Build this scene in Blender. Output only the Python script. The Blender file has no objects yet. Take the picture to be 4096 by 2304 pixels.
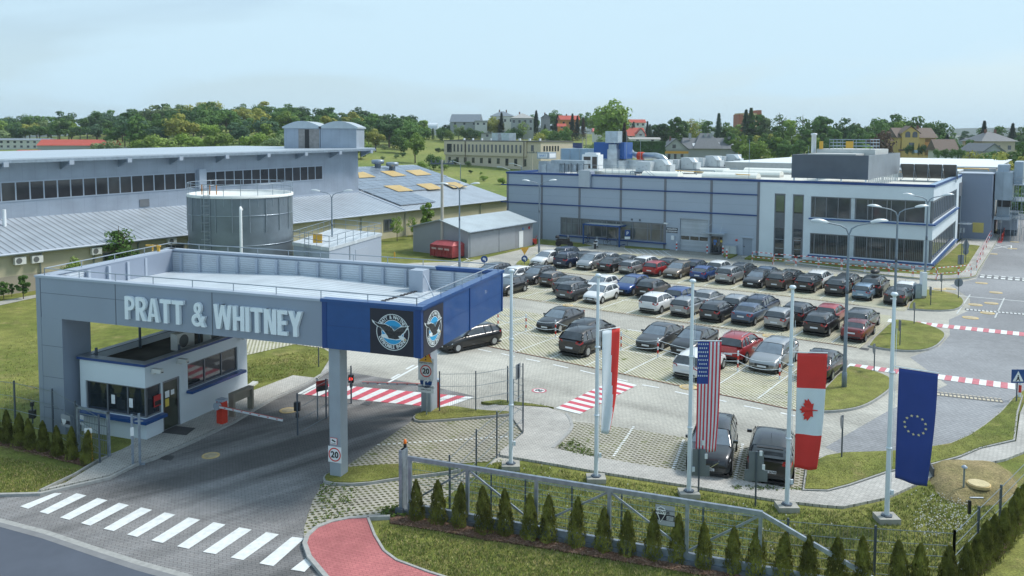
import bpy, bmesh, math, random
from mathutils import Vector, Matrix, noise
from mathutils.geometry import tessellate_polygon
R=math.radians; pi=math.pi
random.seed(7)
sc=bpy.context.scene; COL=sc.collection
# ---------------------------------------------------------------- camera
F_,CX_,CY_,H_=3313.,2048.,768.,13.2
PITCH=math.atan(220/3313.); ROLL=0.0042
f_=Vector((0,math.cos(PITCH),-math.sin(PITCH))); r0=Vector((1,0,0)); u0=r0.cross(f_)
r_=r0*math.cos(ROLL)+u0*math.sin(ROLL); u_=u0*math.cos(ROLL)-r0*math.sin(ROLL)
cam=bpy.data.cameras.new('camera'); co=bpy.data.objects.new('camera',cam); COL.objects.link(co); sc.camera=co
co.matrix_world=Matrix(((r_.x,u_.x,-f_.x,0),(r_.y,u_.y,-f_.y,0),(r_.z,u_.z,-f_.z,H_),(0,0,0,1)))
cam.sensor_width=36; cam.lens=36*F_/4096; cam.shift_x=0; cam.shift_y=-(1152-CY_)/4096
cam.clip_start=.5; cam.clip_end=9000
# ---------------------------------------------------------------- world and sun
SUN_EL,SUN_AZ=R(51),R(72)      # azimuth measured clockwise from +Y (behind the scene, to the right)
w=bpy.data.worlds.new('World'); sc.world=w; w.use_nodes=True
nt=w.node_tree; nt.nodes.clear(); N=nt.nodes.new; LK=nt.links.new
out=N('ShaderNodeOutputWorld'); bg=N('ShaderNodeBackground'); sky=N('ShaderNodeTexSky')
sky.sky_type='NISHITA'; sky.sun_disc=False; sky.sun_elevation=SUN_EL; sky.sun_rotation=SUN_AZ
sky.air_density=1.0; sky.dust_density=2.0; sky.ozone_density=1.5
tc=N('ShaderNodeTexCoord'); sep=N('ShaderNodeSeparateXYZ'); LK(tc.outputs['Generated'],sep.inputs[0])
mp=N('ShaderNodeMapping'); mp.inputs['Scale'].default_value=(.9,.9,4.2); LK(tc.outputs['Generated'],mp.inputs[0])
ns=N('ShaderNodeTexNoise'); ns.inputs['Scale'].default_value=1.7; ns.inputs['Detail'].default_value=6; ns.inputs['Roughness'].default_value=.5; ns.inputs['Distortion'].default_value=.35
LK(mp.outputs[0],ns.inputs['Vector'])
rp=N('ShaderNodeValToRGB'); rp.color_ramp.elements[0].position=.42; rp.color_ramp.elements[1].position=.60
LK(ns.outputs['Fac'],rp.inputs[0])
hz=N('ShaderNodeMapRange'); hz.inputs['From Min'].default_value=0; hz.inputs['From Max'].default_value=.16; hz.inputs['To Min'].default_value=1; hz.inputs['To Max'].default_value=0
LK(sep.outputs['Z'],hz.inputs['Value'])
mx=N('ShaderNodeMath'); mx.operation='MAXIMUM'; LK(rp.outputs[0],mx.inputs[0]); LK(hz.outputs[0],mx.inputs[1])
m2=N('ShaderNodeMapRange'); m2.inputs['To Min'].default_value=.30; m2.inputs['To Max'].default_value=.98; LK(mx.outputs[0],m2.inputs['Value'])
mix=N('ShaderNodeMix'); mix.data_type='RGBA'; LK(m2.outputs[0],mix.inputs['Factor']); LK(sky.outputs[0],mix.inputs[6])
mix.inputs[7].default_value=(3.95,5.35,6.25,1)    # thin bright overcast
LK(mix.outputs[2],bg.inputs[0]); bg.inputs[1].default_value=.1; LK(bg.outputs[0],out.inputs[0])
sl=bpy.data.lights.new('sun','SUN'); so=bpy.data.objects.new('sun',sl); COL.objects.link(so)
sl.energy=2.1; sl.angle=R(14); sl.color=(1,.95,.88)
sd=Vector((math.sin(SUN_AZ)*math.cos(SUN_EL),math.cos(SUN_AZ)*math.cos(SUN_EL),math.sin(SUN_EL)))
so.rotation_euler=sd.to_track_quat('Z','Y').to_euler()
sc.view_settings.view_transform='Standard'; sc.view_settings.look='None'; sc.view_settings.gamma=1; sc.view_settings.exposure=0.70
try:
    sc.cycles.max_bounces=6; sc.cycles.use_denoising=True
except Exception: pass
# ---------------------------------------------------------------- pixel <-> world helpers (photo pixels, 4096 wide)
def ray(x,y): return r_*(x-CX_)/F_-u_*(y-CY_)/F_+f_
def g3(x,y,z=0):
    d=ray(x,y); return Vector((0,0,H_))+d*((H_-z)/-d.z)
def g(x,y,z=0):
    p=g3(x,y,z); return Vector((p.x,p.y))
def proj(p):
    v=Vector(p)-Vector((0,0,H_)); c=v.dot(f_); return CX_+F_*v.dot(r_)/c, CY_-F_*v.dot(u_)/c
def hgt(p,ypx):
    lo,hi=-10,60
    for _ in range(40):
        m=(lo+hi)/2
        if proj((p[0],p[1],m))[1]>ypx: lo=m
        else: hi=m
    return m
def onv(A,B,x,y):
    d=ray(x,y); u=(B-A).normalized(); n=Vector((-u.y,u.x)); t=A.dot(n)/(d.x*n.x+d.y*n.y)
    return (Vector((d.x*t,d.y*t))-A).dot(u), H_+d.z*t
def at(x,y,dist):   # world point seen at a photo pixel, a given depth away
    d=ray(x,y); t=dist/d.y; return Vector((d.x*t,dist,H_+d.z*t))
class Fr:            # local frame: u along a wall, v away behind it
    def __init__(s,o,deg): s.o=Vector(o[:2]); s.a=R(deg); s.u=Vector((math.cos(s.a),math.sin(s.a))); s.v=Vector((-s.u.y,s.u.x))
    def loc(s,p): d=Vector(p[:2])-s.o; return Vector((d.dot(s.u),d.dot(s.v)))
    def px(s,x,y,z=0): return s.loc(g(x,y,z))
    def wall(s,x,y,v=0):   # pixel on the wall plane v=const -> (u,z)
        A=s.o+s.v*v; return onv(A,A+s.u,x,y)
    def side(s,x,y,u=0):   # pixel on the plane u=const -> (v,z)
        A=s.o+s.u*u; return onv(A,A+s.v,x,y)
# ---------------------------------------------------------------- materials
MATS={}
def mat(name,col,rough=.6,metal=0,var=.10,scale=2.,bump=0,bscale=30,spec=.5,emis=0,coat=0,detail=4,trans=0):
    if name in MATS: return MATS[name]
    m=bpy.data.materials.new(name); m.use_nodes=True; t=m.node_tree; b=t.nodes['Principled BSDF']
    b.inputs['Roughness'].default_value=rough; b.inputs['Metallic'].default_value=metal
    b.inputs['Specular IOR Level'].default_value=spec; b.inputs['Coat Weight'].default_value=coat; b.inputs['Coat Roughness'].default_value=.04
    c=(*col,1); b.inputs['Base Color'].default_value=c
    if emis: b.inputs['Emission Color'].default_value=c; b.inputs['Emission Strength'].default_value=emis
    if trans: b.inputs['Transmission Weight'].default_value=trans
    if var:
        tcn=t.nodes.new('ShaderNodeTexCoord'); n=t.nodes.new('ShaderNodeTexNoise'); n.inputs['Scale'].default_value=scale; n.inputs['Detail'].default_value=detail
        mr=t.nodes.new('ShaderNodeMapRange'); mr.inputs['From Min'].default_value=.3; mr.inputs['From Max'].default_value=.7
        mr.inputs['To Min'].default_value=1-var; mr.inputs['To Max'].default_value=1+var
        vm=t.nodes.new('ShaderNodeVectorMath'); vm.operation='SCALE'; vm.inputs[0].default_value=col
        L=t.links.new; L(tcn.outputs['Object'],n.inputs['Vector']); L(n.outputs['Fac'],mr.inputs['Value']); L(mr.outputs[0],vm.inputs['Scale']); L(vm.outputs[0],b.inputs['Base Color'])
    if bump:
        tcn=t.nodes.new('ShaderNodeTexCoord'); n=t.nodes.new('ShaderNodeTexNoise'); n.inputs['Scale'].default_value=bscale
        bp=t.nodes.new('ShaderNodeBump'); bp.inputs['Strength'].default_value=bump; bp.inputs['Distance'].default_value=.02
        t.links.new(tcn.outputs['Object'],n.inputs['Vector']); t.links.new(n.outputs['Fac'],bp.inputs['Height']); t.links.new(bp.outputs[0],b.inputs['Normal'])
    MATS[name]=m; return m
def ribbed(name,col,period,axis=0,rough=.45,metal=.3,depth=.02,dark=.75,duty=.5):
    """sheet metal with ribs every `period` metres along a local axis"""
    if name in MATS: return MATS[name]
    m=mat(name,col,rough,metal,var=0); t=m.node_tree; b=t.nodes['Principled BSDF']; L=t.links.new; Nn=t.nodes.new
    tcn=Nn('ShaderNodeTexCoord'); s=Nn('ShaderNodeSeparateXYZ'); L(tcn.outputs['Object'],s.inputs[0])
    d=Nn('ShaderNodeMath'); d.operation='MULTIPLY'; d.inputs[1].default_value=2*pi/period; L(s.outputs[axis],d.inputs[0])
    sn=Nn('ShaderNodeMath'); sn.operation='SINE'; L(d.outputs[0],sn.inputs[0])
    mr=Nn('ShaderNodeMapRange'); mr.inputs['From Min'].default_value=duty; mr.inputs['From Max'].default_value=min(1,duty+.3); mr.inputs['To Min'].default_value=1; mr.inputs['To Max'].default_value=dark; L(sn.outputs[0],mr.inputs['Value'])
    n=Nn('ShaderNodeTexNoise'); n.inputs['Scale'].default_value=.6; n.inputs['Detail'].default_value=5; L(tcn.outputs['Object'],n.inputs['Vector'])
    m3=Nn('ShaderNodeMapRange'); m3.inputs['From Min'].default_value=.3; m3.inputs['From Max'].default_value=.7; m3.inputs['To Min'].default_value=.9; m3.inputs['To Max'].default_value=1.1; L(n.outputs['Fac'],m3.inputs['Value'])
    mu=Nn('ShaderNodeMath'); mu.operation='MULTIPLY'; L(mr.outputs[0],mu.inputs[0]); L(m3.outputs[0],mu.inputs[1])
    vm=Nn('ShaderNodeVectorMath'); vm.operation='SCALE'; vm.inputs[0].default_value=col; L(mu.outputs[0],vm.inputs['Scale']); L(vm.outputs[0],b.inputs['Base Color'])
    bp=Nn('ShaderNodeBump'); bp.inputs['Strength'].default_value=.6; bp.inputs['Distance'].default_value=depth; L(sn.outputs[0],bp.inputs['Height']); L(bp.outputs[0],b.inputs['Normal'])
    return m
# ---------------------------------------------------------------- mesh builder
class MB:
    def __init__(s): s.v=[]; s.f=[]; s.m=[]; s.sm=[]
    def add(s,vs,fs,mi=0,sm=False):
        o=len(s.v); s.v+= [tuple(v) for v in vs]
        for f in fs: s.f.append(tuple(i+o for i in f)); s.m.append(mi); s.sm.append(sm)
        return s
    def box(s,x0,y0,z0,x1,y1,z1,mi=0):
        vs=[(x,y,z) for z in (z0,z1) for y in (y0,y1) for x in (x0,x1)]
        return s.add(vs,[(0,2,3,1),(4,5,7,6),(0,1,5,4),(1,3,7,5),(3,2,6,7),(2,0,4,6)],mi)
    def obox(s,p,q,w,h,mi=0,up=Vector((0,0,1))):
        """beam from p to q, width w, height h"""
        p=Vector(p);q=Vector(q);d=(q-p).normalized()
        if abs(d.dot(up))>.98: up=Vector((0,1,0))
        a=d.cross(up).normalized()*w/2; b=a.cross(d).normalized()*h/2
        vs=[e+sa*a+sb*b for e in (p,q) for sb in (-1,1) for sa in (-1,1)]
        return s.add(vs,[(0,2,3,1),(4,5,7,6),(0,1,5,4),(1,3,7,5),(3,2,6,7),(2,0,4,6)],mi)
    def tube(s,pts,r,n=8,mi=0,caps=True,sm=True):
        pts=[Vector(p) for p in pts]; k=len(pts)
        rs=r if isinstance(r,(list,tuple)) else [r]*k
        vs=[];prev=None
        for i,p in enumerate(pts):
            d=(pts[min(i+1,k-1)]-pts[max(i-1,0)]).normalized()
            if prev is None:
                a=d.orthogonal().normalized()
            else:
                a=(prev-d*prev.dot(d)).normalized()
            prev=a; b=d.cross(a)
            for j in range(n):
                t=2*pi*j/n; vs.append(p+(a*math.cos(t)+b*math.sin(t))*rs[i])
        fs=[(i*n+j,i*n+(j+1)%n,(i+1)*n+(j+1)%n,(i+1)*n+j) for i in range(k-1) for j in range(n)]
        s.add(vs,fs,mi,sm)
        if caps: s.add([vs[j] for j in range(n)],[tuple(range(n))[::-1]],mi); s.add([vs[(k-1)*n+j] for j in range(n)],[tuple(range(n))],mi)
        return s
    def cyl(s,x,y,z0,z1,r,n=16,mi=0,r1=None): return s.tube([(x,y,z0),(x,y,z1)],[r,r if r1 is None else r1],n,mi)
    def lathe(s,prof,n=16,c=(0,0,0),mi=0,sm=True):
        k=len(prof); vs=[(c[0]+r*math.cos(2*pi*j/n),c[1]+r*math.sin(2*pi*j/n),c[2]+z) for r,z in prof for j in range(n)]
        return s.add(vs,[(i*n+j,i*n+(j+1)%n,(i+1)*n+(j+1)%n,(i+1)*n+j) for i in range(k-1) for j in range(n)],mi,sm)
    def quad(s,a,b,c,d,mi=0): return s.add([a,b,c,d],[(0,1,2,3)],mi)
    def poly(s,pts,z,mi=0):
        """flat polygon (may be concave), facing up"""
        v=[Vector((p[0],p[1],0)) for p in pts]
        ar=sum(v[i].x*v[(i+1)%len(v)].y-v[(i+1)%len(v)].x*v[i].y for i in range(len(v)))
        if ar<0: v=v[::-1]
        t=tessellate_polygon([v]); vs=[(p.x,p.y,z) for p in v]; fs=[]
        for a,b,c in t:
            n=(v[b]-v[a]).cross(v[c]-v[a]).z
            fs.append((a,b,c) if n>0 else (a,c,b))
        return s.add(vs,fs,mi)
    def prism(s,pts,z0,z1,mi=0,mtop=None,bottom=False):
        v=[Vector((p[0],p[1])) for p in pts]
        ar=sum(v[i].x*v[(i+1)%len(v)].y-v[(i+1)%len(v)].x*v[i].y for i in range(len(v)))
        if ar<0: v=v[::-1]
        n=len(v); vs=[(p.x,p.y,z0) for p in v]+[(p.x,p.y,z1) for p in v]
        s.add(vs,[(i,(i+1)%n,n+(i+1)%n,n+i) for i in range(n)],mi)
        s.poly(v,z1,mi if mtop is None else mtop)
        if bottom:
            k=len(s.f); s.poly(v,z0,mi)
            for i in range(k,len(s.f)): s.f[i]=s.f[i][::-1]
        return s
    def xz(s,pts,y0,y1,mi=0,M=None):
        """polygon in the x-z plane extruded from y0 (front) to y1"""
        v=[Vector((p[0],p[1],0)) for p in pts]
        ar=sum(v[i].x*v[(i+1)%len(v)].y-v[(i+1)%len(v)].x*v[i].y for i in range(len(v)))
        if ar<0: v=v[::-1]
        t=tessellate_polygon([v]); n=len(v)
        tri=[]
        for a,b,c in t:
            q=(v[b]-v[a]).cross(v[c]-v[a]).z; tri.append((a,b,c) if q>0 else (a,c,b))
        vs=[(p.x,y0,p.y) for p in v]+[(p.x,y1,p.y) for p in v]
        fs=list(tri)+[(c+n,b+n,a+n) for a,b,c in tri]+[((i+1)%n,i,n+i,n+(i+1)%n) for i in range(n)]
        if M is not None: vs=[tuple(M@Vector(q)) for q in vs]
        return s.add(vs,fs,mi)
    def build(s,name,mats,parent=None,mesh_only=False):
        me=bpy.data.meshes.new(name); me.from_pydata(s.v,[],s.f)
        if not isinstance(mats,(list,tuple)): mats=[mats]
        for m in mats: me.materials.append(m)
        me.polygons.foreach_set('material_index',s.m); me.polygons.foreach_set('use_smooth',s.sm); me.update()
        if mesh_only: return me
        o=bpy.data.objects.new(name,me); COL.objects.link(o)
        if parent: o.parent=parent
        return o
def tag(o,label=None,cat=None,group=None,kind=None):
    if label: o['label']=label
    if cat: o['category']=cat
    if group: o['group']=group
    if kind: o['kind']=kind
    return o
def empty(name,loc=(0,0,0),rz=0,label=None,cat=None,group=None):
    o=bpy.data.objects.new(name,None); COL.objects.link(o); o.empty_display_size=.2
    o.location=(loc[0],loc[1],loc[2] if len(loc)>2 else 0); o.rotation_euler=(0,0,rz)
    return tag(o,label,cat,group)
KIDS={}
def link_mesh(name,me,parent=None,loc=None):
    o=bpy.data.objects.new(name,me); COL.objects.link(o)
    if parent: o.parent=parent
    if loc: o.location=loc
    return o
def copy_tree(o,parent=None):
    c=o.copy(); COL.objects.link(c); c.parent=parent
    for ch in list(o.children): copy_tree(ch,c)
    return c
def inset(pts,d):
    v=[Vector((p[0],p[1])) for p in pts]; n=len(v)
    ar=sum(v[i].x*v[(i+1)%n].y-v[(i+1)%n].x*v[i].y for i in range(n))
    if ar<0: v=v[::-1]
    o=[]
    for i in range(n):
        a=(v[i]-v[i-1]).normalized(); b=(v[(i+1)%n]-v[i]).normalized()
        na=Vector((-a.y,a.x)); nb=Vector((-b.y,b.x)); m=na+nb
        k=d/max(.35,m.length_squared/2); o.append(v[i]+m*.5*k*1.0 if m.length>1e-6 else v[i]+na*d)
    return o
def smooth(pts,it=2,closed=True):
    v=[Vector((p[0],p[1])) for p in pts]
    for _ in range(it):
        o=[];n=len(v)
        for i in range(n if closed else n-1):
            a,b=v[i],v[(i+1)%n]; o+= [a*.75+b*.25,a*.25+b*.75]
        if not closed: o=[v[0]]+o+[v[-1]]
        v=o
    return v
def G(pts,z=0): return [g(x,y,z) for x,y in pts]
def text_mesh(txt,size,depth,font_bold=False,sx=1.0,align='LEFT',bevel=0,spacing=1.0,offset=0):
    cu=bpy.data.curves.new('t','FONT'); cu.body=txt; cu.size=size; cu.extrude=depth/2; cu.align_x=align; cu.space_character=spacing; cu.bevel_depth=bevel; cu.offset=offset; cu.resolution_u=3
    o=bpy.data.objects.new('t',cu); COL.objects.link(o)
    dg=bpy.context.evaluated_depsgraph_get(); me=bpy.data.meshes.new_from_object(o.evaluated_get(dg))
    bpy.data.objects.remove(o)
    me.transform(Matrix.Diagonal((sx,1,1,1)))
    return me
XZ=Matrix.Rotation(pi/2,4,'X')      # text plane -> upright facing -y
def put_text(name,txt,size,depth,m,parent,loc,sx=1.0,align='CENTER',rot=None,spacing=1.0,offset=0,upright=True):
    me=text_mesh(txt,size,depth,sx=sx,align=align,spacing=spacing,offset=offset)
    if rot is not None: me.transform(rot)
    if upright: me.transform(XZ)
    me.materials.clear(); me.materials.append(m); me.name=name
    o=link_mesh(name,me,parent); o.location=loc; return o
# shared materials
grey_panel=mat('grey_panel',(.255,.305,.385),.45,.15,var=.04,scale=.5)
grey_panel_light=mat('grey_panel_light',(.36,.42,.50),.5,.1,var=.04,scale=.3)
panel_joint=mat('panel_joint',(.10,.12,.15),.6,var=0)
blue_m=mat('blue_metal',(.012,.07,.24),.35,.1,var=.06,scale=3,coat=.2)
blue_trim=mat('blue_trim',(.006,.045,.19),.4,var=.04)
white_wall=mat('white_render',(.60,.68,.73),.85,var=.05,scale=.35,bump=.15,bscale=25,detail=8)
white_paint=mat('white_paint',(.78,.80,.80),.6,var=.10,scale=2.5)
steel=mat('galvanised_steel',(.30,.36,.42),.38,.6,var=.14,scale=3)
steel_dark=mat('dark_steel',(.10,.125,.155),.5,.4,var=.08)
lamp_grey=mat('lamp_post_grey',(.19,.24,.29),.5,.3,var=.1)
pole_white=mat('pole_white',(.66,.74,.80),.35,var=.03,coat=.2)
concrete=mat('concrete',(.34,.34,.31),.9,var=.15,scale=4,bump=.2,bscale=40)
kerb_m=mat('kerb_stone',(.33,.34,.33),.9,var=.14,scale=6,bump=.2)
black_p=mat('black_plastic',(.014,.015,.017),.5,var=0)
red_p=mat('red_paint',(.55,.035,.02),.45,var=.06)
sign_white=mat('sign_white',(.74,.78,.80),.45,var=.03)
sign_back=mat('sign_back',(.20,.23,.26),.45,.4,var=.08)
yellow_m=mat('yellow_paint',(.66,.38,.05),.5,var=.06)
def glass(name,col=(.018,.026,.034),rough=.04):
    return mat(name,col,rough,0,var=.25,scale=.9,spec=.9)
glass_d=glass('dark_glass'); glass_m=glass('grey_glass',(.05,.06,.065),.06); frame_m=mat('window_frame',(.17,.185,.205),.45,.2,var=.04)
# ================================================================ GROUND
def nodes_mat(name,rough=.9):
    m=bpy.data.materials.new(name); m.use_nodes=True; t=m.node_tree; b=t.nodes['Principled BSDF']; b.inputs['Roughness'].default_value=rough
    b.inputs['Specular IOR Level'].default_value=.25
    MATS[name]=m; return m,t,b,t.nodes.new,t.links.new
def noise_n(N,L,vec,scale,detail=4,rough=.5,lo=.3,hi=.7,a=0.,b=1.,dist=0):
    n=N('ShaderNodeTexNoise'); n.inputs['Scale'].default_value=scale; n.inputs['Detail'].default_value=detail; n.inputs['Roughness'].default_value=rough; n.inputs['Distortion'].default_value=dist
    L(vec,n.inputs['Vector']); r=N('ShaderNodeMapRange'); r.inputs['From Min'].default_value=lo; r.inputs['From Max'].default_value=hi; r.inputs['To Min'].default_value=a; r.inputs['To Max'].default_value=b
    L(n.outputs['Fac'],r.inputs['Value']); return r.outputs[0]
def mixc(N,L,fac,c1,c2):
    m=N('ShaderNodeMix'); m.data_type='RGBA'
    if isinstance(fac,float): m.inputs['Factor'].default_value=fac
    else: L(fac,m.inputs['Factor'])
    for i,c in ((6,c1),(7,c2)):
        if isinstance(c,tuple): m.inputs[i].default_value=(*c,1)
        else: L(c,m.inputs[i])
    return m.outputs[2]
def scalec(N,L,col,f):
    v=N('ShaderNodeVectorMath'); v.operation='SCALE'
    if isinstance(col,tuple): v.inputs[0].default_value=col
    else: L(col,v.inputs[0])
    L(f,v.inputs['Scale']); return v.outputs[0]
def grass_mat(name,c1,c2,c3,patch=.18):
    m,t,b,N,L=nodes_mat(name); o=N('ShaderNodeTexCoord').outputs['Object']
    big=noise_n(N,L,o,patch,5,.6,.38,.62); mid=noise_n(N,L,o,1.3,5,.65,.4,.62); fine=noise_n(N,L,o,14,3,.7,.3,.7,.55,1.45)
    c=mixc(N,L,big,c1,c2); dry=noise_n(N,L,o,.55,6,.7,.55,.72,0,.8); c=mixc(N,L,dry,c,c3)
    c=scalec(N,L,c,fine); mm=N('ShaderNodeMapRange'); mm.inputs['To Min'].default_value=.8; mm.inputs['To Max'].default_value=1.15; L(mid,mm.inputs['Value']); c=scalec(N,L,c,mm.outputs[0]); L(c,b.inputs['Base Color'])
    n2=N('ShaderNodeTexNoise'); n2.inputs['Scale'].default_value=22; n2.inputs['Detail'].default_value=3; L(o,n2.inputs['Vector'])
    bp=N('ShaderNodeBump'); bp.inputs['Strength'].default_value=.7; bp.inputs['Distance'].default_value=.06; L(n2.outputs['Fac'],bp.inputs['Height']); L(bp.outputs[0],b.inputs['Normal'])
    return m
grass_m=grass_mat('lawn_grass',(.125,.155,.03),(.205,.215,.055),(.30,.245,.11))
meadow_m=grass_mat('meadow_grass',(.13,.185,.04),(.22,.25,.065),(.33,.29,.15),.03)
def paving(name,c1,c2,ang=0,bw=.2,bh=.1,wear=.12,mort=(.10,.10,.10),stain=None):
    m,t,b,N,L=nodes_mat(name,.85); o=N('ShaderNodeTexCoord').outputs['Object']
    mp=N('ShaderNodeMapping'); mp.inputs['Rotation'].default_value=(0,0,R(ang)); L(o,mp.inputs[0])
    br=N('ShaderNodeTexBrick'); br.inputs['Scale'].default_value=1; br.inputs['Brick Width'].default_value=bw; br.inputs['Row Height'].default_value=bh
    br.inputs['Mortar Size'].default_value=.008; br.inputs['Mortar Smooth'].default_value=.2; br.inputs['Bias'].default_value=0
    br.inputs['Color1'].default_value=(*c1,1); br.inputs['Color2'].default_value=(*c2,1); br.inputs['Mortar'].default_value=(*mort,1); L(mp.outputs[0],br.inputs['Vector'])
    f=noise_n(N,L,o,wear,6,.6,.32,.68,.78,1.16); f2=noise_n(N,L,o,6,3,.6,.3,.7,.92,1.08)
    c=scalec(N,L,br.outputs['Color'],f); c=scalec(N,L,c,f2)
    if stain:
        s=noise_n(N,L,o,.09,5,.55,.42,.62); c=mixc(N,L,s,c,scalec(N,L,c,noise_n(N,L,o,1.5,3,.5,.3,.7,stain*.9,stain*1.1)))
    L(c,b.inputs['Base Color']); return m
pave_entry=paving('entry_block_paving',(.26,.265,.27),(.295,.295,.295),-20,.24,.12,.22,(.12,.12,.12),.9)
def tyre_wear(m,ang,lo=.50,sc=(.07,.55,1)):
    """darker worn tracks along the driving direction"""
    t=m.node_tree; b=t.nodes['Principled BSDF']; N=t.nodes.new; L=t.links.new; src=b.inputs['Base Color'].links[0].from_socket
    o=N('ShaderNodeTexCoord').outputs['Object']; r1=N('ShaderNodeMapping'); r1.inputs['Rotation'].default_value=(0,0,R(-ang)); L(o,r1.inputs[0]); r2=N('ShaderNodeMapping'); r2.inputs['Scale'].default_value=sc; L(r1.outputs[0],r2.inputs[0])
    f=noise_n(N,L,r2.outputs[0],1.,4,.5,.40,.58,lo,1.0,.4); c=scalec(N,L,src,f); L(c,b.inputs['Base Color'])
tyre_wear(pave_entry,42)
pave_lane=paving('lane_block_paving',(.46,.46,.415),(.52,.515,.46),-35,.24,.14,.08,(.20,.20,.18),.80)
pave_road=paving('road_block_paving',(.27,.285,.30),(.30,.315,.33),-33,.3,.15,.06,(.14,.15,.16),.86)
tyre_wear(pave_lane,-35,.80,(.05,.35,1))
pave_walk=paving('walkway_block_paving',(.42,.42,.395),(.49,.485,.455),-12,.22,.11,.3,(.17,.17,.16))
pave_red=paving('red_block_paving',(.40,.14,.145),(.45,.165,.165),-20,.22,.11,.4,(.26,.09,.09))
def asphalt_mat():
    m,t,b,N,L=nodes_mat('asphalt',.9); o=N('ShaderNodeTexCoord').outputs['Object']
    f=noise_n(N,L,o,.5,6,.6,.3,.7,.85,1.12); c=scalec(N,L,(.088,.105,.135),f); v=N('ShaderNodeTexVoronoi'); v.feature='DISTANCE_TO_EDGE'; v.inputs['Scale'].default_value=.35; L(o,v.inputs['Vector'])
    L(c,b.inputs['Base Color'])
    n2=N('ShaderNodeTexNoise'); n2.inputs['Scale'].default_value=60; L(o,n2.inputs['Vector']); bp=N('ShaderNodeBump'); bp.inputs['Strength'].default_value=.3; bp.inputs['Distance'].default_value=.01; L(n2.outputs['Fac'],bp.inputs['Height']); L(bp.outputs[0],b.inputs['Normal'])
    return m
asphalt=asphalt_mat()
def grid_paver(name,ang,px=.26,py=.2,thr=.18,green=.45,conc=(.36,.35,.30),line=False,hole=(.085,.10,.028)):
    """concrete lattice stones with grass growing in the cells"""
    m,t,b,N,L=nodes_mat(name); o=N('ShaderNodeTexCoord').outputs['Object']
    mp=N('ShaderNodeMapping'); mp.inputs['Rotation'].default_value=(0,0,R(-ang)); L(o,mp.inputs[0])
    wob=N('ShaderNodeTexNoise'); wob.inputs['Scale'].default_value=9; L(o,wob.inputs['Vector'])
    s=N('ShaderNodeSeparateXYZ'); L(mp.outputs[0],s.inputs[0])
    def sine(i,p):
        a=N('ShaderNodeMath'); a.operation='MULTIPLY'; a.inputs[1].default_value=pi/p; L(s.outputs[i],a.inputs[0])
        q=N('ShaderNodeMath'); q.operation='SINE'; L(a.outputs[0],q.inputs[0]); return q.outputs[0]
    mu=N('ShaderNodeMath'); mu.operation='MULTIPLY'; L(sine(0,px),mu.inputs[0]); L(sine(1,py),mu.inputs[1])
    ad=N('ShaderNodeMath'); ad.operation='MULTIPLY_ADD'; ad.inputs[1].default_value=.7; L(wob.outputs['Fac'],ad.inputs[0]); L(mu.outputs[0],ad.inputs[2])
    st=N('ShaderNodeMapRange'); st.inputs['From Min'].default_value=thr+.28; st.inputs['From Max'].default_value=thr+.5; L(ad.outputs[0],st.inputs['Value'])
    gp=noise_n(N,L,o,.5,6,.7,.35,.65); hc=mixc(N,L,gp,(.055,.05,.032),hole); hc=scalec(N,L,hc,noise_n(N,L,o,25,2,.5,.3,.7,.6,1.5))
    cc=scalec(N,L,conc,noise_n(N,L,o,1.2,5,.6,.3,.7,.85,1.12))
    c=mixc(N,L,st.outputs[0],cc,hc)
    ov=noise_n(N,L,o,1.0,7,.75,.58,.66); c=mixc(N,L,ov,c,scalec(N,L,(.10,.125,.03),noise_n(N,L,o,20,2,.5,.3,.7,.6,1.4)))
    L(c,b.inputs['Base Color']); return m
PA=-35.3
gp_lot=grid_paver('lattice_paving_lot',PA,.16,.14,.20,conc=(.50,.49,.40),hole=(.20,.21,.06))
gp_near=grid_paver('lattice_paving_near',-22,.17,.13,.20,conc=(.37,.36,.31),hole=(.12,.135,.04))
mulch=mat('bark_mulch',(.12,.068,.045),.95,var=.65,scale=16,bump=1,bscale=26,detail=6)
soil=mat('dry_soil',(.16,.13,.075),.95,var=.35,scale=2.5,bump=.5)
# terrain height
Z450=[(-1500,6),(0,11),(450,14),(600,18),(1040,20),(1400,17),(1750,13.5),(1900,15),(2400,15),(2600,11),(2900,8),(3600,7),(5500,7)]
def lerp_tab(tab,x):
    if x<=tab[0][0]: return tab[0][1]
    for (a,b),(c,d) in zip(tab,tab[1:]):
        if x<=c: t=(x-a)/(c-a); t=t*t*(3-2*t); return b+(d-b)*t
    return tab[-1][1]
def zt(x,y):
    if y<165: return 0.
    xs=CX_+F_*x/y; z4=lerp_tab(Z450,xs)
    if y<450:
        t=(y-165)/285
        if xs>2700: t=min(1,t*1.5)
        return z4*t
    if y<1300: t=(y-450)/850; return z4+(2-z4)*t*t*(3-2*t)
    t=min(1,(y-1300)/1300); t=t*t*(3-2*t)
    ridge=lerp_tab([(-1500,30),(900,36),(2100,40),(2700,48),(3300,34),(3700,42),(4000,46),(5500,30)],xs)
    return 2+(ridge-2)*t
ter=MB(); ys=[4,12,22,34,50,70,95,125,150,165,185,205,230,260,290,320,350,380,410,450,500,560,640,760,900,1100,1300,1550,1800,2100,2400,2600,3400]
na=64
for y in ys:
    for i in range(na+1):
        a=-1.25+2.5*i/na; x=y*a if y>30 else a*30+a*y*.3
        z=zt(x,y)-(0.0 if y<170 else 0)
        if y>1300: z+=noise.noise(Vector((x*.004,y*.004,0)))*10
        ter.v.append((x,y,z))
for r in range(len(ys)-1):
    for i in range(na):
        o=r*(na+1)+i; ter.f.append((o,o+1,o+na+2,o+na+1)); ter.m.append(1 if ys[r]>=165 and ys[r]<1300 else (2 if ys[r]>=1300 else 0)); ter.sm.append(True)
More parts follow.
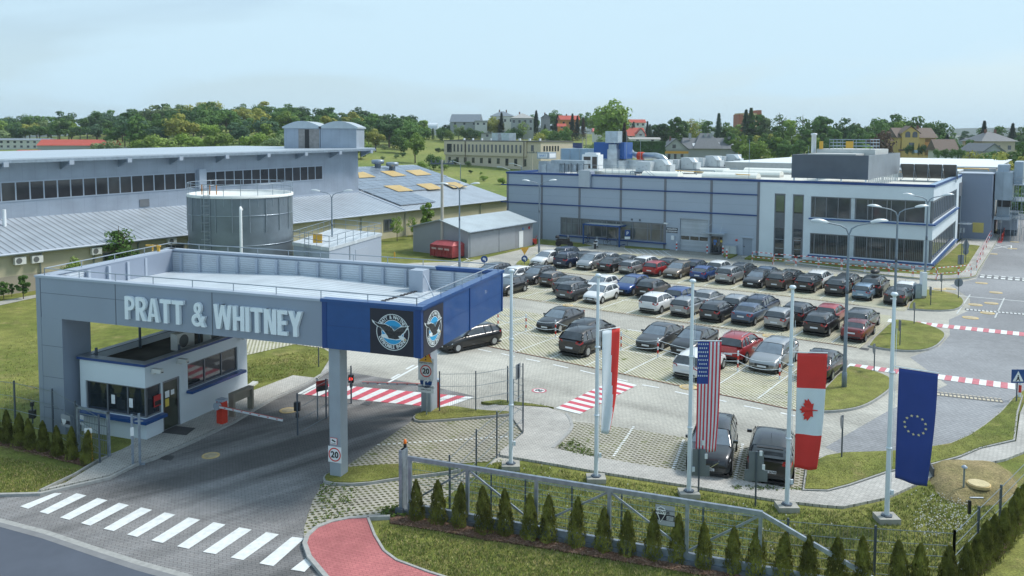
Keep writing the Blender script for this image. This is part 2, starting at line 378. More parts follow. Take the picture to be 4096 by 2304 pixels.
forest_far=mat('far_woods',(.028,.05,.03),.95,var=.5,scale=.03,detail=8,bump=1,bscale=.05)
tag(ter.build('ground',[grass_m,meadow_m,forest_far]),'mown grass ground reaching to the wooded hills',kind='structure')
ZL=[0.0]
def sheet(name,pts,m,z,kind='structure',label=None,px=True,sm=0):
    P=G(pts) if px else [Vector(p) for p in pts]
    if sm: P=smooth(P,sm)
    o=(MB().prism(P,-.02,z) if z>=.05 else MB().poly(P,z)).build(name,m); return tag(o,label,kind=kind)
# big paved area
ENTRY=[(-420,1996),(162,1980),(437,1918),(543,1865),(624,1837),(780,1768),(936,1693),(1085,1603),(1225,1542),(1320,1482)]
sheet('paving',ENTRY+[(1330,1415),(1285,1389),(1178,1372),(950,1425),(850,1340),(1000,1200),(1560,1062),(1650,1052),(1880,1046),(2139,985),(2165,958),(3028,1024),(3723,1085),(3826,972),(3848,956),(3958,965),(4010,900),(3985,790),(3960,745),(4300,745),(4700,900),(4700,1500),(4096,1560),(4054,1593),(3998,1656),(3936,1706),(3873,1749),(3798,1781),(3674,1802),(3555,1812),(3368,1818),(3299,1830),(3245,1865),(3215,1985),(2288,1815),(2200,1835),(1980,1850),(1950,1860),(2100,1720),(2038,1668),(1649,1686),(1384,1866),(1293,1928),(1230,2060),(1216,2152),(1240,2250),(1320,2330),(1300,2600),(-1200,2600),(-1200,2040)],pave_lane,.004)
# darker worn block paving of the entry
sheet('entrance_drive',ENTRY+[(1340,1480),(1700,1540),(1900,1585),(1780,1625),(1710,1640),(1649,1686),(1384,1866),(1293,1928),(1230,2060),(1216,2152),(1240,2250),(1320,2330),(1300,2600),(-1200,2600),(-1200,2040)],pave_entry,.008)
# right hand road
sheet('road',[(3790,1540),(3640,1430),(3760,1385),(3800,1340),(3795,1280),(3880,1240),(3880,1195),(3800,1140),(3905,1115),(3925,1080),(4040,850),(4030,745),(4300,745),(4900,900),(4900,1500),(4096,1560),(4054,1593),(3998,1656),(3936,1706),(3873,1749),(3798,1781),(3674,1802),(3555,1812),(3368,1818),(3300,1790),(3420,1720),(3560,1640)],pave_road,.008)
# asphalt street bottom left
sheet('street',[(-900,1960),(0,2089),(187,2138),(374,2201),(561,2262),(736,2310),(1100,2460),(1000,2900),(-1500,2900)],asphalt,.016)
def strip(name,pts,wd,m,z0,z1,kind='structure',label=None,closed=False,px=True):
    P=G(pts) if px else [Vector(p) for p in pts]
    b=MB(); n=len(P)
    L_=[];R_=[]
    for i in range(n):
        a=P[i]-P[i-1] if (i>0 or closed) else P[1]-P[0]; c=P[(i+1)%n]-P[i] if (i<n-1 or closed) else P[i]-P[i-1]
        d=(a.normalized()+c.normalized()).normalized(); q=Vector((-d.y,d.x))*wd/2; L_.append(P[i]+q); R_.append(P[i]-q)
    seg=range(n if closed else n-1)
    for i in seg:
        j=(i+1)%n; vs=[(p.x,p.y,z) for z in (z0,z1) for p in (L_[i],R_[i],R_[j],L_[j])]
        b.add(vs,[(4,7,6,5),(0,4,5,1),(1,5,6,2),(2,6,7,3),(3,7,4,0)])
    o=b.build(name,m); return tag(o,label,kind=kind)
strip('street_edge',[(-900,1958),(0,2083),(187,2132),(374,2195),(561,2255),(736,2303),(1100,2450)],.22,kerb_m,0,.022)
strip('street_gutter',[(-900,1970),(0,2098),(187,2149),(374,2213),(561,2275),(736,2323)],.28,mat('gutter',(.20,.21,.22),.9,var=.1),0,.019)
strip('kerb',[(-420,1994),(0,1986),(162,1982),(437,1918),(543,1865),(624,1837),(780,1768),(936,1693),(1085,1603),(1225,1542),(1320,1482)],.14,kerb_m,0,.11)
# walkway beside guardhouse
sheet('sidewalk',[(150,1974),(437,1910),(543,1858),(624,1830),(780,1761),(936,1686),(1085,1597),(1225,1537),(1320,1477),(1320,1440),(1271,1519),(1172,1508),(1010,1570),(960,1562),(560,1730),(520,1790),(480,1810),(262,1940)],pave_walk,.10)
strip('path_edging',[(160,1972),(300,1905),(390,1850),(540,1790)],.07,kerb_m,.0,.13)
sheet('shed_yard',[(1560,1062),(1880,1046),(1840,1140),(1700,1160),(1500,1075)],concrete,.012)
# lower walkway round the visitor bays
WALK_T=[(2289,1705),(2285,1725),(2266,1744),(2211,1800),(2361,1833),(2688,1888),(3100,1952),(3212,1974),(3312,1977),(3399,1955),(3561,1899),(3727,1872),(3836,1843),(3923,1805),(4064,1774),(4080,1660),(4110,1590),(4300,1560)]
WALK_B=[(4300,1800),(4096,1815),(4020,1845),(3940,1862),(3724,1918),(3549,1999),(3374,2036),(3290,2030),(3100,2008),(2777,1955),(2388,1894),(2166,1855),(2000,1828),(2003,1812),(2095,1740),(2040,1665),(1900,1655),(1890,1640),(2036,1616),(2110,1612),(2200,1640),(2265,1665)]
sheet('sidewalk',WALK_T+WALK_B,pave_walk,.10)
strip('kerb',[(2265,1662),(2282,1685),(2289,1710),(2280,1730),(2211,1800)],.14,kerb_m,0,.115)
# lattice paver fields with the parking bays
def LP(x,y): return (x,y)
L3a,L3b=g(1500,1290),g(3214,1650)
sheet('parking_bays',[(1786,1352),(3214,1650),(3384,1471),(3300,1450),(2620,1340),(2150,1255),(1700,1180)],gp_lot,.020)
sheet('parking_bays',[(1900,1170),(2008,1186),(3440,1394),(3575,1280),(3560,1262),(3050,1213),(2600,1163),(2191,1115),(1930,1090)],gp_lot,.020)
sheet('parking_bays',[(2045,1071),(2190,1085),(2600,1128),(3050,1175),(3530,1234),(3618,1246),(3725,1150),(3560,1120),(3000,1060),(2500,1012),(2150,1008)],gp_lot,.020)
sheet('parking_bays',[(2289,1687),(2420,1702),(2750,1752),(3210,1822),(3296,1830),(3225,1880),(3208,1972),(3100,1952),(2688,1888),(2361,1833),(2211,1800),(2280,1730)],gp_near,.020)
sheet('verge_paving',[(1649,1684),(2036,1668),(2098,1737),(1954,1849),(1770,1858),(1605,1862),(1387,1880),(1384,1868)],gp_near,.020)
sheet('verge_paving',[(1293,1932),(1437,1948),(1605,1922),(1780,1903),(1930,1880),(1760,2010),(1605,2061),(1471,2083),(1387,2086),(1268,2124),(1215,2149),(1217,2111),(1250,2005)],gp_near,.020)
sheet('parking_bays',[(1178,1378),(1330,1400),(1300,1330),(960,1330),(950,1430)],gp_lot,.020)
# small raised grass islands
def island(name,pts,it=1,kw=.15,label=None,z=.12):
    P=G(pts); P=smooth(P,it) if it else P
    MB().prism(P,0,z).build(name+'_kerb',kerb_m)['kind']='structure'
    o=MB().prism(inset(P,kw),.02,z+.03).build(name,grass_m); tag(o,label,kind='structure')
island('grass_island',[(3620,1240),(3683,1171),(3692,1163),(3732,1166),(3790,1173),(3832,1185),(3857,1204),(3855,1222),(3832,1241),(3782,1247),(3716,1246),(3666,1242)],1)
island('grass_island',[(3466,1387),(3569,1287),(3599,1284),(3655,1292),(3702,1302),(3749,1319),(3779,1336),(3783,1350),(3770,1368),(3745,1391),(3702,1406),(3642,1410),(3556,1404),(3492,1393)],1)
island('grass_island',[(3212,1652),(3384,1470),(3437,1477),(3499,1493),(3549,1510),(3574,1532),(3568,1558),(3530,1589),(3487,1617),(3437,1638),(3374,1649),(3312,1654)],1)
island('grass_island',[(2059,1061),(2078,1044),(2115,1037),(2124,1050),(2118,1068),(2091,1071),(2066,1067)],1)
island('grass_island',[(1288,1916),(1300,1943),(1437,1948),(1605,1922),(1780,1901),(1860,1885),(1800,1860),(1605,1864),(1384,1878),(1330,1895)],1)
island('grass_island',[(1649,1673),(1660,1692),(1720,1693),(2036,1668),(2060,1655),(1920,1650),(1800,1630),(1755,1640),(1700,1650)],1)
island('grass_island',[(3225,1868),(3300,1832),(3368,1820),(3555,1814),(3674,1804),(3798,1783),(3873,1751),(3936,1708),(3998,1658),(4054,1595),(4092,1588),(4072,1660),(4060,1770),(3923,1802),(3836,1838),(3727,1868),(3561,1895),(3399,1951),(3312,1974),(3210,1971)],0)
# grass by the buildings
def lawn(pts,name='lawn',z=.05): return sheet(name,pts,grass_m,z)
lawn([(1924,1617),(2000,1608),(2080,1618),(2140,1626),(2215,1639),(2100,1631),(2000,1628)],z=.13)
island('forecourt_pavement',[(2960,1032),(3252,1069),(3428,1090),(3548,1107),(3685,1120),(3749,1124),(3813,1122),(3877,1117),(3907,1109),(3916,1088),(3985,977),(4010,930),(3850,958),(3727,1080),(3028,1024)],0)
sheet('sidewalk',[(2962,1032),(3252,1068),(3428,1088),(3548,1105),(3685,1118),(3749,1122),(3813,1120),(3875,1115),(3902,1107),(3911,1087),(3982,976),(4006,932),(3850,958),(3727,1082),(3028,1025)],pave_walk,.156)
lawn([(2978,1038),(3000,1026),(3155,1042),(3134,1053)],z=.17)
lawn([(3188,1054),(3368,1077),(3548,1094),(3727,1106),(3804,1107),(3839,1100),(3856,1088),(3920,988),(3839,979),(3716,1091),(3213,1046)],z=.17)
lawn([(2141,958),(2330,974),(2368,984),(2300,989),(2240,985),(2143,975)]); lawn([(2500,984),(2685,998),(2640,1001),(2500,993)]); lawn([(2890,1017),(2950,1022),(2918,1036),(2897,1030)],z=.16)
# lawns left (behind the guardhouse, around the sheds)
sheet('path',[(-200,1240),(0,1206),(150,1178),(150,1190),(0,1222),(-200,1258)],concrete,.02)
# ---- painted markings
def paint(name,quads,m,z=.024,label=None):
    b=MB()
    for q in quads: b.poly(G(q),z)
    return tag(b.build(name,m),label,kind='structure')
road_white=mat('road_white',(.66,.70,.70),.7,var=.12,scale=5,detail=6); road_red=mat('road_red',(.52,.085,.12),.75,var=.18,scale=3,detail=6); road_yel=mat('manhole_ring',(.55,.42,.20),.8,var=.2,scale=4)
T=[((350,920),(400,922)),((490,922),(555,937)),((625,952),(690,968)),((762,983),(828,999)),((905,1013),(975,1029)),((1055,1045),(1125,1060)),((1208,1077),(1284,1093)),((1370,1107),(1447,1124)),((1535,1141),(1615,1156))]
Bt=[((127,1006),(180,1022)),((252,1042),(308,1056)),((385,1078),(445,1093)),((518,1114),(580,1130)),((663,1150),(730,1165)),((815,1187),(880,1203)),((970,1225),(1043,1242)),((1135,1263),(1210,1279)),((1300,1299),(1383,1313))]
zq=[]
for (a,b),(c,d) in zip(T,Bt): zq.append([(x/1.603,1400+y/1.603) for x,y in (c,d,b,a)])
zq+=[[(922,2233),(973,2243),(1116,2140),(1065,2131)],[(1037,2256),(1094,2267),(1218,2156),(1168,2150)],[(1163,2281),(1218,2290),(1246,2262),(1222,2236)]]
paint('zebra_crossing',zq,road_white,.024,'white zebra stripes across the entrance drive')
def band(a0,a1,b0,b1,n,z=.024,first=0):
    W=[];Rr=[]
    A0,A1,B0,B1=[g(*p) for p in (a0,a1,b0,b1)]
    for i in range(n):
        t0,t1=i/n,(i+1)/n; q=[A0.lerp(A1,t0),A0.lerp(A1,t1),B0.lerp(B1,t1),B0.lerp(B1,t0)]
        (W if (i+first)%2==0 else Rr).append(q)
    for nm,qs,m in (('crossing_white',W,road_white),('crossing_red',Rr,road_red)):
        b=MB()
        for q in qs: b.poly(q,z)
        tag(b.build(nm,m),'red and white painted crossing stripes',kind='structure')
band((1267,1534),(1897,1590),(1188,1577),(1775,1634),19)
band((2222,1634),(2455,1519),(2319,1658),(2549,1542),17)
road_red=mat('faded_red',(.50,.17,.20),.8,var=.18,scale=3,detail=6)
band((3400,1455),(4060,1536),(3387,1468),(4060,1560),25,z=.0235)
band((3556,1276),(4200,1341),(3548,1288),(4200,1357),28,z=.0235)
# parking bay lines
lot=Fr(g(2494,1496),PA); BW=2.5
def ln(a,b,w=.11):
    a=Vector(a);b=Vector(b);d=(b-a).normalized(); q=Vector((-d.y,d.x))*w/2; return [a+q,b+q,b-q,a-q]
def dashes(b,a,c,z,w=.11,on=.16,off=.07):
    a=Vector(a);c=Vector(c);n=max(1,int((c-a).length/(on+off))); d=(c-a)/n
    for i in range(n): b.poly(ln(a+d*i,a+d*(i+on/(on+off)),w*random.uniform(.8,1.1)),z)
bl=MB()
def wl(u,v): return lot.o+lot.u*u+lot.v*v
for i in range(-6,10):
    if i*2.53<10.6: dashes(bl,wl(i*2.53,.1),wl(i*2.53,9.0),.026)
dashes(bl,wl(-15,4.55),wl(10.3,4.55),.026)
l1=Fr(g(2400+950/4.262,1200+312/4.262),PA+.2)
for i in range(-7,6):
    a=l1.o+l1.u*i*2.48; dashes(bl,a+l1.v*.1,a+l1.v*9.2,.026)
a=l1.o+l1.v*4.6; dashes(bl,a-l1.u*17,a+l1.u*13.5,.026)
l2=Fr(g(2600+462/4.262,1050+357/4.262),PA+1.0)
for i in range(-6,12):
    a=l2.o+l2.u*i*2.5; dashes(bl,a+l2.v*.1,a+l2.v*9.4,.026)
for p_,q_ in (((2535,1708),(2452,1830)),((2735,1761),(2688,1888)),((2971,1777),(2938,1925)),((1508,1781),(2060,1746))): dashes(bl,g(*p_),g(*q_),.026,.12,.12,.10)
tag(bl.build('bay_lines',road_white),kind='structure')
strips=MB()
def line_px(b,p,q,w,z): b.poly(ln(g(*p),g(*q),w),z)
for p,q in (((1786,1352),(2560,1511)),((2560,1511),(3214,1650)),((1990,1182),(2226,1214)),((2285,1224),(3055,1336)),((3137,1350),(3428,1391)),((2045,1073),(2190,1085)),((2190,1085),(2600,1127)),((2600,1127),(3050,1173)),((3050,1173),(3440,1222))):
    line_px(strips,p,q,.10,.028)
tag(strips.build('drain_channel',mat('rust_drain',(.17,.075,.05),.8,var=.3,scale=8)),'rust brown drain channel edging the bays',kind='structure')
dl=MB()
for p,q in (((1911,1397),(1965,1408)),((2006,1415),(2060,1427)),((2104,1436),(2160,1447)),((2213,1459),(2272,1472)),((2321,1482),(2378,1496)),((2460,1514),(2510,1525)),((2569,1540),(2636,1551)),((2700,1567),(2760,1580)),((2872,1600),(2906,1607)),((2976,1624),(3050,1638)),((3122,1652),(3180,1664)),
            ((2003,1237),(2040,1242)),((2079,1249),(2121,1255)),((2156,1262),(2175,1265)),((2510,1318),(2563,1326)),((1819,1381),(1871,1389)),((1600,1330),(1650,1340)),((1700,1352),(1745,1361))):
    line_px(dl,p,q,.14,.012)
for p,q in (((1540,1538),(1690,1455)),((1690,1455),(1828,1362)),):
    line_px(dl,p,q,.16,.013)
for p,q in (((1565,1515),(1598,1497)),((1624,1478),(1656,1461)),((1735,1416),(1760,1400)),((1776,1385),(1803,1371)),((1516,1540),(1538,1530))): line_px(dl,p,q,.16,.013)
for p,q in (((3820,1181),(3880,1187)),((3880,1187),(4050,1202)),((4050,1202),(4200,1214))): line_px(dl,p,q,.13,.013)
for p,q in (((3975,977),(4045,998)),((4042,982),(3972,995)),((3975,977),(4045,982)),((4045,982),(4045,998)),((1865,1033),(1880,1042)),((1800,1066),(1880,1038)),((1800,1066),(1950,1052)),((1880,1038),(1945,1048))): line_px(dl,p,q,.12,.018)
tag(dl.build('lane_dashes',road_white),'white dashed lane markings',kind='structure')
# hatched area near entrance door
ht=MB()
for i in range(7):
    line_px(ht,(2495+i*26,994+i*1.5),(2530+i*26,1016+i*1.5),.1,.03)
line_px(ht,(2495,994),(2680,1008),.12,.03); line_px(ht,(2500,1014),(2650,1022),.12,.03); tag(ht.build('hatched_marking',road_white),kind='structure')
# painted 20 roundels on the lane
def disc(c,r,z,m,name,n=32,parent=None):
    b=MB(); b.poly([(c[0]+r*math.cos(2*pi*i/n),c[1]+r*math.sin(2*pi*i/n)) for i in range(n)],z); return b.build(name,m,parent)
c20=g(2157,1563); rd=disc(c20,.40,.014,road_red,'speed_roundel'); tag(rd,'painted red and white speed limit roundel on the lane',kind='structure')
tag(disc(c20,.30,.018,road_white,'roundel_center'),kind='structure')
tme=text_mesh('20',.42,.002,align='CENTER',offset=.02); tme.transform(Matrix.Translation((c20.x,c20.y,.022))@Matrix.Rotation(R(145),4,'Z')@Matrix.Translation((0,-.14,0))); tme.materials.clear(); tme.materials.append(black_p)
tag(link_mesh('roundel_digits',tme),kind='structure')
# manholes
def manhole(x,y,r,label,col='manhole_ring',oval=None):
    c=g(x,y); e=empty('manhole_cover',(c.x,c.y,.0),0,label,'manhole cover')
    b=MB().cyl(0,0,.0,.032,r,24); b.build('ring',road_yel,e); MB().cyl(0,0,.0,.040,r*.72,24).build('lid',mat('manhole_lid',(.42,.36,.24),.8,var=.25,scale=5),e); return e
MH=[(843,1824,.36,'yellow edged manhole cover in the dark entrance drive'),(1153,1643,.42,'pale manhole cover beside the guardhouse kerb'),(1782,1362,.5,'manhole cover behind the blue canopy end next to the parking lane'),(2272,1222,.42,'manhole cover in the gap between grey people carrier and white small car'),(2752,1550,.45,'manhole cover under the striped flag, at the drain channel'),(3080,1344,.5,'round manhole cover above the silver estate car'),
(3636,1225,.5,'lower manhole in upper right grass island'),(3756,1187,.5,'upper manhole in upper right grass island'),(3759,1157,.5,'left manhole on road above upper island'),(3800,1156,.5,'right manhole on road above upper island'),(3902,1220,.5,'manhole beside the right end of upper island'),(3965,1214,.5,'manhole on road right of upper island'),(3950,1253,.5,'manhole touching the dotted road hump'),(3882,1272,.55,'manhole on road just above the top striped crossing'),(3984,1171,.5,'manhole on road below the wide toothed hump'),(3926,1133,.5,'manhole just below left end of the toothed hump'),
(3971,1016,.5,'yellow manhole beside the long red white railing'),(3902,985,.5,'manhole on the strip of lawn by the grey block'),(3161,1058,.5,'manhole in front of the white building door'),(4058,968,.5,'distant manhole on the right road by the crossed box'),(4050,995,.5,'distant manhole by the road edge below the crossed box')]
for x,y,r,l in MH: manhole(x,y,r,l)
def speed_hump(x0,y0,x1,y1,wd,label,n,tooth):
    a,b=g(x0,y0),g(x1,y1); d=(b-a); L=d.length; e=empty('speed_hump',(a.x,a.y,.008),math.atan2(d.y,d.x),label,'speed hump')
    m=MB(); prof=[(-wd/2,0),(-wd/4,.05),(0,.06),(wd/4,.05),(wd/2,0)]; n_=len(prof)
    vs=[(xx,p,z) for xx in (0,L) for p,z in prof]; m.add(vs,[(i,i+n_,i+n_+1,i+1) for i in range(n_-1)]+[tuple(range(n_)),tuple(range(n_,2*n_))[::-1]],0,False)
    m.build('hump',mat('rubber_grey',(.13,.14,.15),.8,var=.1),e)
    w_=MB()
    for i in range(n):
        for s in (-1,1):
            xx=L*(i+.5)/n; k=L/n*.32
            w_.add([(xx-k,s*wd*.14,.064),(xx+k,s*wd*.14,.064),(xx+k,s*wd*.42,.034),(xx-k,s*wd*.42,.034)],[(0,1,2,3) if s>0 else (3,2,1,0)])
    w_.build('marking',tooth,e); return e
speed_hump(3916,1105,4200,1128,2.2,'wide toothed road hump across the right road',10,road_white)
speed_hump(3862,1238,4150,1262,.8,'narrow dotted hump near upper grass island',18,road_white)
speed_hump(3712,1572,4010,1605,.75,'narrow hump with cream teeth in front of blue starred flag',18,mat('cream_tooth',(.55,.50,.38),.8))
speed_hump(3990,905,4200,915,1.2,'far toothed hump at the red walkway',8,road_white)
# ================================================================ ENTRANCE GATE CANOPY
GF=Fr((-21.05,36.30),-20.37)
def root(fr,name,label,cat,u=0,v=0,z=0,group=None):
    p=fr.o+fr.u*u+fr.v*v; return empty(name,(p.x,p.y,z),fr.a,label,cat,group)
gate=root(GF,'entrance_canopy','big grey and blue entrance canopy bridging the drive, with raised company lettering','canopy')
FLc,FRc,BRc,BLc=Vector((0,0)),Vector((18.95,0)),Vector((18.74,8.84)),Vector((-1.21,9.32))
Z0,Z1=5.17,6.93; XB=14.78
def wallseg(b,a,c,z0,z1,th,mi=0,inner=1):
    a=Vector(a);c=Vector(c);d=(c-a).normalized(); n=Vector((-d.y,d.x))*th*inner
    b.prism([a,c,c+n,a+n],z0,z1,mi,bottom=True)
b=MB(); wallseg(b,(0,0),(XB,0),Z0,Z1,.3); wallseg(b,BLc+Vector((.25,0)),FLc+Vector((0,.3)),Z0,Z1,.3); wallseg(b,(BRc.x-3.3,BRc.y+.08),BLc,Z0,Z1,.3)
b.build('grey_fascia',grey_panel,gate)
b=MB(); wallseg(b,(XB,-.03),(18.95,-.03),Z0-.02,Z1,.32); wallseg(b,(18.95,.29),BRc,Z0-.02,Z1,.32); wallseg(b,BRc+Vector((0,.0)),(BRc.x-3.3,BRc.y+.08),Z0,Z1,.3)
b.build('blue_fascia',blue_m,gate)
# inner corrugated lining, posts, roof deck
lin=ribbed('parapet_lining',(.50,.56,.62),.11,2,.5,.2,.01,.82,.3)
b=MB()
wallseg(b,(14.9,.32),(.3,.32),5.4,6.86,.04,0,-1)
wallseg(b,FLc+Vector((.31,.35)),BLc+Vector((.38,-.32)),5.4,6.86,.04,0,-1)
wallseg(b,BLc+Vector((.35,-.34)),(BRc.x-.35,BRc.y-.3),5.4,6.86,.04,0,-1)
wallseg(b,(BRc.x-.36,BRc.y-.3),(18.59,.3),5.4,6.86,.04,0,-1)
b.build('parapet_lining',lin,gate)
b=MB();
def posts(a,c,n):
    a=Vector(a);c=Vector(c)
    for i in range(n):
        p=a.lerp(c,(i+.5)/n); MB().box(p.x-.07,p.y-.07,5.5,p.x+.07,p.y+.07,6.84).build('post',grey_panel_light,gate)
posts(BLc+Vector((.6,-.43)),(BRc.x-.5,BRc.y-.4),15); posts(FLc+Vector((.48,.6)),BLc+Vector((.5,-.5)),6); posts((14.8,.42),(.6,.42),10)
deck=ribbed('deck_sheet',(.60,.67,.72),.40,1,.4,.2,.03,.62,.55)
MB().add([(.3,.3,6.05),(8.1,.3,6.42),(18.6,.3,6.1),(-.8,9.0,5.8),(8.1,8.75,6.16),(18.4,8.5,5.88)],[(0,1,4,3),(1,2,5,4)]).build('roof_deck',deck,gate)
tr=MB()
def cap(a,c,w=.4,mi=0,z=Z1,off=-.05,h=.09):
    a=Vector(a);c=Vector(c);d=(c-a).normalized(); n=Vector((-d.y,d.x)); q=[a-d*.05+n*off,c+d*.05+n*off,c+d*.05+n*(off+w),a-d*.05+n*(off+w)]; tr.prism(q,z,z+h,mi,bottom=True)
cap((0,0),(XB-.05,0)); cap(BLc+Vector((.2,-.1)),FLc+Vector((0,.45))); cap((BRc.x-3.35,BRc.y+.08),BLc+Vector((-.05,0)))
tr.build('grey_coping',grey_panel_light,gate)
tr=MB(); cap((XB,-.03),(19.0,-.03),z=Z1+.003,h=.12); cap((18.95,.4),BRc,z=Z1+.003,h=.12); cap(BRc+Vector((.0,0)),(BRc.x-3.3,BRc.y+.08),z=Z1+.006,h=.12)
tr.build('blue_coping',blue_trim if False else blue_m,gate)
# joints on front panels
b=MB()
for x in (4.55,9.6): b.box(x-.02,-.006,Z0,x+.02,0,Z1-.02)
for z in (6.25,): b.box(.25,-.005,z,6.2,0,z+.018)
for z in (1.1,2.5,3.9,): b.box(.25,-.005,z,1.46,0,z+.018)
b.box(.25,-.006,Z0,.27,0,Z1-.02); b.build('panel_joints',panel_joint,gate)
b=MB()
b.box(XB,-.045,Z0-.02,XB+.2,-.03,Z1); b.box(18.72,-.05,Z0-.03,18.96,-.03,Z1); b.box(18.95,-.03,Z0-.03,18.97,.2,Z1); b.box(XB+.2,-.036,6.03,16.86,-.03,6.045)
a=Vector((18.95,.29)); d=(BRc-a)
for t in (.52,.985):
    p=a+d*t; b.box(p.x-.0,p.y-.05,Z0-.03,p.x+.03,p.y+.05,Z1)
p0=a+d*.2; b.add([(p0.x+.006,p0.y,6.03),(BRc.x+.012,BRc.y,6.03),(BRc.x+.012,BRc.y,6.045),(p0.x+.006,p0.y,6.045)],[(0,1,2,3)])
b.build('blue_trim',blue_trim,gate)
# pier at the left
b=MB(); b.box(0.0,0,0,1.46,1.5,Z0-.002); b.build('pier',grey_panel,gate)
b=MB(); b.box(-.012,-.012,0,.24,.3,Z1-.01); b.build('pier_corner',mat('pier_trim',(.25,.30,.37),.5,.1,var=.03),gate)
for i,(x0,y0,x1,y1) in enumerate(((14.97,.10,15.45,.62),(14.86,8.13,15.36,8.85))):
    c=MB(); c.box(x0,y0,0,x1,y1,Z0-.004); c.build('column',mat('column_grey',(.30,.35,.40),.55,.1,var=.08,scale=1.2,detail=6),gate)
for x,y,rr0 in ((-.9,8.9,.2),(1.0,8.9,.2)):
    MB().box(x-rr0,y-rr0,0,x+rr0,y+rr0,Z0-.004).build('column',MATS['column_grey'],gate)
# soffit
MB().prism([(.05,.05),(18.9,.05),(18.7,8.8),(-1.15,9.25)],Z0+.05,Z0+.08,bottom=True).build('soffit',mat('soffit',(.30,.32,.34),.8,var=.05),gate)
# safety rail along the coping
b=MB(); zr=7.32
ring=[(.35,.15),(18.72,.12),(18.55,8.7),(-.95,9.2)]
for i in range(4):
    a=Vector(ring[i]);c=Vector(ring[(i+1)%4]); n=max(2,int((c-a).length/1.85))
    b.tube([(a.x,a.y,zr),(c.x,c.y,zr)],.024,6)
    for k in range(n+1):
        p=a.lerp(c,k/n); b.tube([(p.x,p.y,Z1),(p.x,p.y,zr)],.02,6)
b.build('safety_rail',mat('rail_steel',(.33,.38,.43),.4,.5,var=.05),gate)
# yellow roof hatch ladder, box on the deck
b=MB()
for dx in (0,.35): b.tube([(-1.1+dx,8.0,6.3),(-1.1+dx,8.0,7.35)],.04,6)
b.obox((-1.5,7.95,7.3),(-.5,7.95,7.3),.06,.09); b.obox((-1.5,7.95,6.5),(-.6,7.95,6.5),.06,.08); b.box(-.68,7.9,6.5,-.56,7.98,7.3)
b.build('ladder_gate',yellow_m,gate)
MB().box(.6,7.9,5.6,1.5,8.4,5.85).build('deck_vent',grey_panel_light,gate)
b=MB(); b.box(14.6,7.45,5.6,15.3,8.15,7.0); b.tube([(15.3,7.6,6.8),(17.4,4.8,5.9)],.03,6); b.build('deck_pillar',grey_panel_light,gate)
b=MB()
for i in range(22):
    t=i/21; b.box(14.75+t*.12-.03,.5+7*t-.06,6.0,14.9+t*.12,.5+7*t+.1,6.27-.22*t)
b.build('roof_seam',mat('seam_dark',(.05,.05,.055),.7,var=0),gate)
# raised letters
LET="PRATT & WHITNEY"; letter_m=mat('letter_white',(.74,.82,.86),.45,var=.03)
def glyph(ch,w,h,t):
    """condensed heavy capitals as polygons in x-z"""
    o=[]
    def r(x0,z0,x1,z1): o.append([(x0,z0),(x1,z0),(x1,z1),(x0,z1)])
    def arcband(cx,cz,rx,rz,a0,a1,t_,n=10):
        P=[];Q=[]
        for i in range(n+1):
            a=R(a0+(a1-a0)*i/n); P.append((cx+rx*math.cos(a),cz+rz*math.sin(a))); Q.append((cx+(rx-t_)*math.cos(a),cz+(rz-t_)*math.sin(a)))
        o.append(P+Q[::-1])
    if ch=='P': r(0,0,t,h); r(t,h-t*.8,w*.5,h); r(t,h*.40,w*.5,h*.40+t*.8); arcband(w*.5,h*.70,w*.5,h*.30,-90,90,t*.88)
    elif ch=='R': r(0,0,t,h); r(t,h-t*.8,w*.5,h); r(t,h*.40,w*.5,h*.40+t*.8); arcband(w*.5,h*.70,w*.48,h*.30,-90,90,t*.85); o.append([(w*.34,h*.42),(w*.68,h*.42),(w*1.02,0),(w*1.02-t*1.1,0)])
    elif ch=='A': o.append([(0,0),(t,0),(w*.5+t*.12,h),(w*.5-t*.55,h)]); o.append([(w,0),(w-t,0),(w*.5-t*.12,h),(w*.5+t*.55,h)]); r(w*.25,h*.22,w*.75,h*.22+t*.7)
    elif ch=='T': r(0,h-t*.85,w,h); r(w/2-t/2,0,w/2+t/2,h-t*.85)
    elif ch=='W':
        q=w/4; o.append([(0,h),(t*.95,h),(q+t*.45,0),(q-t*.5,0)]); o.append([(q-t*.45,0),(q+t*.5,0),(2*q+t*.4,h),(2*q-t*.4,h)]); o.append([(2*q-t*.4,h),(2*q+t*.4,h),(3*q+t*.45,0),(3*q-t*.5,0)]); o.append([(3*q-t*.45,0),(3*q+t*.5,0),(w,h),(w-t*.95,h)])
    elif ch=='H': r(0,0,t,h); r(w-t,0,w,h); r(t,h*.42,w-t,h*.42+t*.8)
    elif ch=='I': r(0,0,t,h)
    elif ch=='N': r(0,0,t,h); r(w-t,0,w,h); o.append([(t*.5,h),(t*1.3,h),(w-t*.5,0),(w-t*1.3,0)])
    elif ch=='E': r(0,0,t,h); r(t,0,w,t*.8); r(t,h*.43,w*.9,h*.43+t*.8); r(t,h-t*.8,w,h)
    elif ch=='Y': o.append([(0,h),(t*1.05,h),(w/2+t*.45,h*.45),(w/2-t*.5,h*.36)]); o.append([(w,h),(w-t*1.05,h),(w/2-t*.45,h*.45),(w/2+t*.5,h*.36)]); r(w/2-t/2,0,w/2+t/2,h*.44)
    elif ch=='&':
        arcband(w*.40,h*.27,w*.40,h*.27,60,330,t*.85,14); arcband(w*.44,h*.76,w*.27,h*.24,-60,230,t*.75,14)
        o.append([(w*.22,h*.72),(w*.48,h*.66),(w*.98,0),(w*.72,0)]); o.append([(w*.55,h*.04),(w*.80,h*.12),(w*.98,h*.44),(w*.74,h*.44)]); o.append([(w*.50,h*.58),(w*.66,h*.62),(w*.36,h*.40),(w*.22,h*.50)])
    return o
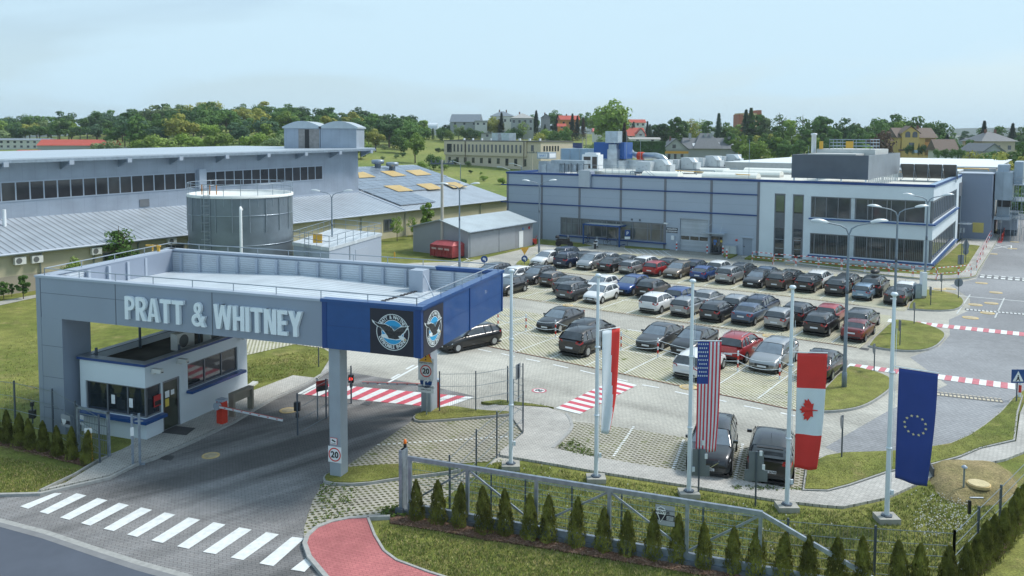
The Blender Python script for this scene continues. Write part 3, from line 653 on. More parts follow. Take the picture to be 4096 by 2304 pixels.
ws={'P':.52,'R':.55,'A':.60,'T':.56,' ':.30,'&':.68,'W':.86,'H':.54,'I':.19,'N':.56,'E':.44,'Y':.60}
tot=sum(ws[c] for c in LET)+.055*(len(LET)-1); sxx=(13.95-5.2)/tot; x=5.2
for ch in LET:
    if ch!=' ':
        m=MB(); zz=0
        for k,poly in enumerate(glyph(ch,ws[ch]*sxx,.98,.185)): m.xz([(px+x,pz+5.5) for px,pz in poly],-.16-.0015*k,-.02-.0005*k)
        m.build('letter',letter_m,gate)
    x+=ws[ch]*sxx+.055*sxx
# emblem boards
navy=mat('emblem_navy',(.012,.014,.03),.4,var=.05); em_w=mat('emblem_white',(.70,.78,.80),.5,var=0); em_b=mat('emblem_blue',(.02,.32,.62),.5,var=0); em_k=mat('feather_dark',(.028,.03,.033),.7,var=.5,scale=14); em_y=mat('beak_yellow',(.6,.42,.12),.5,var=0)
EAGLE_W=[[(1174,903),(1205,925),(1188,912),(1235,928),(1300,930),(1355,950),(1382,975),(1410,958),(1440,938),(1475,938),(1518,928),(1500,950),(1510,955),(1490,970),(1478,990),(1455,1008),(1450,1018),(1478,1030),(1487,1045),(1470,1055),(1440,1048),(1400,1056),(1320,1052),(1268,1040),(1262,1020),(1300,1012),(1270,985),(1255,965),(1225,955),(1200,940),(1180,922)]]
EAGLE_K=[[(1195,916),(1240,933),(1300,935),(1350,954),(1380,985),(1412,963),(1445,946),(1500,938),(1484,962),(1470,985),(1450,1002),(1440,1015),(1415,1022),(1430,1040),(1395,1050),(1330,1045),(1310,1015),(1285,985),(1262,962),(1228,950),(1205,935)]]
def emblem(par,M,w,h,cx,cy,rad):
    """board in local xz plane; cx,cy centre of the rings, drawn slightly proud of the board"""
    def flat(nm,polys,m,y,base=None):
        b=MB()
        for i,p in enumerate(polys): b.xz(p,-y-.0004*i,-y+.0045,0,M)
        return b.build(nm,m,base or par)
    bd=flat('emblem_board',[[(0,0),(w,0),(w,h),(0,h)]],navy,.006)
    def circ(r,n=40): return [(cx+r*math.cos(2*pi*i/n),cy+r*math.sin(2*pi*i/n)) for i in range(n)]
    def annulus(r0,r1,n=40):
        P=[]
        for i in range(n):
            a0,a1=2*pi*i/n,2*pi*(i+1)/n; P.append([(cx+r*math.cos(a),cy+r*math.sin(a)) for r,a in ((r0,a0),(r1,a0),(r1,a1),(r0,a1))])
        return P
    b=MB()
    for p in annulus(rad*.965,rad): b.xz(p,-.014,-.008,0,M)
    for p in annulus(rad*.655,rad*.685): b.xz(p,-.014,-.008,0,M)
    b.build('emblem_ring',em_w,bd)
    flat('emblem_disc',[circ(rad*.655)],em_b,.014,bd)
    S=rad/150.
    cv=lambda P:[(cx+(x-1365)*S,cy-(y-995)*S) for x,y in P]
    flat('eagle_outline',[cv(p) for p in EAGLE_W],em_w,.022,bd)
    flat('eagle_body',[cv(p) for p in EAGLE_K],em_k,.030,bd)
    fe=[]
    for i in range(16):
        x=1240+i*14; y0=940+abs(i-9)*1.5; fe.append(cv([(x,y0),(x+3,y0),(x+24,y0+46-abs(i-8)*2),(x+20,y0+46-abs(i-8)*2)]))
    flat('feathers',fe,mat('feather_grey',(.10,.105,.105),.7,var=.2),.036,bd)
    flat('eagle_head',[cv([(1440,1018),(1470,1028),(1480,1040),(1462,1048),(1435,1035)])],em_w,.042,bd); flat('eagle_beak',[cv([(1470,1035),(1484,1038),(1487,1050),(1476,1052)])],em_y,.048,bd)
    flat('tail',[cv([(1262,1022),(1305,1012),(1325,1030),(1300,1045),(1266,1040)])],em_w,.039,bd)
    for txt,a0,a1,up in (('PRATT & WHITNEY',158,22,1),('DEPENDABLE ENGINES',200,340,0)):
        for i,ch in enumerate(txt):
            if ch==' ': continue
            a=R(a0+(a1-a0)*(i+.5)/len(txt)); me=text_mesh(ch,rad*.27,.004,sx=.78,align='CENTER',offset=.004)
            rr=rad*(.745 if up else .90)
            T=Matrix.Translation((cx+rr*math.cos(a),0,cy+rr*math.sin(a)))@Matrix.Rotation(-(a-pi/2) if up else -(a+pi/2),4,'Y')@XZ
            me.transform(T); me.transform(Matrix.Translation((0,-.012,0))); me.transform(M); me.materials.clear(); me.materials.append(em_w); me.name='ring_letter'; link_mesh('ring_letter',me,bd)
s0=16.86; emblem(gate,Matrix.Translation((s0,-.03,Z0-.02)),1.80,1.70,.95,.86,.68)
dd=(BRc-Vector((18.95,.29))).normalized(); M2=Matrix.Translation((18.972,.14,Z0-.02))@Matrix.Rotation(math.atan2(dd.y,dd.x),4,'Z'); emblem(gate,M2,1.80,1.70,.92,.86,.68)
# signs fixed on the columns (flat boards)
def board(name,par,x,z,w,h,m,y=-.01,th=.012,label=None):
    b=MB().box(x-w/2,y-th,z-h/2,x+w/2,y,z+h/2); o=b.build(name,m,par)
    if label: o['label']=label
    return o
def ringmesh(cx,cz,r0,r1,y0,y1,n=28):
    b=MB()
    for i in range(n):
        a0,a1=2*pi*i/n,2*pi*(i+1)/n; b.xz([(cx+r*math.cos(a),cz+r*math.sin(a)) for r,a in ((r0,a0),(r1,a0),(r1,a1),(r0,a1))],y0,y1)
    return b
def discmesh(cx,cz,r,y0,y1,n=28): return MB().xz([(cx+r*math.cos(2*pi*i/n),cz+r*math.sin(2*pi*i/n)) for i in range(n)],y0,y1)
sg_red=mat('sign_red',(.60,.03,.02),.45,var=0); sg_blue=mat('sign_blue',(.01,.06,.22),.45,var=0); ink=mat('sign_ink',(.012,.012,.014),.6,var=0)
def speed_sign(par,x,z,w,h,y,r,size):
    bd=board('sign_board',par,x,z,w,h,sign_white,y); ringmesh(x,z,r*.84,r,y-.02,y-.013).build('red_ring',sg_red,bd)
    put_text('digits','20',size,.004,ink,bd,(x,y-.018,z-size*.34),align='CENTER',offset=size*.03); return bd
c1s=root(GF,'speed_sign','square 20 speed limit plate fixed low on the nearer canopy column','sign',15.21,.10,0)
speed_sign(c1s,0,1.0,.58,.62,-.02,.27,.34)
c1c=root(GF,'camera_sign','small red rimmed camera notice above the 20 plate on the nearer column','sign',15.17,.10,0)
bd=board('sign_board',c1c,0,1.52,.30,.26,sg_red,-.02); board('sign_face',bd,0,1.52,.27,.23,sign_white,-.032); MB().xz([(-.09,1.55),(.07,1.49),(.10,1.53),(-.05,1.6)],-.052,-.046).build('camera_pictogram',ink,bd); MB().box(-.1,-.052,1.44,.1,-.046,1.455).build('text_line',ink,bd)
# warning sign mast before the second column
ms=g(1500+497/2.408,1350+772/2.408); ml=GF.loc(ms)
mast=root(GF,'sign_mast','sign post before the rear canopy column with warning triangle, 20 and turn arrow','sign',ml.x,ml.y,0)
MB().cyl(0,0,0,4.55,.035,10).build('post',steel,mast)
zs=lambda yp: hgt(ms,yp)
zc=zs(1350+165/2.408); hw=.42
o=MB().xz([(-hw,zc-.38),(hw,zc-.38),(0,zc+.38)],-.06,-.05).build('warning_triangle',sg_red,mast); MB().xz([(-hw*.82,zc-.33),(hw*.82,zc-.33),(0,zc+.27)],-.072,-.064).build('triangle_face',mat('sign_amber',(.75,.40,.05),.5,var=0),o)
MB().box(-.03,-.085,zc-.12,.03,-.078,zc+.12).build('exclamation_mark',ink,o); MB().box(-.03,-.085,zc-.25,.03,-.078,zc-.18).build('exclamation_dot',ink,o)
def tboard(z,h,lines):
    bd=board('text_board',mast,0,z,.82,h,sign_white,-.05)
    for i,t in enumerate(lines): put_text('text_line',t,.10,.003,ink,bd,(0,-.07,z+h*.16-i*.13),align='CENTER')
tboard(zs(1350+232/2.408),.36,['Zmiana','organizacji ruchu'])
speed_sign(mast,0,zs(1350+320/2.408),.80,.92,-.05,.29,.36)
z=zs(1350+423/2.408); dsc=discmesh(0,z,.31,-.062,-.05).build('turn_arrow_disc',sg_blue,mast)
MB().xz([(-.13,z-.2),(-.05,z-.2),(-.05,z-.02),(0,z+.03),(.06,z+.03),(.06,z-.05),(.2,z+.07),(.06,z+.2),(.06,z+.12),(-.02,z+.12),(-.13,z+.02)],-.075,-.068).build('arrow',sign_white,dsc)
tboard(zs(1350+490/2.408),.38,['Szlaban automatyczny','jeden pojazd'])
# ---------------------------------------------------------------- guardhouse
GH=Fr(g(586,1768),-20.37); gh=root(GF,'guardhouse','small white guardhouse with blue sills and a flat dark roof under the canopy','building',1.75,.60)
# local box: width 3.70 (u), depth 6.9 (v), height 3.4
W_,D_,Hh=3.70,6.75,3.4
def wallwin(b,axis,fix,segs,zlo,zhi,th=.25): pass
wb=MB()
def wall_with_hole(x0,x1,y,th,z0,z1,holes,axis='x'):
    xs=sorted({x0,x1,*[h[0] for h in holes],*[h[1] for h in holes]})
    for a,c in zip(xs,xs[1:]):
        hs=[h for h in holes if h[0]<=a+1e-6 and h[1]>=c-1e-6]
        spans=[(z0,z1)]
        for h in hs:
            ns=[]
            for s,e in spans:
                if h[2]>s: ns.append((s,min(e,h[2])))
                if h[3]<e: ns.append((max(s,h[3]),e))
            spans=ns
        for s,e in spans:
            if e-s>.01:
                if axis=='x': wb.box(a,y,s,c,y+th,e)
                else: wb.box(y-th,a,s,y,c,e)
def gloc(px,py,u): # (v,z) on right wall plane
    return GF.side(px,py,u)
fw_l=GF.wall(0+558/1.603,1400+240/1.603,.6);
UR=1.75+W_
fz0,fz1=1.02,2.35
wall_with_hole(0,W_,0,.25,0,Hh,[(.30,W_,fz0,fz1)])
# right wall: corner window, door, big window
def rv(px,py): v,z=GF.side(px,py,UR); return v-.6,z
v1,_=rv(930/1.603,1400+300/1.603); dv0,_=rv(1025/1.603,1400+400/1.603); dv1,dz=rv(1128/1.603,1400+222/1.603); bv0,bz0=rv(1190/1.603,1400+320/1.603); bv1,bz1=rv(1523/1.603,1400+65/1.603)
bv0+=.0; bz0=1.55; bz1=2.75; dv0=min(max(dv0,1.0),1.3); dv1=dv0+1.05; bv0=max(bv0,dv1+.5); bv1=min(bv1,D_-.05)
wall_with_hole(0.25,D_,W_,.25,0,Hh,[(0.25,dv0-.08,fz0,fz1),(dv0,dv1,0,2.35),(bv0,bv1,bz0,bz1)],'y')
wb.box(0,.25,0,.25,D_-.25,Hh); wb.box(0,D_-.25,0,W_-.25,D_,Hh); wb.box(.25,.25,0,W_-.25,D_-.25,.12)
wb.build('wall',white_wall,gh)
MB().box(.25,.25,Hh-.35,W_-.25,D_-.25,Hh-.3).build('roof',mat('dirty_roof',(.055,.052,.045),.95,var=.6,scale=1.1,detail=8),gh)
cp=MB(); cp.box(-.08,-.08,Hh,W_+.08,.3,Hh+.03); cp.box(W_-.3,.3,Hh,W_+.08,D_+.08,Hh+.03); cp.box(-.08,.3,Hh,.3,D_+.08,Hh+.03); cp.box(.3,D_-.3,Hh,W_-.3,D_+.08,Hh+.03); cp.build('roof_coping',mat('coping_dark',(.16,.19,.23),.4,.3,var=.1),gh)
cp=MB(); cp.box(-.085,-.086,Hh-.11,W_+.086,-.003,Hh-.004); cp.box(W_+.003,-.003,Hh-.11,W_+.086,D_+.08,Hh-.004); cp.build('blue_band',blue_trim,gh)
def window(par,x0,x1,z0,z1,y,divs,axis='x',m=glass_d,fr=.06,name='window'):
    """framed window standing in a wall; axis x faces -y, axis y faces +x"""
    f=MB()
    def bx(a,c,s,e,o0,o1):
        if axis=='x': f.box(a,y+o0,s,c,y+o1,e)
        else: f.box(y-o1,a,s,y-o0,c,e)
    bx(x0,x1,z0,z0+fr,0,.09); bx(x0,x1,z1-fr,z1,0,.09)
    for d in [x0+fr/2]+[x0+(x1-x0)*t for t in divs]+[x1-fr/2]: bx(d-fr/2,d+fr/2,z0+fr,z1-fr,0,.09)
    o=f.build(name,frame_m,par); gq=MB()
    if axis=='x': gq.box(x0+.01,y+.04,z0+.01,x1-.01,y+.06,z1-.01)
    else: gq.box(y-.06,x0+.01,z0+.01,y-.04,x1-.01,z1-.01)
    gq.build('pane',m,o); return o
window(gh,.30,W_-.05,fz0,fz1,.05,(.36,.70)); window(gh,.1,dv0-.08,fz0,fz1,W_-.05,(),'y'); window(gh,bv0,bv1,bz0,bz1,W_-.05,(.34,.68),'y')
dr=MB(); dr.box(W_-.12,dv0,.02,W_-.05,dv0+.1,2.35); dr.box(W_-.12,dv1-.1,.02,W_-.05,dv1,2.35); dr.box(W_-.12,dv0+.1,2.25,W_-.05,dv1-.1,2.35); dr.box(W_-.12,dv0+.1,.02,W_-.05,dv1-.1,.14); dr=dr.build('door',frame_m,gh)
MB().box(W_-.10,dv0+.1,.14,W_-.07,dv1-.1,2.25).build('door_pane',glass('door_glass',(.05,.06,.045),.08),dr); MB().box(W_-.05,dv1-.2,1.0,W_-.02,dv1-.15,1.35).build('handle',black_p,dr)
nb=MB(); nb.box(W_-.065,dv0+.2,1.55,W_-.055,dv0+.45,1.85); nb.box(W_-.065,dv0+.55,1.6,W_-.055,dv0+.75,1.82); nb.build('notice',sign_white,dr); MB().box(W_-.065,dv0+.2,1.15,W_-.055,dv0+.42,1.5).build('notice',mat('notice_yellow',(.65,.5,.08),.5,var=0),dr)
si=MB(); si.box(.1,-.32,fz0-.16,W_+.3,.0,fz0-.02); si.box(W_,.0,fz0-.16,W_+.3,dv0-.06,fz0-.02); si.build('blue_sill',blue_m,gh)
si=MB(); si.box(W_,bv0-.1,bz0-.14,W_+.34,bv1+.25,bz0-.01); si.build('blue_sill',blue_m,gh)
# things seen through/ on the glass: notices
nb=MB(); nb.box(1.75,.03,1.45,1.95,.045,1.85); nb.box(2.75,.03,1.4,2.95,.045,1.8); nb.build('notice',sign_white,gh)
nb=MB().box(W_-.04,.5,1.35,W_-.03,1.0,1.85).build('notice_board',mat('notice_red',(.45,.03,.03),.5,var=0),gh); MB().box(W_-.029,.55,1.4,W_-.026,.95,1.6).build('notice_text',black_p,nb)
# roof kit: pipes, ac units
for x,y,h in ((.45,.5,.6),(.5,3.0,1.0),(2.6,4.6,.9),(3.2,2.6,.5)): MB().cyl(x,y,Hh-.3,Hh-.3+h,.06,8).build('roof_pipe',steel_dark,gh)
def ac_unit(par_fr,u,v,z,label,rot=0,group=None,s=1.):
    p=par_fr.o+par_fr.u*u+par_fr.v*v; e=empty('ac_unit',(p.x,p.y,z),par_fr.a+rot,label,'air conditioner',group)
    b=MB().box(-.45*s,-.16*s,0,.45*s,.16*s,.62*s); b.build('casing',mat('ac_white',(.62,.64,.62),.5,var=.06),e)
    k=ringmesh(-.12*s,.31*s,0,.24*s,-.175*s,-.162*s,16); k.build('fan_grille',mat('grille_dark',(.12,.13,.13),.6,var=.1),e); return e
ac_unit(GF,1.75+2.5,.6+3.6,3.15,'grey cooling unit on the guardhouse roof under the canopy',R(90),s=1.25)
ac_unit(GF,1.75+3.0,.6+5.2,3.15,'second cooling unit on the guardhouse roof, deeper under the canopy',R(90),s=1.25)
# louvre slats between pier and rear of canopy
lv=root(GF,'slatted_screen','slatted steel screen behind the guardhouse roof, lawn showing between slats','screen',1.6,8.9)
b=MB()
for i in range(7): b.tube([(-.2,0,3.55+i*.2),(3.2,0.,3.55+i*.2)],.03,6)
for x in (0,1.6,3.1): b.box(x-.03,-.02,3.1,x+.03,.02,5.1)
b.build('slats',steel,lv)
for (vv,zz,l) in ((.35,2.95,'cctv camera on the guardhouse wall above its door'),(1.9,3.0,'cctv camera on guardhouse wall, middle of three'),(6.3,3.1,'cctv camera at the far top corner of the guardhouse')):
    e=root(GF,'security_camera',l,'camera',1.75+W_,.6+vv,zz); b=MB(); b.box(0,-.04,-.05,.22,.04,.03); b.box(.1,-.09,.03,.6,.09,.2); b.build('housing',mat('cctv_white',(.55,.57,.55),.5,var=.05),e); MB().cyl(.62,0,.06,.08,.05,8).build('lens',black_p,e)
# ================================================================ MAIN PLANT BUILDING
MF=Fr((-0.67,109.83),-33.0)
mb=root(MF,'plant_building','long grey and white plant building with blue bands and rooftop machinery behind the car park','building')
LG,LWt,DV=33.41,50.80,27.0; TZ=8.62
hall_wall=mat('hall_panel',(.35,.415,.50),.5,.1,var=.035,scale=.25); roof_white=mat('roof_membrane',(.60,.62,.58),.85,var=.10,scale=.4,detail=7)
blind=ribbed('blind_glass',(.085,.10,.105),.17,0,.06,0,.0,.22,-.1); blind_y=ribbed('blind_glass_side',(.085,.10,.105),.17,1,.06,0,.0,.3,-.1)
b=MB()
def holes_wall(b,x0,x1,y,th,z0,z1,holes,axis='x'):
    global wb; wb=b; wall_with_hole(x0,x1,y,th,z0,z1,holes,axis)
holes_wall(b,0,LG-.1,0,.3,0,TZ-.25,[(8.2,22.55,.78,3.02),(24.3,27.7,0,3.78),(27.98,29.45,0,1.98),(31.76,32.8,0,2.0)])
b.box(0,.3,0,.3,58,TZ-.25); b.box(0,58,0,LWt,58.3,TZ-.25); b.build('grey_wall',hall_wall,mb)
b=MB()
holes_wall(b,LG+.1,LWt,0,.3,0,TZ-.22,[(35.17,36.34,0,7.15),(37.13,38.30,0,7.13),(39.03,LWt,4.75,7.0),(39.03,LWt,.80,3.05)])
holes_wall(b,.3,DV+4,LWt,.3,0,TZ-.22,[(.3,24.6,4.75,7.0),(.3,24.6,.75,3.05),(27.3,30.7,0,7.6)],'y'); b.build('white_wall',white_wall,mb)
MB().box(.3,.3,TZ-.75,LWt-.3,58,TZ-.65).build('roof',roof_white,mb)
b=MB(); b.box(.02,.02,TZ-.65,LWt-.3,.3,TZ-.26); b.build('parapet',white_wall,mb)
# blue coping and bands
b=MB(); b.box(-.12,-.1,TZ-.25,10.95,.45,TZ); b.box(12.5,-.1,TZ-.25,LWt+.12,.45,TZ); b.box(-.12,.45,TZ-.25,.42,40,TZ); b.box(LWt-.5,.45,TZ-.25,LWt+.12,29.7,TZ); b.build('blue_coping',blue_trim,mb)
MB().box(LWt-.45,.0,TZ,LWt+.08,29.6,TZ+.012).build('coping_top',mat('coping_sky',(.30,.42,.55),.4,.2,var=.05),mb)
for z in (6.90,4.60): MB().box(-.9,-.14,z-.07,LG-.12,-.02,z+.07).build('blue_band',blue_trim,mb)
for z in (4.62,.64):
    b=MB(); b.box(38.9,-.3,z-.07,LWt+.3,.0,z+.07); b.box(LWt,.0,z-.07,LWt+.3,25.2,z+.07); b.build('blue_sill',blue_m,mb)
MB().box(8.05,-.25,.60,22.65,0,.74).build('blue_sill',blue_trim,mb)
for x in (.12,5.41,10.93,16.65,22.39,28.02,LG):
    MB().box(x-.14,-.05,(0 if x not in (28.02,22.39,16.65,10.93) else (3.05 if x in (10.93,16.65) else (0 if x==22.39 else 2.0))),x+.14,-.0,TZ-.26).build('wall_seam',mat('seam_grey',(.165,.175,.20),.6,var=.03),mb)
b=MB()
for z in (2.3,3.45,5.7,8.0): b.box(.3,-.004,z,LG-.2,0,z+.02)
b.build('panel_joint',mat('fine_joint',(.24,.29,.34),.7,var=0),mb)
# ribbon window left, with casements
rwp=(0,.055,.11,.18,.20,.275,.30,.41,.455,.545,.59,.70,.835,.865,.955,1)
window(mb,8.2,22.55,.78,3.02,.06,[t for t in rwp[1:-1]],m=mat('ribbon_glass',(.11,.13,.135),.05,0,var=.55,scale=.35,spec=.9),fr=.14,name='ribbon_window')
# office windows
def ux(px,py): return W_px(px,py)[0]
def W_px(x,y): return MF.wall(x,y,0)
up=[ux(3200+x/6.44,640+y/6.44) for x,y in ((390,1000),(680,1000),(985,1000),(1300,1000),(1440,1000),(1750,1100),(1870,1100),(2245,1100),(2355,1100))]
for (z0,z1,py,nm) in ((4.72,6.98,0,'upper'),(.75,3.03,1,'lower')):
    dv=[(u-39.03)/(LWt-39.03) for u in up]+[.955-.17]
    o=window(mb,39.03,LWt-.02,z0,z1,.08,dv,m=blind if py else glass_m,fr=.09,name='window_band')
    MB().box(up[3]+.08,.02,z0+.02,up[4]-.08,.07,z1-.02).build('white_mullion',mat('mullion_white',(.45,.52,.56),.5,var=.1),o)
    MB().box(LWt-.75,.02,z0+.02,LWt-.25,.07,z1-.02).build('white_mullion',MATS['mullion_white'],o)
    window(mb,.02,24.6,z0+(.03 if py else .05),z1,LWt-.10,[i/14. for i in range(1,14)],'y',m=glass('side_glass',(.10,.125,.14),.03),fr=.22,name='window_band')
for a,c,zt_ in ((35.17,36.34,7.13),(37.13,38.30,7.11)):
    o=window(mb,a,c,.02,zt_,.1,(),m=glass('stair_glass',(.035,.045,.05),.06),fr=.12,name='stair_window')
    MB().box(a+.12,.10,3.35,c-.12,.13,5.05).build('spandrel_panel',mat('spandrel',(.12,.135,.15),.4,.2,var=.08),o)
    MB().box(a+.14,.11,5.2,c-.14,.13,6.95).build('upper_pane',glass('stair_green',(.10,.13,.085),.08),o)
    for z in (1.1,2.1): MB().box(a+.1,.10,z,c-.1,.12,z+.05).build('transom',steel,o)
d=MB(); d.box(37.25,.06,.02,37.35,.1,2.45); d.box(38.08,.06,.02,38.18,.1,2.45); d.box(37.35,.06,2.35,38.08,.1,2.45); d.build('door',frame_m,mb)
# roller door, entrance door, side door
o=MB().box(24.3,.12,0,27.7,.2,3.78).build('garage_door',ribbed('roller_door',(.40,.45,.50),.5,2,.5,.1,.01,.85,.9),mb)
for i in range(3): MB().box(24.42+i*1.12,.10,1.32,25.42+i*1.12,.12,1.74).build('door_window',glass_d,o)
b=MB(); b.box(24.1,-.04,0,24.3,.12,3.9); b.box(27.7,-.04,0,27.86,.12,3.9); b.box(24.1,-.06,3.78,27.9,.12,4.0); b.build('door_frame',grey_panel_light,mb)
o=window(mb,28.0,29.43,.02,1.98,.08,(.7,),fr=.1,name='entrance_door'); nb=MB(); nb.box(28.35,.06,1.25,28.75,.075,1.55); nb.box(28.4,.06,.95,28.62,.075,1.2); nb.build('notice',mat('notice_blue',(.08,.2,.5),.5,var=0),o); MB().box(29.15,.06,1.3,29.4,.075,1.55).build('notice',MATS['notice_yellow'],o)
b=MB(); b.box(27.2,-1.3,2.35,29.9,-.02,2.38); b.tube([(28.1,-.02,3.4),(27.5,-1.2,2.4)],.02,5); b.tube([(29.4,-.02,3.4),(29.5,-1.2,2.4)],.02,5); b.build('glass_canopy',mat('canopy_glass',(.42,.48,.52),.1,var=.05),mb)
o=MB().box(31.76,.08,.02,32.8,.16,2.0).build('side_door',mat('door_grey',(.25,.30,.37),.5,.1,var=.04),mb); MB().box(31.85,.04,.95,31.95,.08,1.1).build('handle',black_p,o); MB().box(31.6,-.12,2.0,32.95,.05,2.1).build('door_hood',grey_panel_light,mb)
MB().cyl(31.05,-.05,1.6,1.8,.12,12).build('alarm_bell',red_p,mb)
o=MB().box(22.62,-.05,2.02,24.02,-.01,2.62).build('name_board',navy,mb)
put_text('letters','MAGAZYN',.25,.004,sign_white,o,(23.32,-.055,2.37),align='CENTER',offset=.008); put_text('letters','WYSYŁKOWY',.23,.004,sign_white,o,(23.32,-.055,2.10),align='CENTER',offset=.008)
b=MB(); b.box(10.95,-.35,7.0,12.5,.8,9.1); b.build('duct_box',mat('duct_box',(.42,.47,.52),.5,.1,var=.04),mb); MB().box(12.5,-.33,7.0,12.62,.8,8.95).build('duct_edge',grey_panel,mb)
for x in (18.15,19.2): MB().tube([(x,-.06,3.28),(x,.1,3.28)],.13,10).build('vent',steel_dark,mb)
b=MB(); b.box(22.7,-.4,3.0,22.8,0,3.06); b.box(22.5,-.6,3.06,22.95,-.25,3.2); b.build('wall_camera',sign_white,mb)
b=MB(); b.box(23.3,-.22,1.2,23.65,-.02,1.7); b.build('meter_box',sign_white,mb)
# glazed stair recess by the white wing and the grey block
gb=root(MF,'stair_block','tall plain grey block with a yellow panel at the far end of the white wing','building',0,0)
b=MB(); b.box(LWt-.3,31.7,0,54.25,38,TZ+.02); b.build('wall',mat('block_grey',(.215,.26,.345),.5,.1,var=.03,scale=.3),gb); MB().box(LWt-.35,31.62,TZ+.02,54.35,38.1,TZ+.12).build('coping',grey_panel_light,gb)
MB().box(52.2,31.66,1.0,53.45,31.69,2.3).build('yellow_panel',mat('panel_yellow',(.55,.46,.14),.6,var=.06),gb)
b=MB()
for z in (1.4,2.8,4.2,5.6,7.0): b.box(LWt+.3,31.69,z,54.0,31.695,z+.02)
b.build('panel_joint',MATS['fine_joint'],gb)
b=MB(); b.box(50.55,27.3,.05,50.62,30.7,7.55); b.build('glazing',glass_d,mb)
b=MB();
for v in (27.35,28.2,29.2,30.1,30.65): b.box(50.64,v-.05,0,50.78,v+.05,7.6)
b.box(50.64,27.3,5.9,50.9,30.7,7.6); b.build('glazing_frame',frame_m,mb)
MB().box(50.8,27.6,2.35,52.3,30.4,2.42).build('entrance_awning',MATS['canopy_glass'],mb)
# back wing with higher roof
bw=root(MF,'rear_hall','low white roofed hall stretching behind the plant building','building')
b=MB(); b.box(34,31.2,0,LWt-.4,40,8.95); b.box(16,40.2,0,LWt-.4,92,9.25); b.box(LWt-.4,38.2,0,54.2,88,9.2); b.build('wall',mat('rear_wall',(.40,.42,.42),.8,var=.06),bw)
b=MB(); b.box(33.9,31.1,8.95,LWt-.4,40.1,9.0); b.box(15.9,40.1,9.25,54.3,92.1,9.35); b.build('roof',mat('rear_roof',(.62,.68,.70),.8,var=.06,scale=.3),bw)
def kit(name,u,v,z,label,cat,group=None,rot=0): p=MF.o+MF.u*u+MF.v*v; return empty(name,(p.x,p.y,z),MF.a+rot,label,cat,group)
RZ=TZ-.65
# louvred plant screen
ls=kit('plant_screen',36.6,1.2,RZ,'dark grey louvred plant enclosure standing on the white wing roof','enclosure')
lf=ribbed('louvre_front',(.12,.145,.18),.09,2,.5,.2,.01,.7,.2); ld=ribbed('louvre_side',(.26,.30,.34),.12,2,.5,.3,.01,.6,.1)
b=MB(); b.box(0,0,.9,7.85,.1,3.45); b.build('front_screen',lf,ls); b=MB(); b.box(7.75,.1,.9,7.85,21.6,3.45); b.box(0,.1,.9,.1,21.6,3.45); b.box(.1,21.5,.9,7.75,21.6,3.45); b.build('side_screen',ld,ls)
for i in range(4): MB().box(.2+i*2.45,.02,0,.35+i*2.45,.15,.9).build('leg',sign_white,ls)
for i in range(16): MB().box(7.68,1.2+i*1.3,0,7.80,1.35+i*1.3,.9).build('leg',sign_white,ls)
b=MB(); b.box(1.2,2,2.6,6.2,12,3.55); b.box(1.0,7,3.3,7.3,16,4.0); b.build('plant_box',mat('plant_white',(.52,.54,.53),.6,var=.08),ls)
b=MB()
for (x0,y0,x1,y1) in ((2.2,8,6.6,8),(6.6,8,6.6,14),(2.2,8,2.2,14),(2.2,14,6.6,14)):
    for z in (4.35,4.75,5.1): b.tube([(x0,y0,z),(x1,y1,z)],.04,5)
    for t in (0,.33,.66,1): b.tube([(x0+(x1-x0)*t,y0+(y1-y0)*t,4.0),(x0+(x1-x0)*t,y0+(y1-y0)*t,5.1)],.04,5)
b.build('guard_rail',steel,ls); MB().box(4.0,7.9,4.1,4.8,8.0,4.9).build('rail_gate',yellow_m,ls); MB().box(1.3,6.9,4.0,1.7,7.0,4.9).build('rail_gate',yellow_m,ls); MB().lathe([(.28,0),(.28,2.1),(.36,2.1),(.36,2.3),(0,2.35)],12,(.2,9,3.5)).build('flue',sign_white,ls)
# solar collector rack
sr=kit('solar_rack',44.9,20.0,RZ,'tilted rack of four solar panels seen from behind on the white wing roof','solar panels')
sp_m=mat('panel_back',(.15,.145,.135),.6,var=.08);
tl=MF.px(3600+165/6.44,640+70/6.44,10.2);
for i in range(4):
    x=i*1.55; b=MB(); b.add([(x,.2,2.1),(x+1.46,.2,2.1),(x+1.46,2.6,.35),(x,2.6,.35)],[(0,3,2,1)]); b.add([(x,.24,2.14),(x+1.46,.24,2.14),(x+1.46,2.64,.39),(x,2.64,.39)],[(0,1,2,3)]); b.build('panel',sp_m,sr)
b=MB()
for i in range(5):
    x=i*1.53; b.obox((x,.17,2.06),(x,2.57,.31),.06,.06); b.tube([(x,.2,0),(x,.2,2.0)],.035,5); b.tube([(x,.2,.1),(x,2.6,.3)],.03,5); b.tube([(x,.2,1.2),(x,1.4,1.1)],.025,5)
b.obox((0,.15,.1),(6.2,.15,.1),.07,.07); b.build('frame',steel,sr)
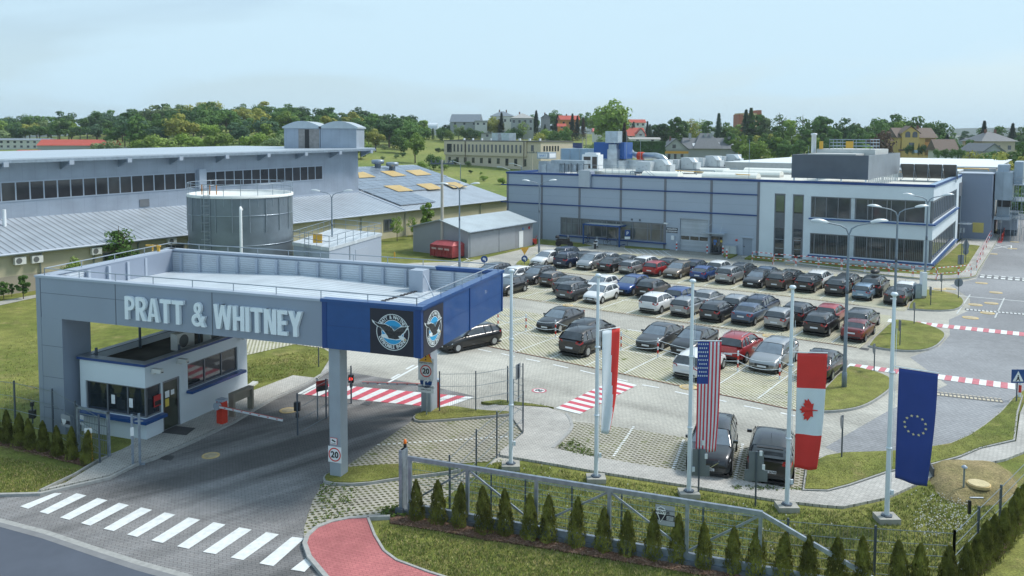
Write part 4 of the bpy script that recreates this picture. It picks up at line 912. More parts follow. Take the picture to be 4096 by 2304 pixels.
# barrel skylights
for i,(u0,u1,v0) in enumerate(((23.0,30.0,11.4),(22.6,30.4,20.5),(22.4,30.0,30.5),(6.5,13.0,13.5),(15.5,20.5,9.5),(16.5,21.3,26))):
    lab=['front right barrel skylight on the grey hall roof, nearest the blue edge','barrel skylight in the second row behind the front right one','rearmost long barrel skylight by the louvred enclosure','barrel skylight at left, between walkway and first boxy unit','small barrel skylight just behind the blue edge under the boxy units','barrel skylight hidden partly behind the pipe frames'][i]
    e=kit('barrel_skylight',u0,v0,RZ,lab,'skylight','barrel skylights on the hall roof'); n=9; L=u1-u0
    b=MB(); vs=[(xx,1.0*math.cos(pi*k/n),.3+.55*math.sin(pi*k/n)) for xx in (0,L) for k in range(n+1)]
    b.add(vs,[(k,k+1,n+2+k,n+1+k) for k in range(n)],0,True); b.add([vs[k] for k in range(n+1)],[tuple(range(n+1))[::-1]]); b.add([vs[n+1+k] for k in range(n+1)],[tuple(range(n+1))]); b.build('vault',mat('skylight_white',(.78,.80,.74),.3,var=.03),e)
    MB().box(0,-1.02,0,L,1.02,.3).build('upstand',mat('upstand',(.5,.5,.47),.7,var=.05),e)
# air handling units in a row running back
ahu=mat('ahu_grey',(.50,.55,.58),.45,.2,var=.05); AH=[(13.9,13.4,1),(16.3,14.2,2),(13.9,24,1),(16.3,25,2),(13.9,34,1),(16.3,35.5,2),(13.9,45,1),(16.3,47,2)]
uxs=[(351,630,135,82),(500,630,138,98),(600,606,82,74),(720,607,128,92),(810,587,72,70),(917,587,120,86),(990,571,58,66),(1085,571,112,82)]
ordn=['first','second','third','fourth','fifth','sixth','seventh','eighth']
for i,(px,py,wp,hp) in enumerate(uxs):
    x,y=2400+px/2.047,380+py/2.047; z=8.62; p=g(x,y,z); ppm=F_/p.length; wd=wp/2.047/ppm; hh=hp/2.047/ppm
    big=i in (1,3,5,7); l='%s boxy roof unit from the left%s'%(ordn[i],', with slanted intake hood' if big else ', plain box without a hood')
    e=empty('air_handling_unit',(p.x,p.y,z),MF.a,l,'roof unit','row of boxy air units on the hall roof'); w2=wd/2/1.05
    b=MB(); b.box(-w2,0,0,w2*(.7 if big else 1),2.2,hh); b.build('casing',ahu,e)
    if big: MB().add([(w2*.1,-.02,hh*.98),(w2*.85,-.6,hh*.62),(w2*1.25,-.6,hh*.62),(w2*.75,-.02,hh*.98),(w2*.7,.5,hh*.98),(w2*1.25,.5,hh*.62)],[(0,1,2,3),(3,2,5,4),(0,3,4)]).build('intake_hood',sign_white,e); MB().box(w2*.7,.2,0,w2*1.1,2.0,hh*.6).build('casing',ahu,e)
    MB().box(-w2-.1,-.2,-.22,w2+.3,2.4,-.05).build('support_frame',steel_dark,e)
    for sx in (-w2,w2): MB().box(sx-.05,-.1,-.65,sx+.05,0,-.2).build('leg',steel_dark,e)
    b=MB()
    for k in range(3): b.box(-w2*.6+k*w2*.5,-.012,hh*.3+.2*k,-w2*.6+k*w2*.5+.12,0,hh*.3+.2*k+.06)
    b.build('latch',steel_dark,e)
# pipe frames
for i,(p0_,p1_) in enumerate((((2530,737),(2700,728)),((2820,716),(2990,706)),((2870,700),(2990,690)))): pass
for j,(u0,u1,v) in enumerate(((12.5,20,11.6),(13,21,21),(13,21,31))):
    e=kit('pipe_frame',u0,v,RZ,['nearest low steel frame under the boxy roof units','middle low steel frame under the boxy roof units','far low steel frame under the boxy roof units'][j],'frame','low steel frames on the hall roof'); b=MB(); b.obox((0,0,.62),(u1-u0,0,.62),.12,.12)
    for k in range(4): b.box((u1-u0)*k/3-.06,-.06,0,(u1-u0)*k/3+.06,.06,.6)
    b.build('beam',steel,e)
e=kit('gas_pipe',20,10.5,RZ,'thin yellow gas pipe crossing the hall roof skylights','pipe'); MB().tube([(-8,9,.7),(0,4.5,.7),(9.5,-1,.7)],.05,6).build('pipe',yellow_m,e)
e=kit('gas_pipe',36,31.0,8.9,'yellow gas pipe along the raised roof edge behind the solar rack','pipe'); MB().tube([(0,-.3,-.2),(13.2,-.3,-.2),(13.2,-.3,.45),(17.8,-.3,.45),(17.8,-.3,.2)],.07,6).build('pipe',yellow_m,e)
# left cluster of ducts and chillers
duct=mat('duct_steel',(.42,.48,.53),.3,.7,var=.14,scale=1.5); bbl=mat('machine_blue',(.02,.09,.30),.45,.1,var=.05)
def pxbox(name,parts,x,y,z,label,cat,rot=0):
    p=g(x,y,z); e=empty(name,(p.x,p.y,z),MF.a+rot,label,cat); s=p.length/F_
    for nm,m,f in parts:
        b=MB(); f(b,s); b.build(nm,m,e)
    return e
z=8.7
# advertising cube
def q2(x,y): return 2000+x/2.337,500+y/2.337
e=pxbox('advertising_box',[('stand',duct,lambda b,s:(b.box(-20*s,0,-.5,18*s,1.6,1.0),b.tube([(-20*s,.8,-.7),(-20*s,.8,1)],.05,5),b.tube([(30*s,.8,-.7),(30*s,.8,1)],.05,5))),('box',mat('ad_box',(.33,.40,.46),.5,.2,var=.03),lambda b,s:b.box(-28*s,0,1.35,26*s,2.2,2.3))],2172,672,z,'square advertising box reading BART at the left end of the roof','sign box',0)
s=g(2172,672,z).length/F_; bx=[o for o in e.children if o.name.startswith('box')][0]
bd=MB().box(-24*s,-.03,1.5,20*s,-.01,2.12).build('sign_face',sign_white,bx); put_text('letters','BART',.42,.004,MATS['notice_blue'],bd,(-.05,-.04,1.66),sx=1.1)
bd=MB().box(26*s+.01,.2,1.5,26*s+.03,2.0,2.12).build('sign_face',sign_white,bx)
e=pxbox('air_duct',[('elbow',duct,lambda b,s:(b.box(-.2,0,-.4,1.7,1.3,1.0),b.lathe([(.9,0),(.9,1.2)],14,(-1.0,.8,-.4)))),('leg',steel_dark,lambda b,s:[b.box(x,.1,-.9,x+.06,.2,-.4) for x in (-1.5,.5,1.6)])],*q2(450,425),8.75,'bulky galvanised duct elbow at the left end of the roof','duct')
e=pxbox('duct_rack',[('ducts',duct,lambda b,s:(b.box(-2.0,0,.9,3.0,2,1.35),b.box(-1.8,.2,-.2,-.9,1.5,.8),b.box(-.6,.2,-.2,.4,1.5,.8),b.box(.8,.2,-.2,1.7,1.5,.8),b.box(1.9,.2,-.2,2.8,1.5,.8))),('rack',steel_dark,lambda b,s:[b.box(x,-.05,-.7,x+.08,.05,1.0) for x in (-2,-1,0,1,2,2.9)])],*q2(600,425),8.8,'rack of galvanised ducts and valves behind the left roof railing','ducts')
e=pxbox('plant_container',[('casing',mat('container_pale',(.30,.42,.55),.4,.3,var=.12,scale=.6),lambda b,s:b.box(-3.4,0,-.5,3.4,3,2.6)),('rib',duct,lambda b,s:[b.box(-3.5+i*1.7,-.04,-.5,-3.42+i*1.7,0,2.6) for i in range(5)])],*q2(745,375),8.8,'pale blue steel plant container behind the white chiller','container')
e=pxbox('chiller',[('casing',sign_white,lambda b,s:b.box(-1.25,0,-.3,1.25,1.6,2.0)),('grille',mat('chiller_grille',(.07,.06,.055),.7,var=.2),lambda b,s:(b.box(-1.0,-.02,0,.1,0,1.7),b.box(.35,-.02,0,1.1,0,1.7))),('fan_cowl',sign_white,lambda b,s:b.box(-.9,.2,2.0,.9,1.4,2.25))],*q2(840,410),8.8,'white chiller with dark grilles near the roof railing','chiller')
e=pxbox('filter_house',[('blue_cabinet',bbl,lambda b,s:(b.box(-3.2,0,1.2,-.2,3,3.6),b.box(.1,0.2,1.2,1.6,3,3.6))),('stack',duct,lambda b,s:(b.box(-.6,-.8,-1,.9,.4,2.6),b.prism([(-.5,-.6),(.7,-.6),(.7,.3),(-.5,.3)],2.6,3.3),b.prism([(-.9,-.9),(1.1,-.9),(1.1,.5),(-.9,.5)],3.5,5.2))),('base_unit',duct,lambda b,s:b.box(-4,-.5,-1,2.0,2,1.0))],*q2(1060,395),8.9,'blue filter cabinet with a tall galvanised hooded stack on the roof','filter unit')
p=MF.loc(g(*q2(1110,200),9.5)); pe=g(*q2(1110,300),9.4)
A=at(*q2(1105,207),126); B=at(*q2(1180,207),124); C_=at(*q2(1235,275),123); D_2=at(*q2(1300,290),121); E_=at(*q2(1460,290),119); E2=at(*q2(1510,305),118); E3=at(*q2(1545,335),118)
e=empty('exhaust_pipe',(0,0,0),0,'snaking silver exhaust pipe with an orange collar on the roof','pipe'); b=MB().tube([A,B,(B+C_)/2+Vector((0,0,.1)),C_,D_2,E_,E2,E3],.5,12); b.build('pipe',duct,e); MB().tube([D_2+Vector((-.1,0,0)),D_2.lerp(E_,.28)],.6,12).build('collar',mat('collar_orange',(.6,.06,.02),.5,var=.05),e)
for q in (C_,D_2,E_): MB().tube([(q.x,q.y,7.9),(q.x,q.y,q.z)],.07,5).build('prop',steel_dark,e)
e=pxbox('duct_run',[('duct',duct,lambda b,s:(b.box(-6,0,-.3,6.5,1.4,1.1))),('leg',steel_dark,lambda b,s:[b.box(x,.1,-1,x+.08,.2,-.3) for x in (-5,-2,1,4,6)])],*q2(1130,395),8.9,'long galvanised duct lying behind the roof railing','duct')
rl=kit('roof_railing',3.5,8,RZ,'steel walkway railing in front of the rooftop ducts','railing'); b=MB()
for i in range(13): b.tube([(i*1.0,0,0),(i*1.0,0,1.5)],.03,5)
for z in (.5,1.0,1.5): b.tube([(0,0,z),(12,0,z)],.03,5)
b.box(0,.1,.15,12,1.0,.25); b.obox((12,0,1.5),(14,-.5,.2),.05,.05); b.obox((12,.9,1.5),(14,.4,.2),.05,.05); b.build('rail',steel,rl)
for i,(x,y,z0_,h) in enumerate(((3231,636,8,4.2),(3530,640,8,4.0),(2995,650,8,5),(2505,640,8,6),(2560,600,8,5))):
    p=g(x,720,8.0) if i<3 else g(x,700,8.0); e=empty('lightning_rod',(p.x,p.y,8),0,['thin rod in front of the louvred enclosure, left','thin rod in front of the louvred enclosure, right side','thin rod among the barrel skylights','thin mast beside the exhaust pipe','thin mast above the long duct'][i],'rod','lightning rods on the roof'); MB().tube([(0,0,0),(0,0,h)],.025,5).build('rod',steel,e)
# equipment tower right of the block
et=root(MF,'exhaust_tower','grey exhaust plant tower with caged ladders and platforms right of the grey block','plant',54.3,0)
b=MB(); b.box(.2,34,5.2,4.2,40,8.9); b.box(.6,35,8.9,3.2,39,9.8); b.box(.3,34,2.6,4.0,40,3.0); b.box(.8,35,3.0,3.6,39,5.2); b.box(4.3,36,7.2,6.3,44,10.2); b.build('casing',mat('tower_steel',(.33,.40,.47),.4,.4,var=.15,scale=.5),et)
MB().box(1,34.5,4.3,3.8,38,5.15).build('dark_hood',black_p,et)
b=MB()
for u in (.3,2,4.2,5,6.3,7.2):
    for v in (34,42): b.box(u-.06,v-.06,0,u+.06,v+.06,9.3)
for z in (2.8,5.1,7.2):
    for d_ in (.5,1.0): b.tube([(4.3,34,z+d_),(7.3,34,z+d_),(7.3,43,z+d_)],.04,5)
    b.box(4.3,34,z,7.3,43,z+.08)
for z in [i*.35 for i in range(24)]: b.tube([(5.0,33.8,z),(5.6,33.8,z)],.025,4)
for x in (5.0,5.6): b.tube([(x,33.8,0),(x,33.8,8.6)],.035,5)
b.build('steelwork',steel,et)
an=root(MF,'annex_hut','low pale annex with grey plinth beside the exhaust tower','building',54.6,40); b=MB(); b.box(0,0,.0,4.2,6,.8); b.build('plinth',steel_dark,an); MB().box(0,0,.8,4.2,6,2.9).build('wall',hall_wall,an); MB().box(-.2,-.2,2.9,4.4,6.2,3.15).build('roof',mat('annex_roof',(.22,.26,.30),.5,.2,var=.1),an); MB().box(.3,-.25,1.7,1.0,0,2.4).build('ac_unit',sign_white,an)
et.scale=(.5,1,1)
an.scale=(.55,1,1)
# free-standing kit at the door: cabinets
e=root(MF,'electric_cabinet','low grey double electric cabinet between the entrance door and grey side door','cabinet',29.8,-.55); b=MB(); b.box(0,0,.1,1.35,.4,1.05); b.build('cabinet',mat('cab_grey',(.45,.50,.52),.6,var=.05),e); MB().box(.66,-.01,.15,.68,0,1.0).build('door_gap',black_p,e); MB().box(-.03,-.03,1.05,1.38,.43,1.12).build('lid',grey_panel_light,e)
# ================================================================ LEFT FACTORY, SHEDS, TANK
SF=Fr((-41.341,68.369),56.71)
yel=mat('yellow_render',(.46,.43,.30),.85,var=.07,scale=.5); beige=mat('plinth_beige',(.33,.30,.24),.9,var=.1,scale=.6)
shed_roof=ribbed('standing_seam',(.42,.48,.54),.62,0,.4,.3,.03,.45,.62)
lsd=root(SF,'long_workshop','long low workshop with pale yellow walls and grey standing seam roof','building')
RS=.25; EV=3.55
b=MB(); b.box(-22,0,1.5,73.8,.3,EV); b.box(73.5,.3,0,73.8,38,EV); b.build('wall',yel,lsd); MB().box(-22,-.02,0,30,.28,1.5).build('plinth_wall',beige,lsd); MB().box(30,0,0,73.8,.3,1.5).build('wall',yel,lsd)
b=MB(); b.add([(73.5,.3,EV-.05),(73.8,.3,EV-.05),(73.8,19.4,EV+RS*19.4-.1),(73.5,19.4,EV+RS*19.4-.1),(73.8,38.5,EV-.05),(73.5,38.5,EV-.05)],[(0,1,2,3),(3,2,4,5),(1,4,2),(0,3,5)]); b.build('gable',yel,lsd)
def slope(b,u0,u1,v0,v1,th=.12,z=EV,rs=RS,mi=0):
    za,zb=z+rs*v0,z+rs*v1
    b.add([(u0,v0,za),(u1,v0,za),(u1,v1,zb),(u0,v1,zb),(u0,v0,za-th),(u1,v0,za-th),(u1,v1,zb-th),(u0,v1,zb-th)],[(0,1,2,3),(4,7,6,5),(0,4,5,1),(1,5,6,2),(2,6,7,3),(3,7,4,0)],mi)
b=MB(); slope(b,-22,49.1,-.5,8.0); slope(b,49.3,74.4,-.5,19.5); b.add([(49.3,19.5,EV+RS*19.5),(74.4,19.5,EV+RS*19.5),(74.4,39,EV-.1),(49.3,39,EV-.1)],[(0,1,2,3)]); b.build('roof',shed_roof,lsd)
MB().tube([(-22,-.58,EV-.16),(74.2,-.58,EV-.16)],.11,8).build('gutter',grey_panel_light,lsd)
b=MB(); b.box(49.08,-.5,0,49.3,-.5,.1); slope(b,49.02,49.38,-.55,19.4,.1,EV+.08); b.build('valley_trim',grey_panel_light,lsd)
for x in (2,6.7,11,16.5,24.5,41,49.3,66.5): MB().tube([(x,-.5,EV-.2),(x,-.12,EV-.6),(x,-.12,.1)],.07,6).build('downpipe',steel,lsd)
for i,(a,c) in enumerate(((7.6,10.3),(14,16),(45.2,47.2),(17.5,19.5))): window(lsd,a,c,.9,2.5,-.06,(.5,),m=glass_m,fr=.12)
# solar panels and skylights on the right roof
pv=mat('solar_cell',(.20,.25,.31),.25,.1,var=.15,scale=.5,spec=.9); pvf=mat('solar_frame',(.45,.50,.55),.4,.4,var=0); rl_=ribbed('rooflight',(.55,.40,.16),.3,0,.5,0,.02,.7,.6)
def uvr(px,py):   # pixel on the roof slope -> (u,v)
    lo,hi=-1.,25.
    for _ in range(30):
        m=(lo+hi)/2; a,zz=SF.wall(px,py,m)
        if zz>EV+RS*m: lo=m
        else: hi=m
    return a,m
def panel_field(u0,u1,v0,v1,skip=()):
    n=max(1,round((u1-u0)/1.7)); k=max(1,round((v1-v0)/1.05)); du=(u1-u0)/n; dv=(v1-v0)/k
    fb=MB(); slope(fb,u0,u1,v0,v1,.05,EV+.16); fb.build('panel_frame',pvf,lsd)
    b=MB()
    for i in range(n):
        for j in range(k): slope(b,u0+i*du+.03,u0+(i+1)*du-.03,v0+j*dv+.03,v0+(j+1)*dv-.03,.03,EV+.195)
    return b.build('solar_panel',pv,lsd)
SKY=[[(1215,797),(1340,793),(1465,838),(1335,848)],[(1450,790),(1590,782),(1700,828),(1560,838)],[(1245,935),(1400,928),(1530,980),(1390,990)],[(1550,918),(1695,910),(1805,962),(1675,972)],[(1800,905),(1920,898),(2035,945),(1905,955)],[(1010,810),(1060,803),(1180,852),(1020,862)]]
for q in SKY:
    P=[uvr(1000+x/2.337,350+y/2.337) for x,y in q]; b=MB(); b.add([(a,v,EV+RS*v+.27) for a,v in P],[(0,3,2,1)]); b.build('rooflight',rl_,lsd)
def pf(pts):
    P=[uvr(1000+x/2.337,350+y/2.337) for x,y in pts]; us=[p[0] for p in P]; vs=[p[1] for p in P]; return P
for q in ([(1100,790),(1200,784),(1340,850),(1200,862)],[(1370,790),(1440,786),(1580,840),(1480,848)],[(1020,873),(1830,838),(1950,890),(1060,930)],[(1400,905),(1560,935),(1600,950),(1490,957)],[(1400,730),(1500,728),(1720,820),(1640,800)]):
    P=pf(q); u0=min(p[0] for p in P);u1=max(p[0] for p in P)
for (u0,u1,v0,v1) in ((50.0,57.5,1.2,6.4),(50.0,62,6.5,8.2),(50.0,73,8.4,11.8),(50.2,74,11.9,18.6)):
    panel_field(u0,u1,v0,v1)
for i,(x,y) in enumerate(((1195,722),(1330,745))):
    a,v=uvr(1000+x/2.337,350+(y+35)/2.337); b=MB(); z=EV+RS*v; b.lathe([(.5,z-.3),(.5,z+.7),(1.0,z+.8),(1.05,z+1.3),(.8,z+1.4),(0,z+1.45)],12,(a,v,0)); b.build('roof_ventilator',steel,lsd)
MB().cyl(2.2,6.2,EV+1.3,EV+3.0,.16,10).build('vent_pipe',sign_white,lsd)
for i,(x,y,l) in enumerate(((185,340,'left of two outdoor cooling units on the yellow wall far left'),(345,325,'right of two outdoor cooling units on the yellow wall far left'),(900,248,'outdoor cooling unit on the yellow wall, left of the small leafy tree'),(1605,155,'outdoor cooling unit on the yellow wall beside the tank'))):
    a,z=SF.wall(x/2.337,900+y/2.337,-.35); ac_unit(SF,a,-.35,z-.25,l)
# tall production hall
th=root(SF,'production_hall','tall grey production hall with a window ribbon and wide overhanging roof','building')
clad=ribbed('hall_cladding',(.30,.355,.43),1.15,0,.5,.15,.004,.90,.97); HV=8.0; UE=49.1; HT=11.35
b=MB(); b.box(-24,HV,3,UE,HV+.3,HT); b.box(UE-.3,HV+.3,3,UE,34,HT); b.build('wall',clad,th)
MB().box(-24,HV-.12,5.35,UE,HV-.01,5.85).build('base_flashing',grey_panel_light,th)
n0=-20.; wn=[];
for (a,c) in ((-20,23.3),(24.7,42.4)):
    MB().box(a,HV-.06,7.62,c,HV-.0,9.5).build('window_frame',grey_panel_light,th)
    k=round((c-a)/1.28)
    for i in range(k):
        x0=a+(c-a)*i/k; MB().box(x0+.07,HV-.08,7.74,x0+(c-a)/k-.07,HV-.05,9.38).build('window_pane',glass('hall_glass',(.035,.034,.038),.12),th)
MB().box(23.5,HV-.5,7.6,24.4,HV,9.75).build('pilaster',grey_panel_light,th)
MB().box(16.5,HV-.06,6.1,17.6,HV,6.9).build('vent_grille',ribbed('vent_louvre',(.18,.2,.22),.12,2,.5,.2,.01,.5,.2),th)
b=MB(); b.box(-25,HV-1.7,HT+.02,UE+1.6,35,HT+.28); b.build('roof',mat('hall_roof',(.45,.52,.58),.45,.3,var=.05),th)
MB().box(-25,HV-1.78,HT-.12,UE+1.65,HV-1.7,HT+.16).build('roof_gutter',steel,th)
for i in range(13):
    x=-21+i*5.9; MB().add([(x-.12,HV-1.7,HT-.28),(x+.12,HV-1.7,HT-.28),(x+.12,HV,HT-.95),(x-.12,HV,HT-.95),(x-.12,HV-1.7,HT+.0),(x+.12,HV-1.7,HT+.0),(x+.12,HV,HT+.0),(x-.12,HV,HT+.0)],[(0,3,2,1),(4,5,6,7),(0,1,5,4),(1,2,6,5),(3,0,4,7)]).build('bracket',steel,th)
    MB().box(x-.22,HV-1.95,HT-.45,x+.22,HV-1.72,HT-.02).build('bracket_end',grey_panel_light,th)
pn=[]
for i,(px0,px1) in enumerate(((320,655),(660,995))):
    a=at(1000+px0/2.337,350+545/2.337,112); c=at(1000+px1/2.337,350+545/2.337,112); L=(c-a).length; H2=2.9
    e=empty('roof_penthouse',(a.x,a.y,HT+.2),0,['left domed roof penthouse with a dark open door','right domed roof penthouse, closed front'][i],'roof structure','twin domed roof penthouses')
    b=MB(); b.box(0,0,0,L,6,H2); b.build('wall',clad,e); n=10; b=MB(); P=[(-.2+(L+.4)*k/n,H2+.8*math.sin(pi*k/n)) for k in range(n+1)]+[(L+.2,H2-.2),(-.2,H2-.2)]; b.xz(P,-.2,6.2); b.build('vaulted_roof',mat('vault_roof',(.42,.48,.53),.45,.2,var=.05),e)
    if i==0: MB().box(L*.40,-.03,.0,L*.98,0,H2-.3).build('shutter',mat('shutter_grey',(.25,.24,.235),.7,var=.2),e); MB().box(L*.58,-.06,.0,L*.70,-.03,H2-.35).build('open_door',black_p,e)
b=MB(); b.tube([at(0,350+1168/2.337,62),at(770,350+1060/2.337,75)],.02,4); b.tube([at(0,350+1176/2.337,62),at(770,350+1068/2.337,75)],.02,4)
th.rotation_euler=(0,-R(.7),th.rotation_euler.z); th.location.z=-49*math.sin(R(.7))
# ---------------------------------------------------------------- storage tank
tk=g(969,1100); tank_steel=ribbed('tank_wall',(.17,.21,.245),.45,0,.45,.35,.0,.92,.9)
e=empty('storage_tank',(tk.x,tk.y,0),0,'big round grey steel storage tank with top railing and caged ladder','tank'); TR=4.72; TH=7.85
b=MB(); b.lathe([(TR,0),(TR,TH-.25)],48); b.build('shell',mat('tank_steel',(.17,.21,.245),.4,.4,var=.13,scale=.8,detail=6),e)
MB().lathe([(TR+.08,TH-.25),(TR+.08,TH),(TR-.15,TH),(TR-.2,TH-.2),(0,TH-.1)],48).build('roof',mat('tank_roof',(.66,.70,.68),.6,var=.04),e)
for z in (3.3,6.0): MB().lathe([(TR+.01,z),(TR+.05,z),(TR+.05,z+.07),(TR+.01,z+.07)],48).build('seam_ring',steel,e)
b=MB()
for z in (TH+.5,TH+1.0): b.tube([(TR*math.cos(2*pi*i/40),TR*math.sin(2*pi*i/40),z) for i in range(41)],.03,5,caps=False)
for i in range(20):
    a=2*pi*i/20; b.tube([(TR*math.cos(a),TR*math.sin(a),TH-1.0),(TR*math.cos(a),TR*math.sin(a),TH+1.0)],.028,5)
b.build('railing',steel,e)
for i in range(10):
    a=pi+pi*(i+.5)/10; MB().tube([((TR+.06)*math.cos(a),(TR+.06)*math.sin(a),TH-3.3),((TR+.06)*math.cos(a),(TR+.06)*math.sin(a),TH-.2)],.035,5).build('stiffener',steel,e)
b=MB(); lx,ly=-1.55,-math.sqrt((TR+.15)**2-1.55**2)
for dx in (-.25,.25): b.tube([(lx+dx,ly,1),(lx+dx,ly,TH+1.1)],.03,5)
for i in range(28): b.tube([(lx-.25,ly,1+i*.3),(lx+.25,ly,1+i*.3)],.018,4)
for i in range(8): b.tube([(lx+.38*math.cos(a),ly-.3+.42*math.sin(a)*-1 if False else ly-.35+.4*math.sin(a),2.5+i*.75) for a in [pi*k/6 for k in range(-6,7)]],.02,4,caps=False)
b.build('caged_ladder',steel,e)
MB().tube([(1.6,-TR-.0,TH-1.2),(1.6,-TR-.3,TH-1.0),(1.6,-TR-.32,TH-1.2),(1.6,-TR-.32,.5)],.13,10).build('white_pipe',sign_white,e)
b=MB();
for dx in (-.5,.2,.8): b.tube([(lx+dx,ly+.3,TH+.1),(lx+dx,ly+.3,TH+1.0)],.05,5)
b.build('hatch_rails',mat('orange_rail',(.55,.22,.04),.5,var=0),e)
# ---------------------------------------------------------------- flat pump house
P=[Vector(p) for p in ((-20.06,75.54),(-15.95,71.88),(-13.15,82.93),(-18.74,87.07))]
e=empty('pump_house',(P[1].x,P[1].y,0),0,'flat roofed grey pump house with railed roof right of the tank','building'); Q=[p-P[1] for p in P]
MB().prism(Q,0,3.2).build('wall',hall_wall,e); MB().prism(inset(Q,-.15),3.2,3.5,bottom=True).build('roof',ribbed('pump_roof',(.52,.58,.62),1.1,0,.5,.2,.03,1.2,.9),e)
b=MB()
for i in range(4):
    a,c=Q[i],Q[(i+1)%4]; k=max(2,int((c-a).length/1.6))
    for z in (4.0,4.5): b.tube([(a.x,a.y,z),(c.x,c.y,z)],.03,5)
    for j in range(k+1): p=a.lerp(c,j/k); b.tube([(p.x,p.y,3.5),(p.x,p.y,4.5)],.025,5)
b.build('roof_railing',steel,e)
b=MB(); p=Q[0].lerp(Q[1],.35)
for dx in (0,.5): b.tube([(p.x+dx,p.y-.25-dx,1),(p.x+dx,p.y-.25-dx,4.7)],.035,5)
for i in range(12): b.tube([(p.x,p.y-.25,1+i*.3),(p.x+.5,p.y-.75,1+i*.3)],.02,4)
b.build('ladder',steel,e); q=p+Vector((1.3,-.8)); MB().box(q.x-.4,q.y-.1,3.7,q.x+.4,q.y+.05,4.5).build('ladder_gate',yellow_m,e)
d=(Q[2]-Q[1]).normalized(); nn=Vector((d.y,-d.x))*.04; a=Q[1]+d*5.3; c=Q[1]+d*8.2; MB().prism([a+nn,c+nn,c,a],0,2.6).build('door',grey_panel_light,e)
MB().prism([Q[1]+d*4+nn,Q[1]+d*4.15+nn,Q[1]+d*4.15,Q[1]+d*4],0,3.2).build('downpipe',steel,e)
# ---------------------------------------------------------------- grey store shed
ST=Fr((-11.379,94.891),-38.41); e=root(ST,'store_shed','long grey metal store shed with pale ribbed roof beside the plant building','shed')
th2=R(94.92); dr2=Vector((math.cos(th2),math.sin(th2))); L1,L2=8.47,13.21; a0=Vector((0,0)); a1=Vector((L1,0)); a2=a1+dr2*L2; a3=a0+dr2*L2; sg=mat('store_grey',(.28,.30,.33),.6,.1,var=.04,scale=.4)
MB().prism([a0,a1,a2,a3],0,2.95).build('wall',sg,e)
rx=4.34; RZ2=3.95
b=MB(); b.add([(0,0,2.95),(L1,0,2.95),(rx,0,RZ2-.05)],[(0,1,2)]); c3=[(a3.x,a3.y,2.95),(a2.x,a2.y,2.95),((a3+Vector((rx,0))).x,a3.y,RZ2-.05)]; b.add(c3,[(0,2,1)]); b.build('gable',sg,e)
rr=ribbed('shed_sheet',(.50,.57,.60),.42,1,.4,.3,.03,.75,.5); b=MB(); o_=-.45*dr2; f0=Vector((-.35,0))+o_;
def P3(u,k,z): q=Vector((u,0))+dr2*k; return (q.x,q.y,z)
for (ua,za,ub,zb) in ((-.4,2.9,rx,RZ2+.05),(rx,RZ2+.05,L1+.4,2.9)):
    b.add([P3(ua,-.35,za),P3(ub,-.35,zb),P3(ub,L2+.35,zb),P3(ua,L2+.35,za),P3(ua,-.35,za-.1),P3(ub,-.35,zb-.1),P3(ub,L2+.35,zb-.1),P3(ua,L2+.35,za-.1)],[(0,1,2,3),(7,6,5,4),(0,4,5,1),(1,5,6,2),(2,6,7,3),(3,7,4,0)])
b.build('roof',rr,e)
def onright(k0,k1,z0,z1,nm,m,off=.04):
    n2=Vector((dr2.y,-dr2.x))*off; a=a1+dr2*k0; c=a1+dr2*k1; return MB().prism([a+n2,c+n2,c,a],z0,z1).build(nm,m,e)
onright(.3,5.8,.05,2.6,'sliding_door',mat('store_door',(.33,.36,.40),.5,.2,var=.04),.06); onright(5.9,9.2,.05,2.6,'sliding_door',MATS['store_door'],.06); onright(10.1,11.0,.05,2.0,'side_door',sign_white,.05); onright(10.9,11.1,2.1,2.35,'plate',MATS['notice_blue'],.06); onright(12.2,12.5,2.1,2.4,'plate',MATS['notice_red'],.06)
MB().tube([P3(L1+.42,-.3,2.85),P3(L1+.42,L2+.3,2.85)],.08,6).build('gutter',steel,e)
# ---------------------------------------------------------------- red skip container
p=g(1000+1690/2.337,900+300/2.337); q=g(1000+1890/2.337,900+325/2.337); CF=Fr(p,math.degrees(math.atan2((q-p).y,(q-p).x))); e=root(CF,'skip_container','weathered red lidded skip container beside the grey store shed','container'); L=(q-p).length
cr=mat('container_red',(.30,.045,.05),.6,.1,var=.3,scale=1.5,detail=6); b=MB(); b.box(0,0,.2,L,2.2,1.45); b.build('body',cr,e)
b=MB(); b.add([(-.05,-.05,1.45),(L+.05,-.05,1.45),(L+.05,2.25,1.45),(-.05,2.25,1.45),(.3,.6,1.8),(L-.3,.6,1.8),(L-.3,1.7,1.8),(.3,1.7,1.8)],[(4,5,6,7),(0,1,5,4),(1,2,6,5),(2,3,7,6),(3,0,4,7)]); b.build('lid',mat('lid_red',(.38,.07,.075),.5,.1,var=.2),e)
for i in range(7): MB().box(L*i/6-.05,-.07,.15,L*i/6+.05,0,1.45).build('rib',cr,e)
for i in range(3): MB().box(L*(.17+.3*i)-.35,-.09,.95,L*(.17+.3*i)+.35,-.08,1.15).build('lettering',mat('faded_letter',(.5,.35,.33),.7,var=.5,scale=9),e)
# yellow marker posts, red trolley by the shed end
for x,y,l in ((1578,1036,'short yellow marker post on the lawn left of red container'),):
    p=g(x,y); e=empty('marker_post',(p.x,p.y,0),0,l,'post'); MB().cyl(0,0,0,.75,.08,8).build('post',yellow_m,e)
p=g(2137,980); e=empty('hose_trolley',(p.x,p.y,0),0,'red fire hose trolley at the far end of the store shed','trolley'); b=MB(); b.box(-.3,-.2,.15,.3,.2,.75); b.tube([(-.2,0,.2),(.35,0,1.2)],.03,5); b.build('body',red_p,e); MB().tube([(-.2,-.25,.2),(-.2,.25,.2)],.2,10).build('wheel',black_p,e)
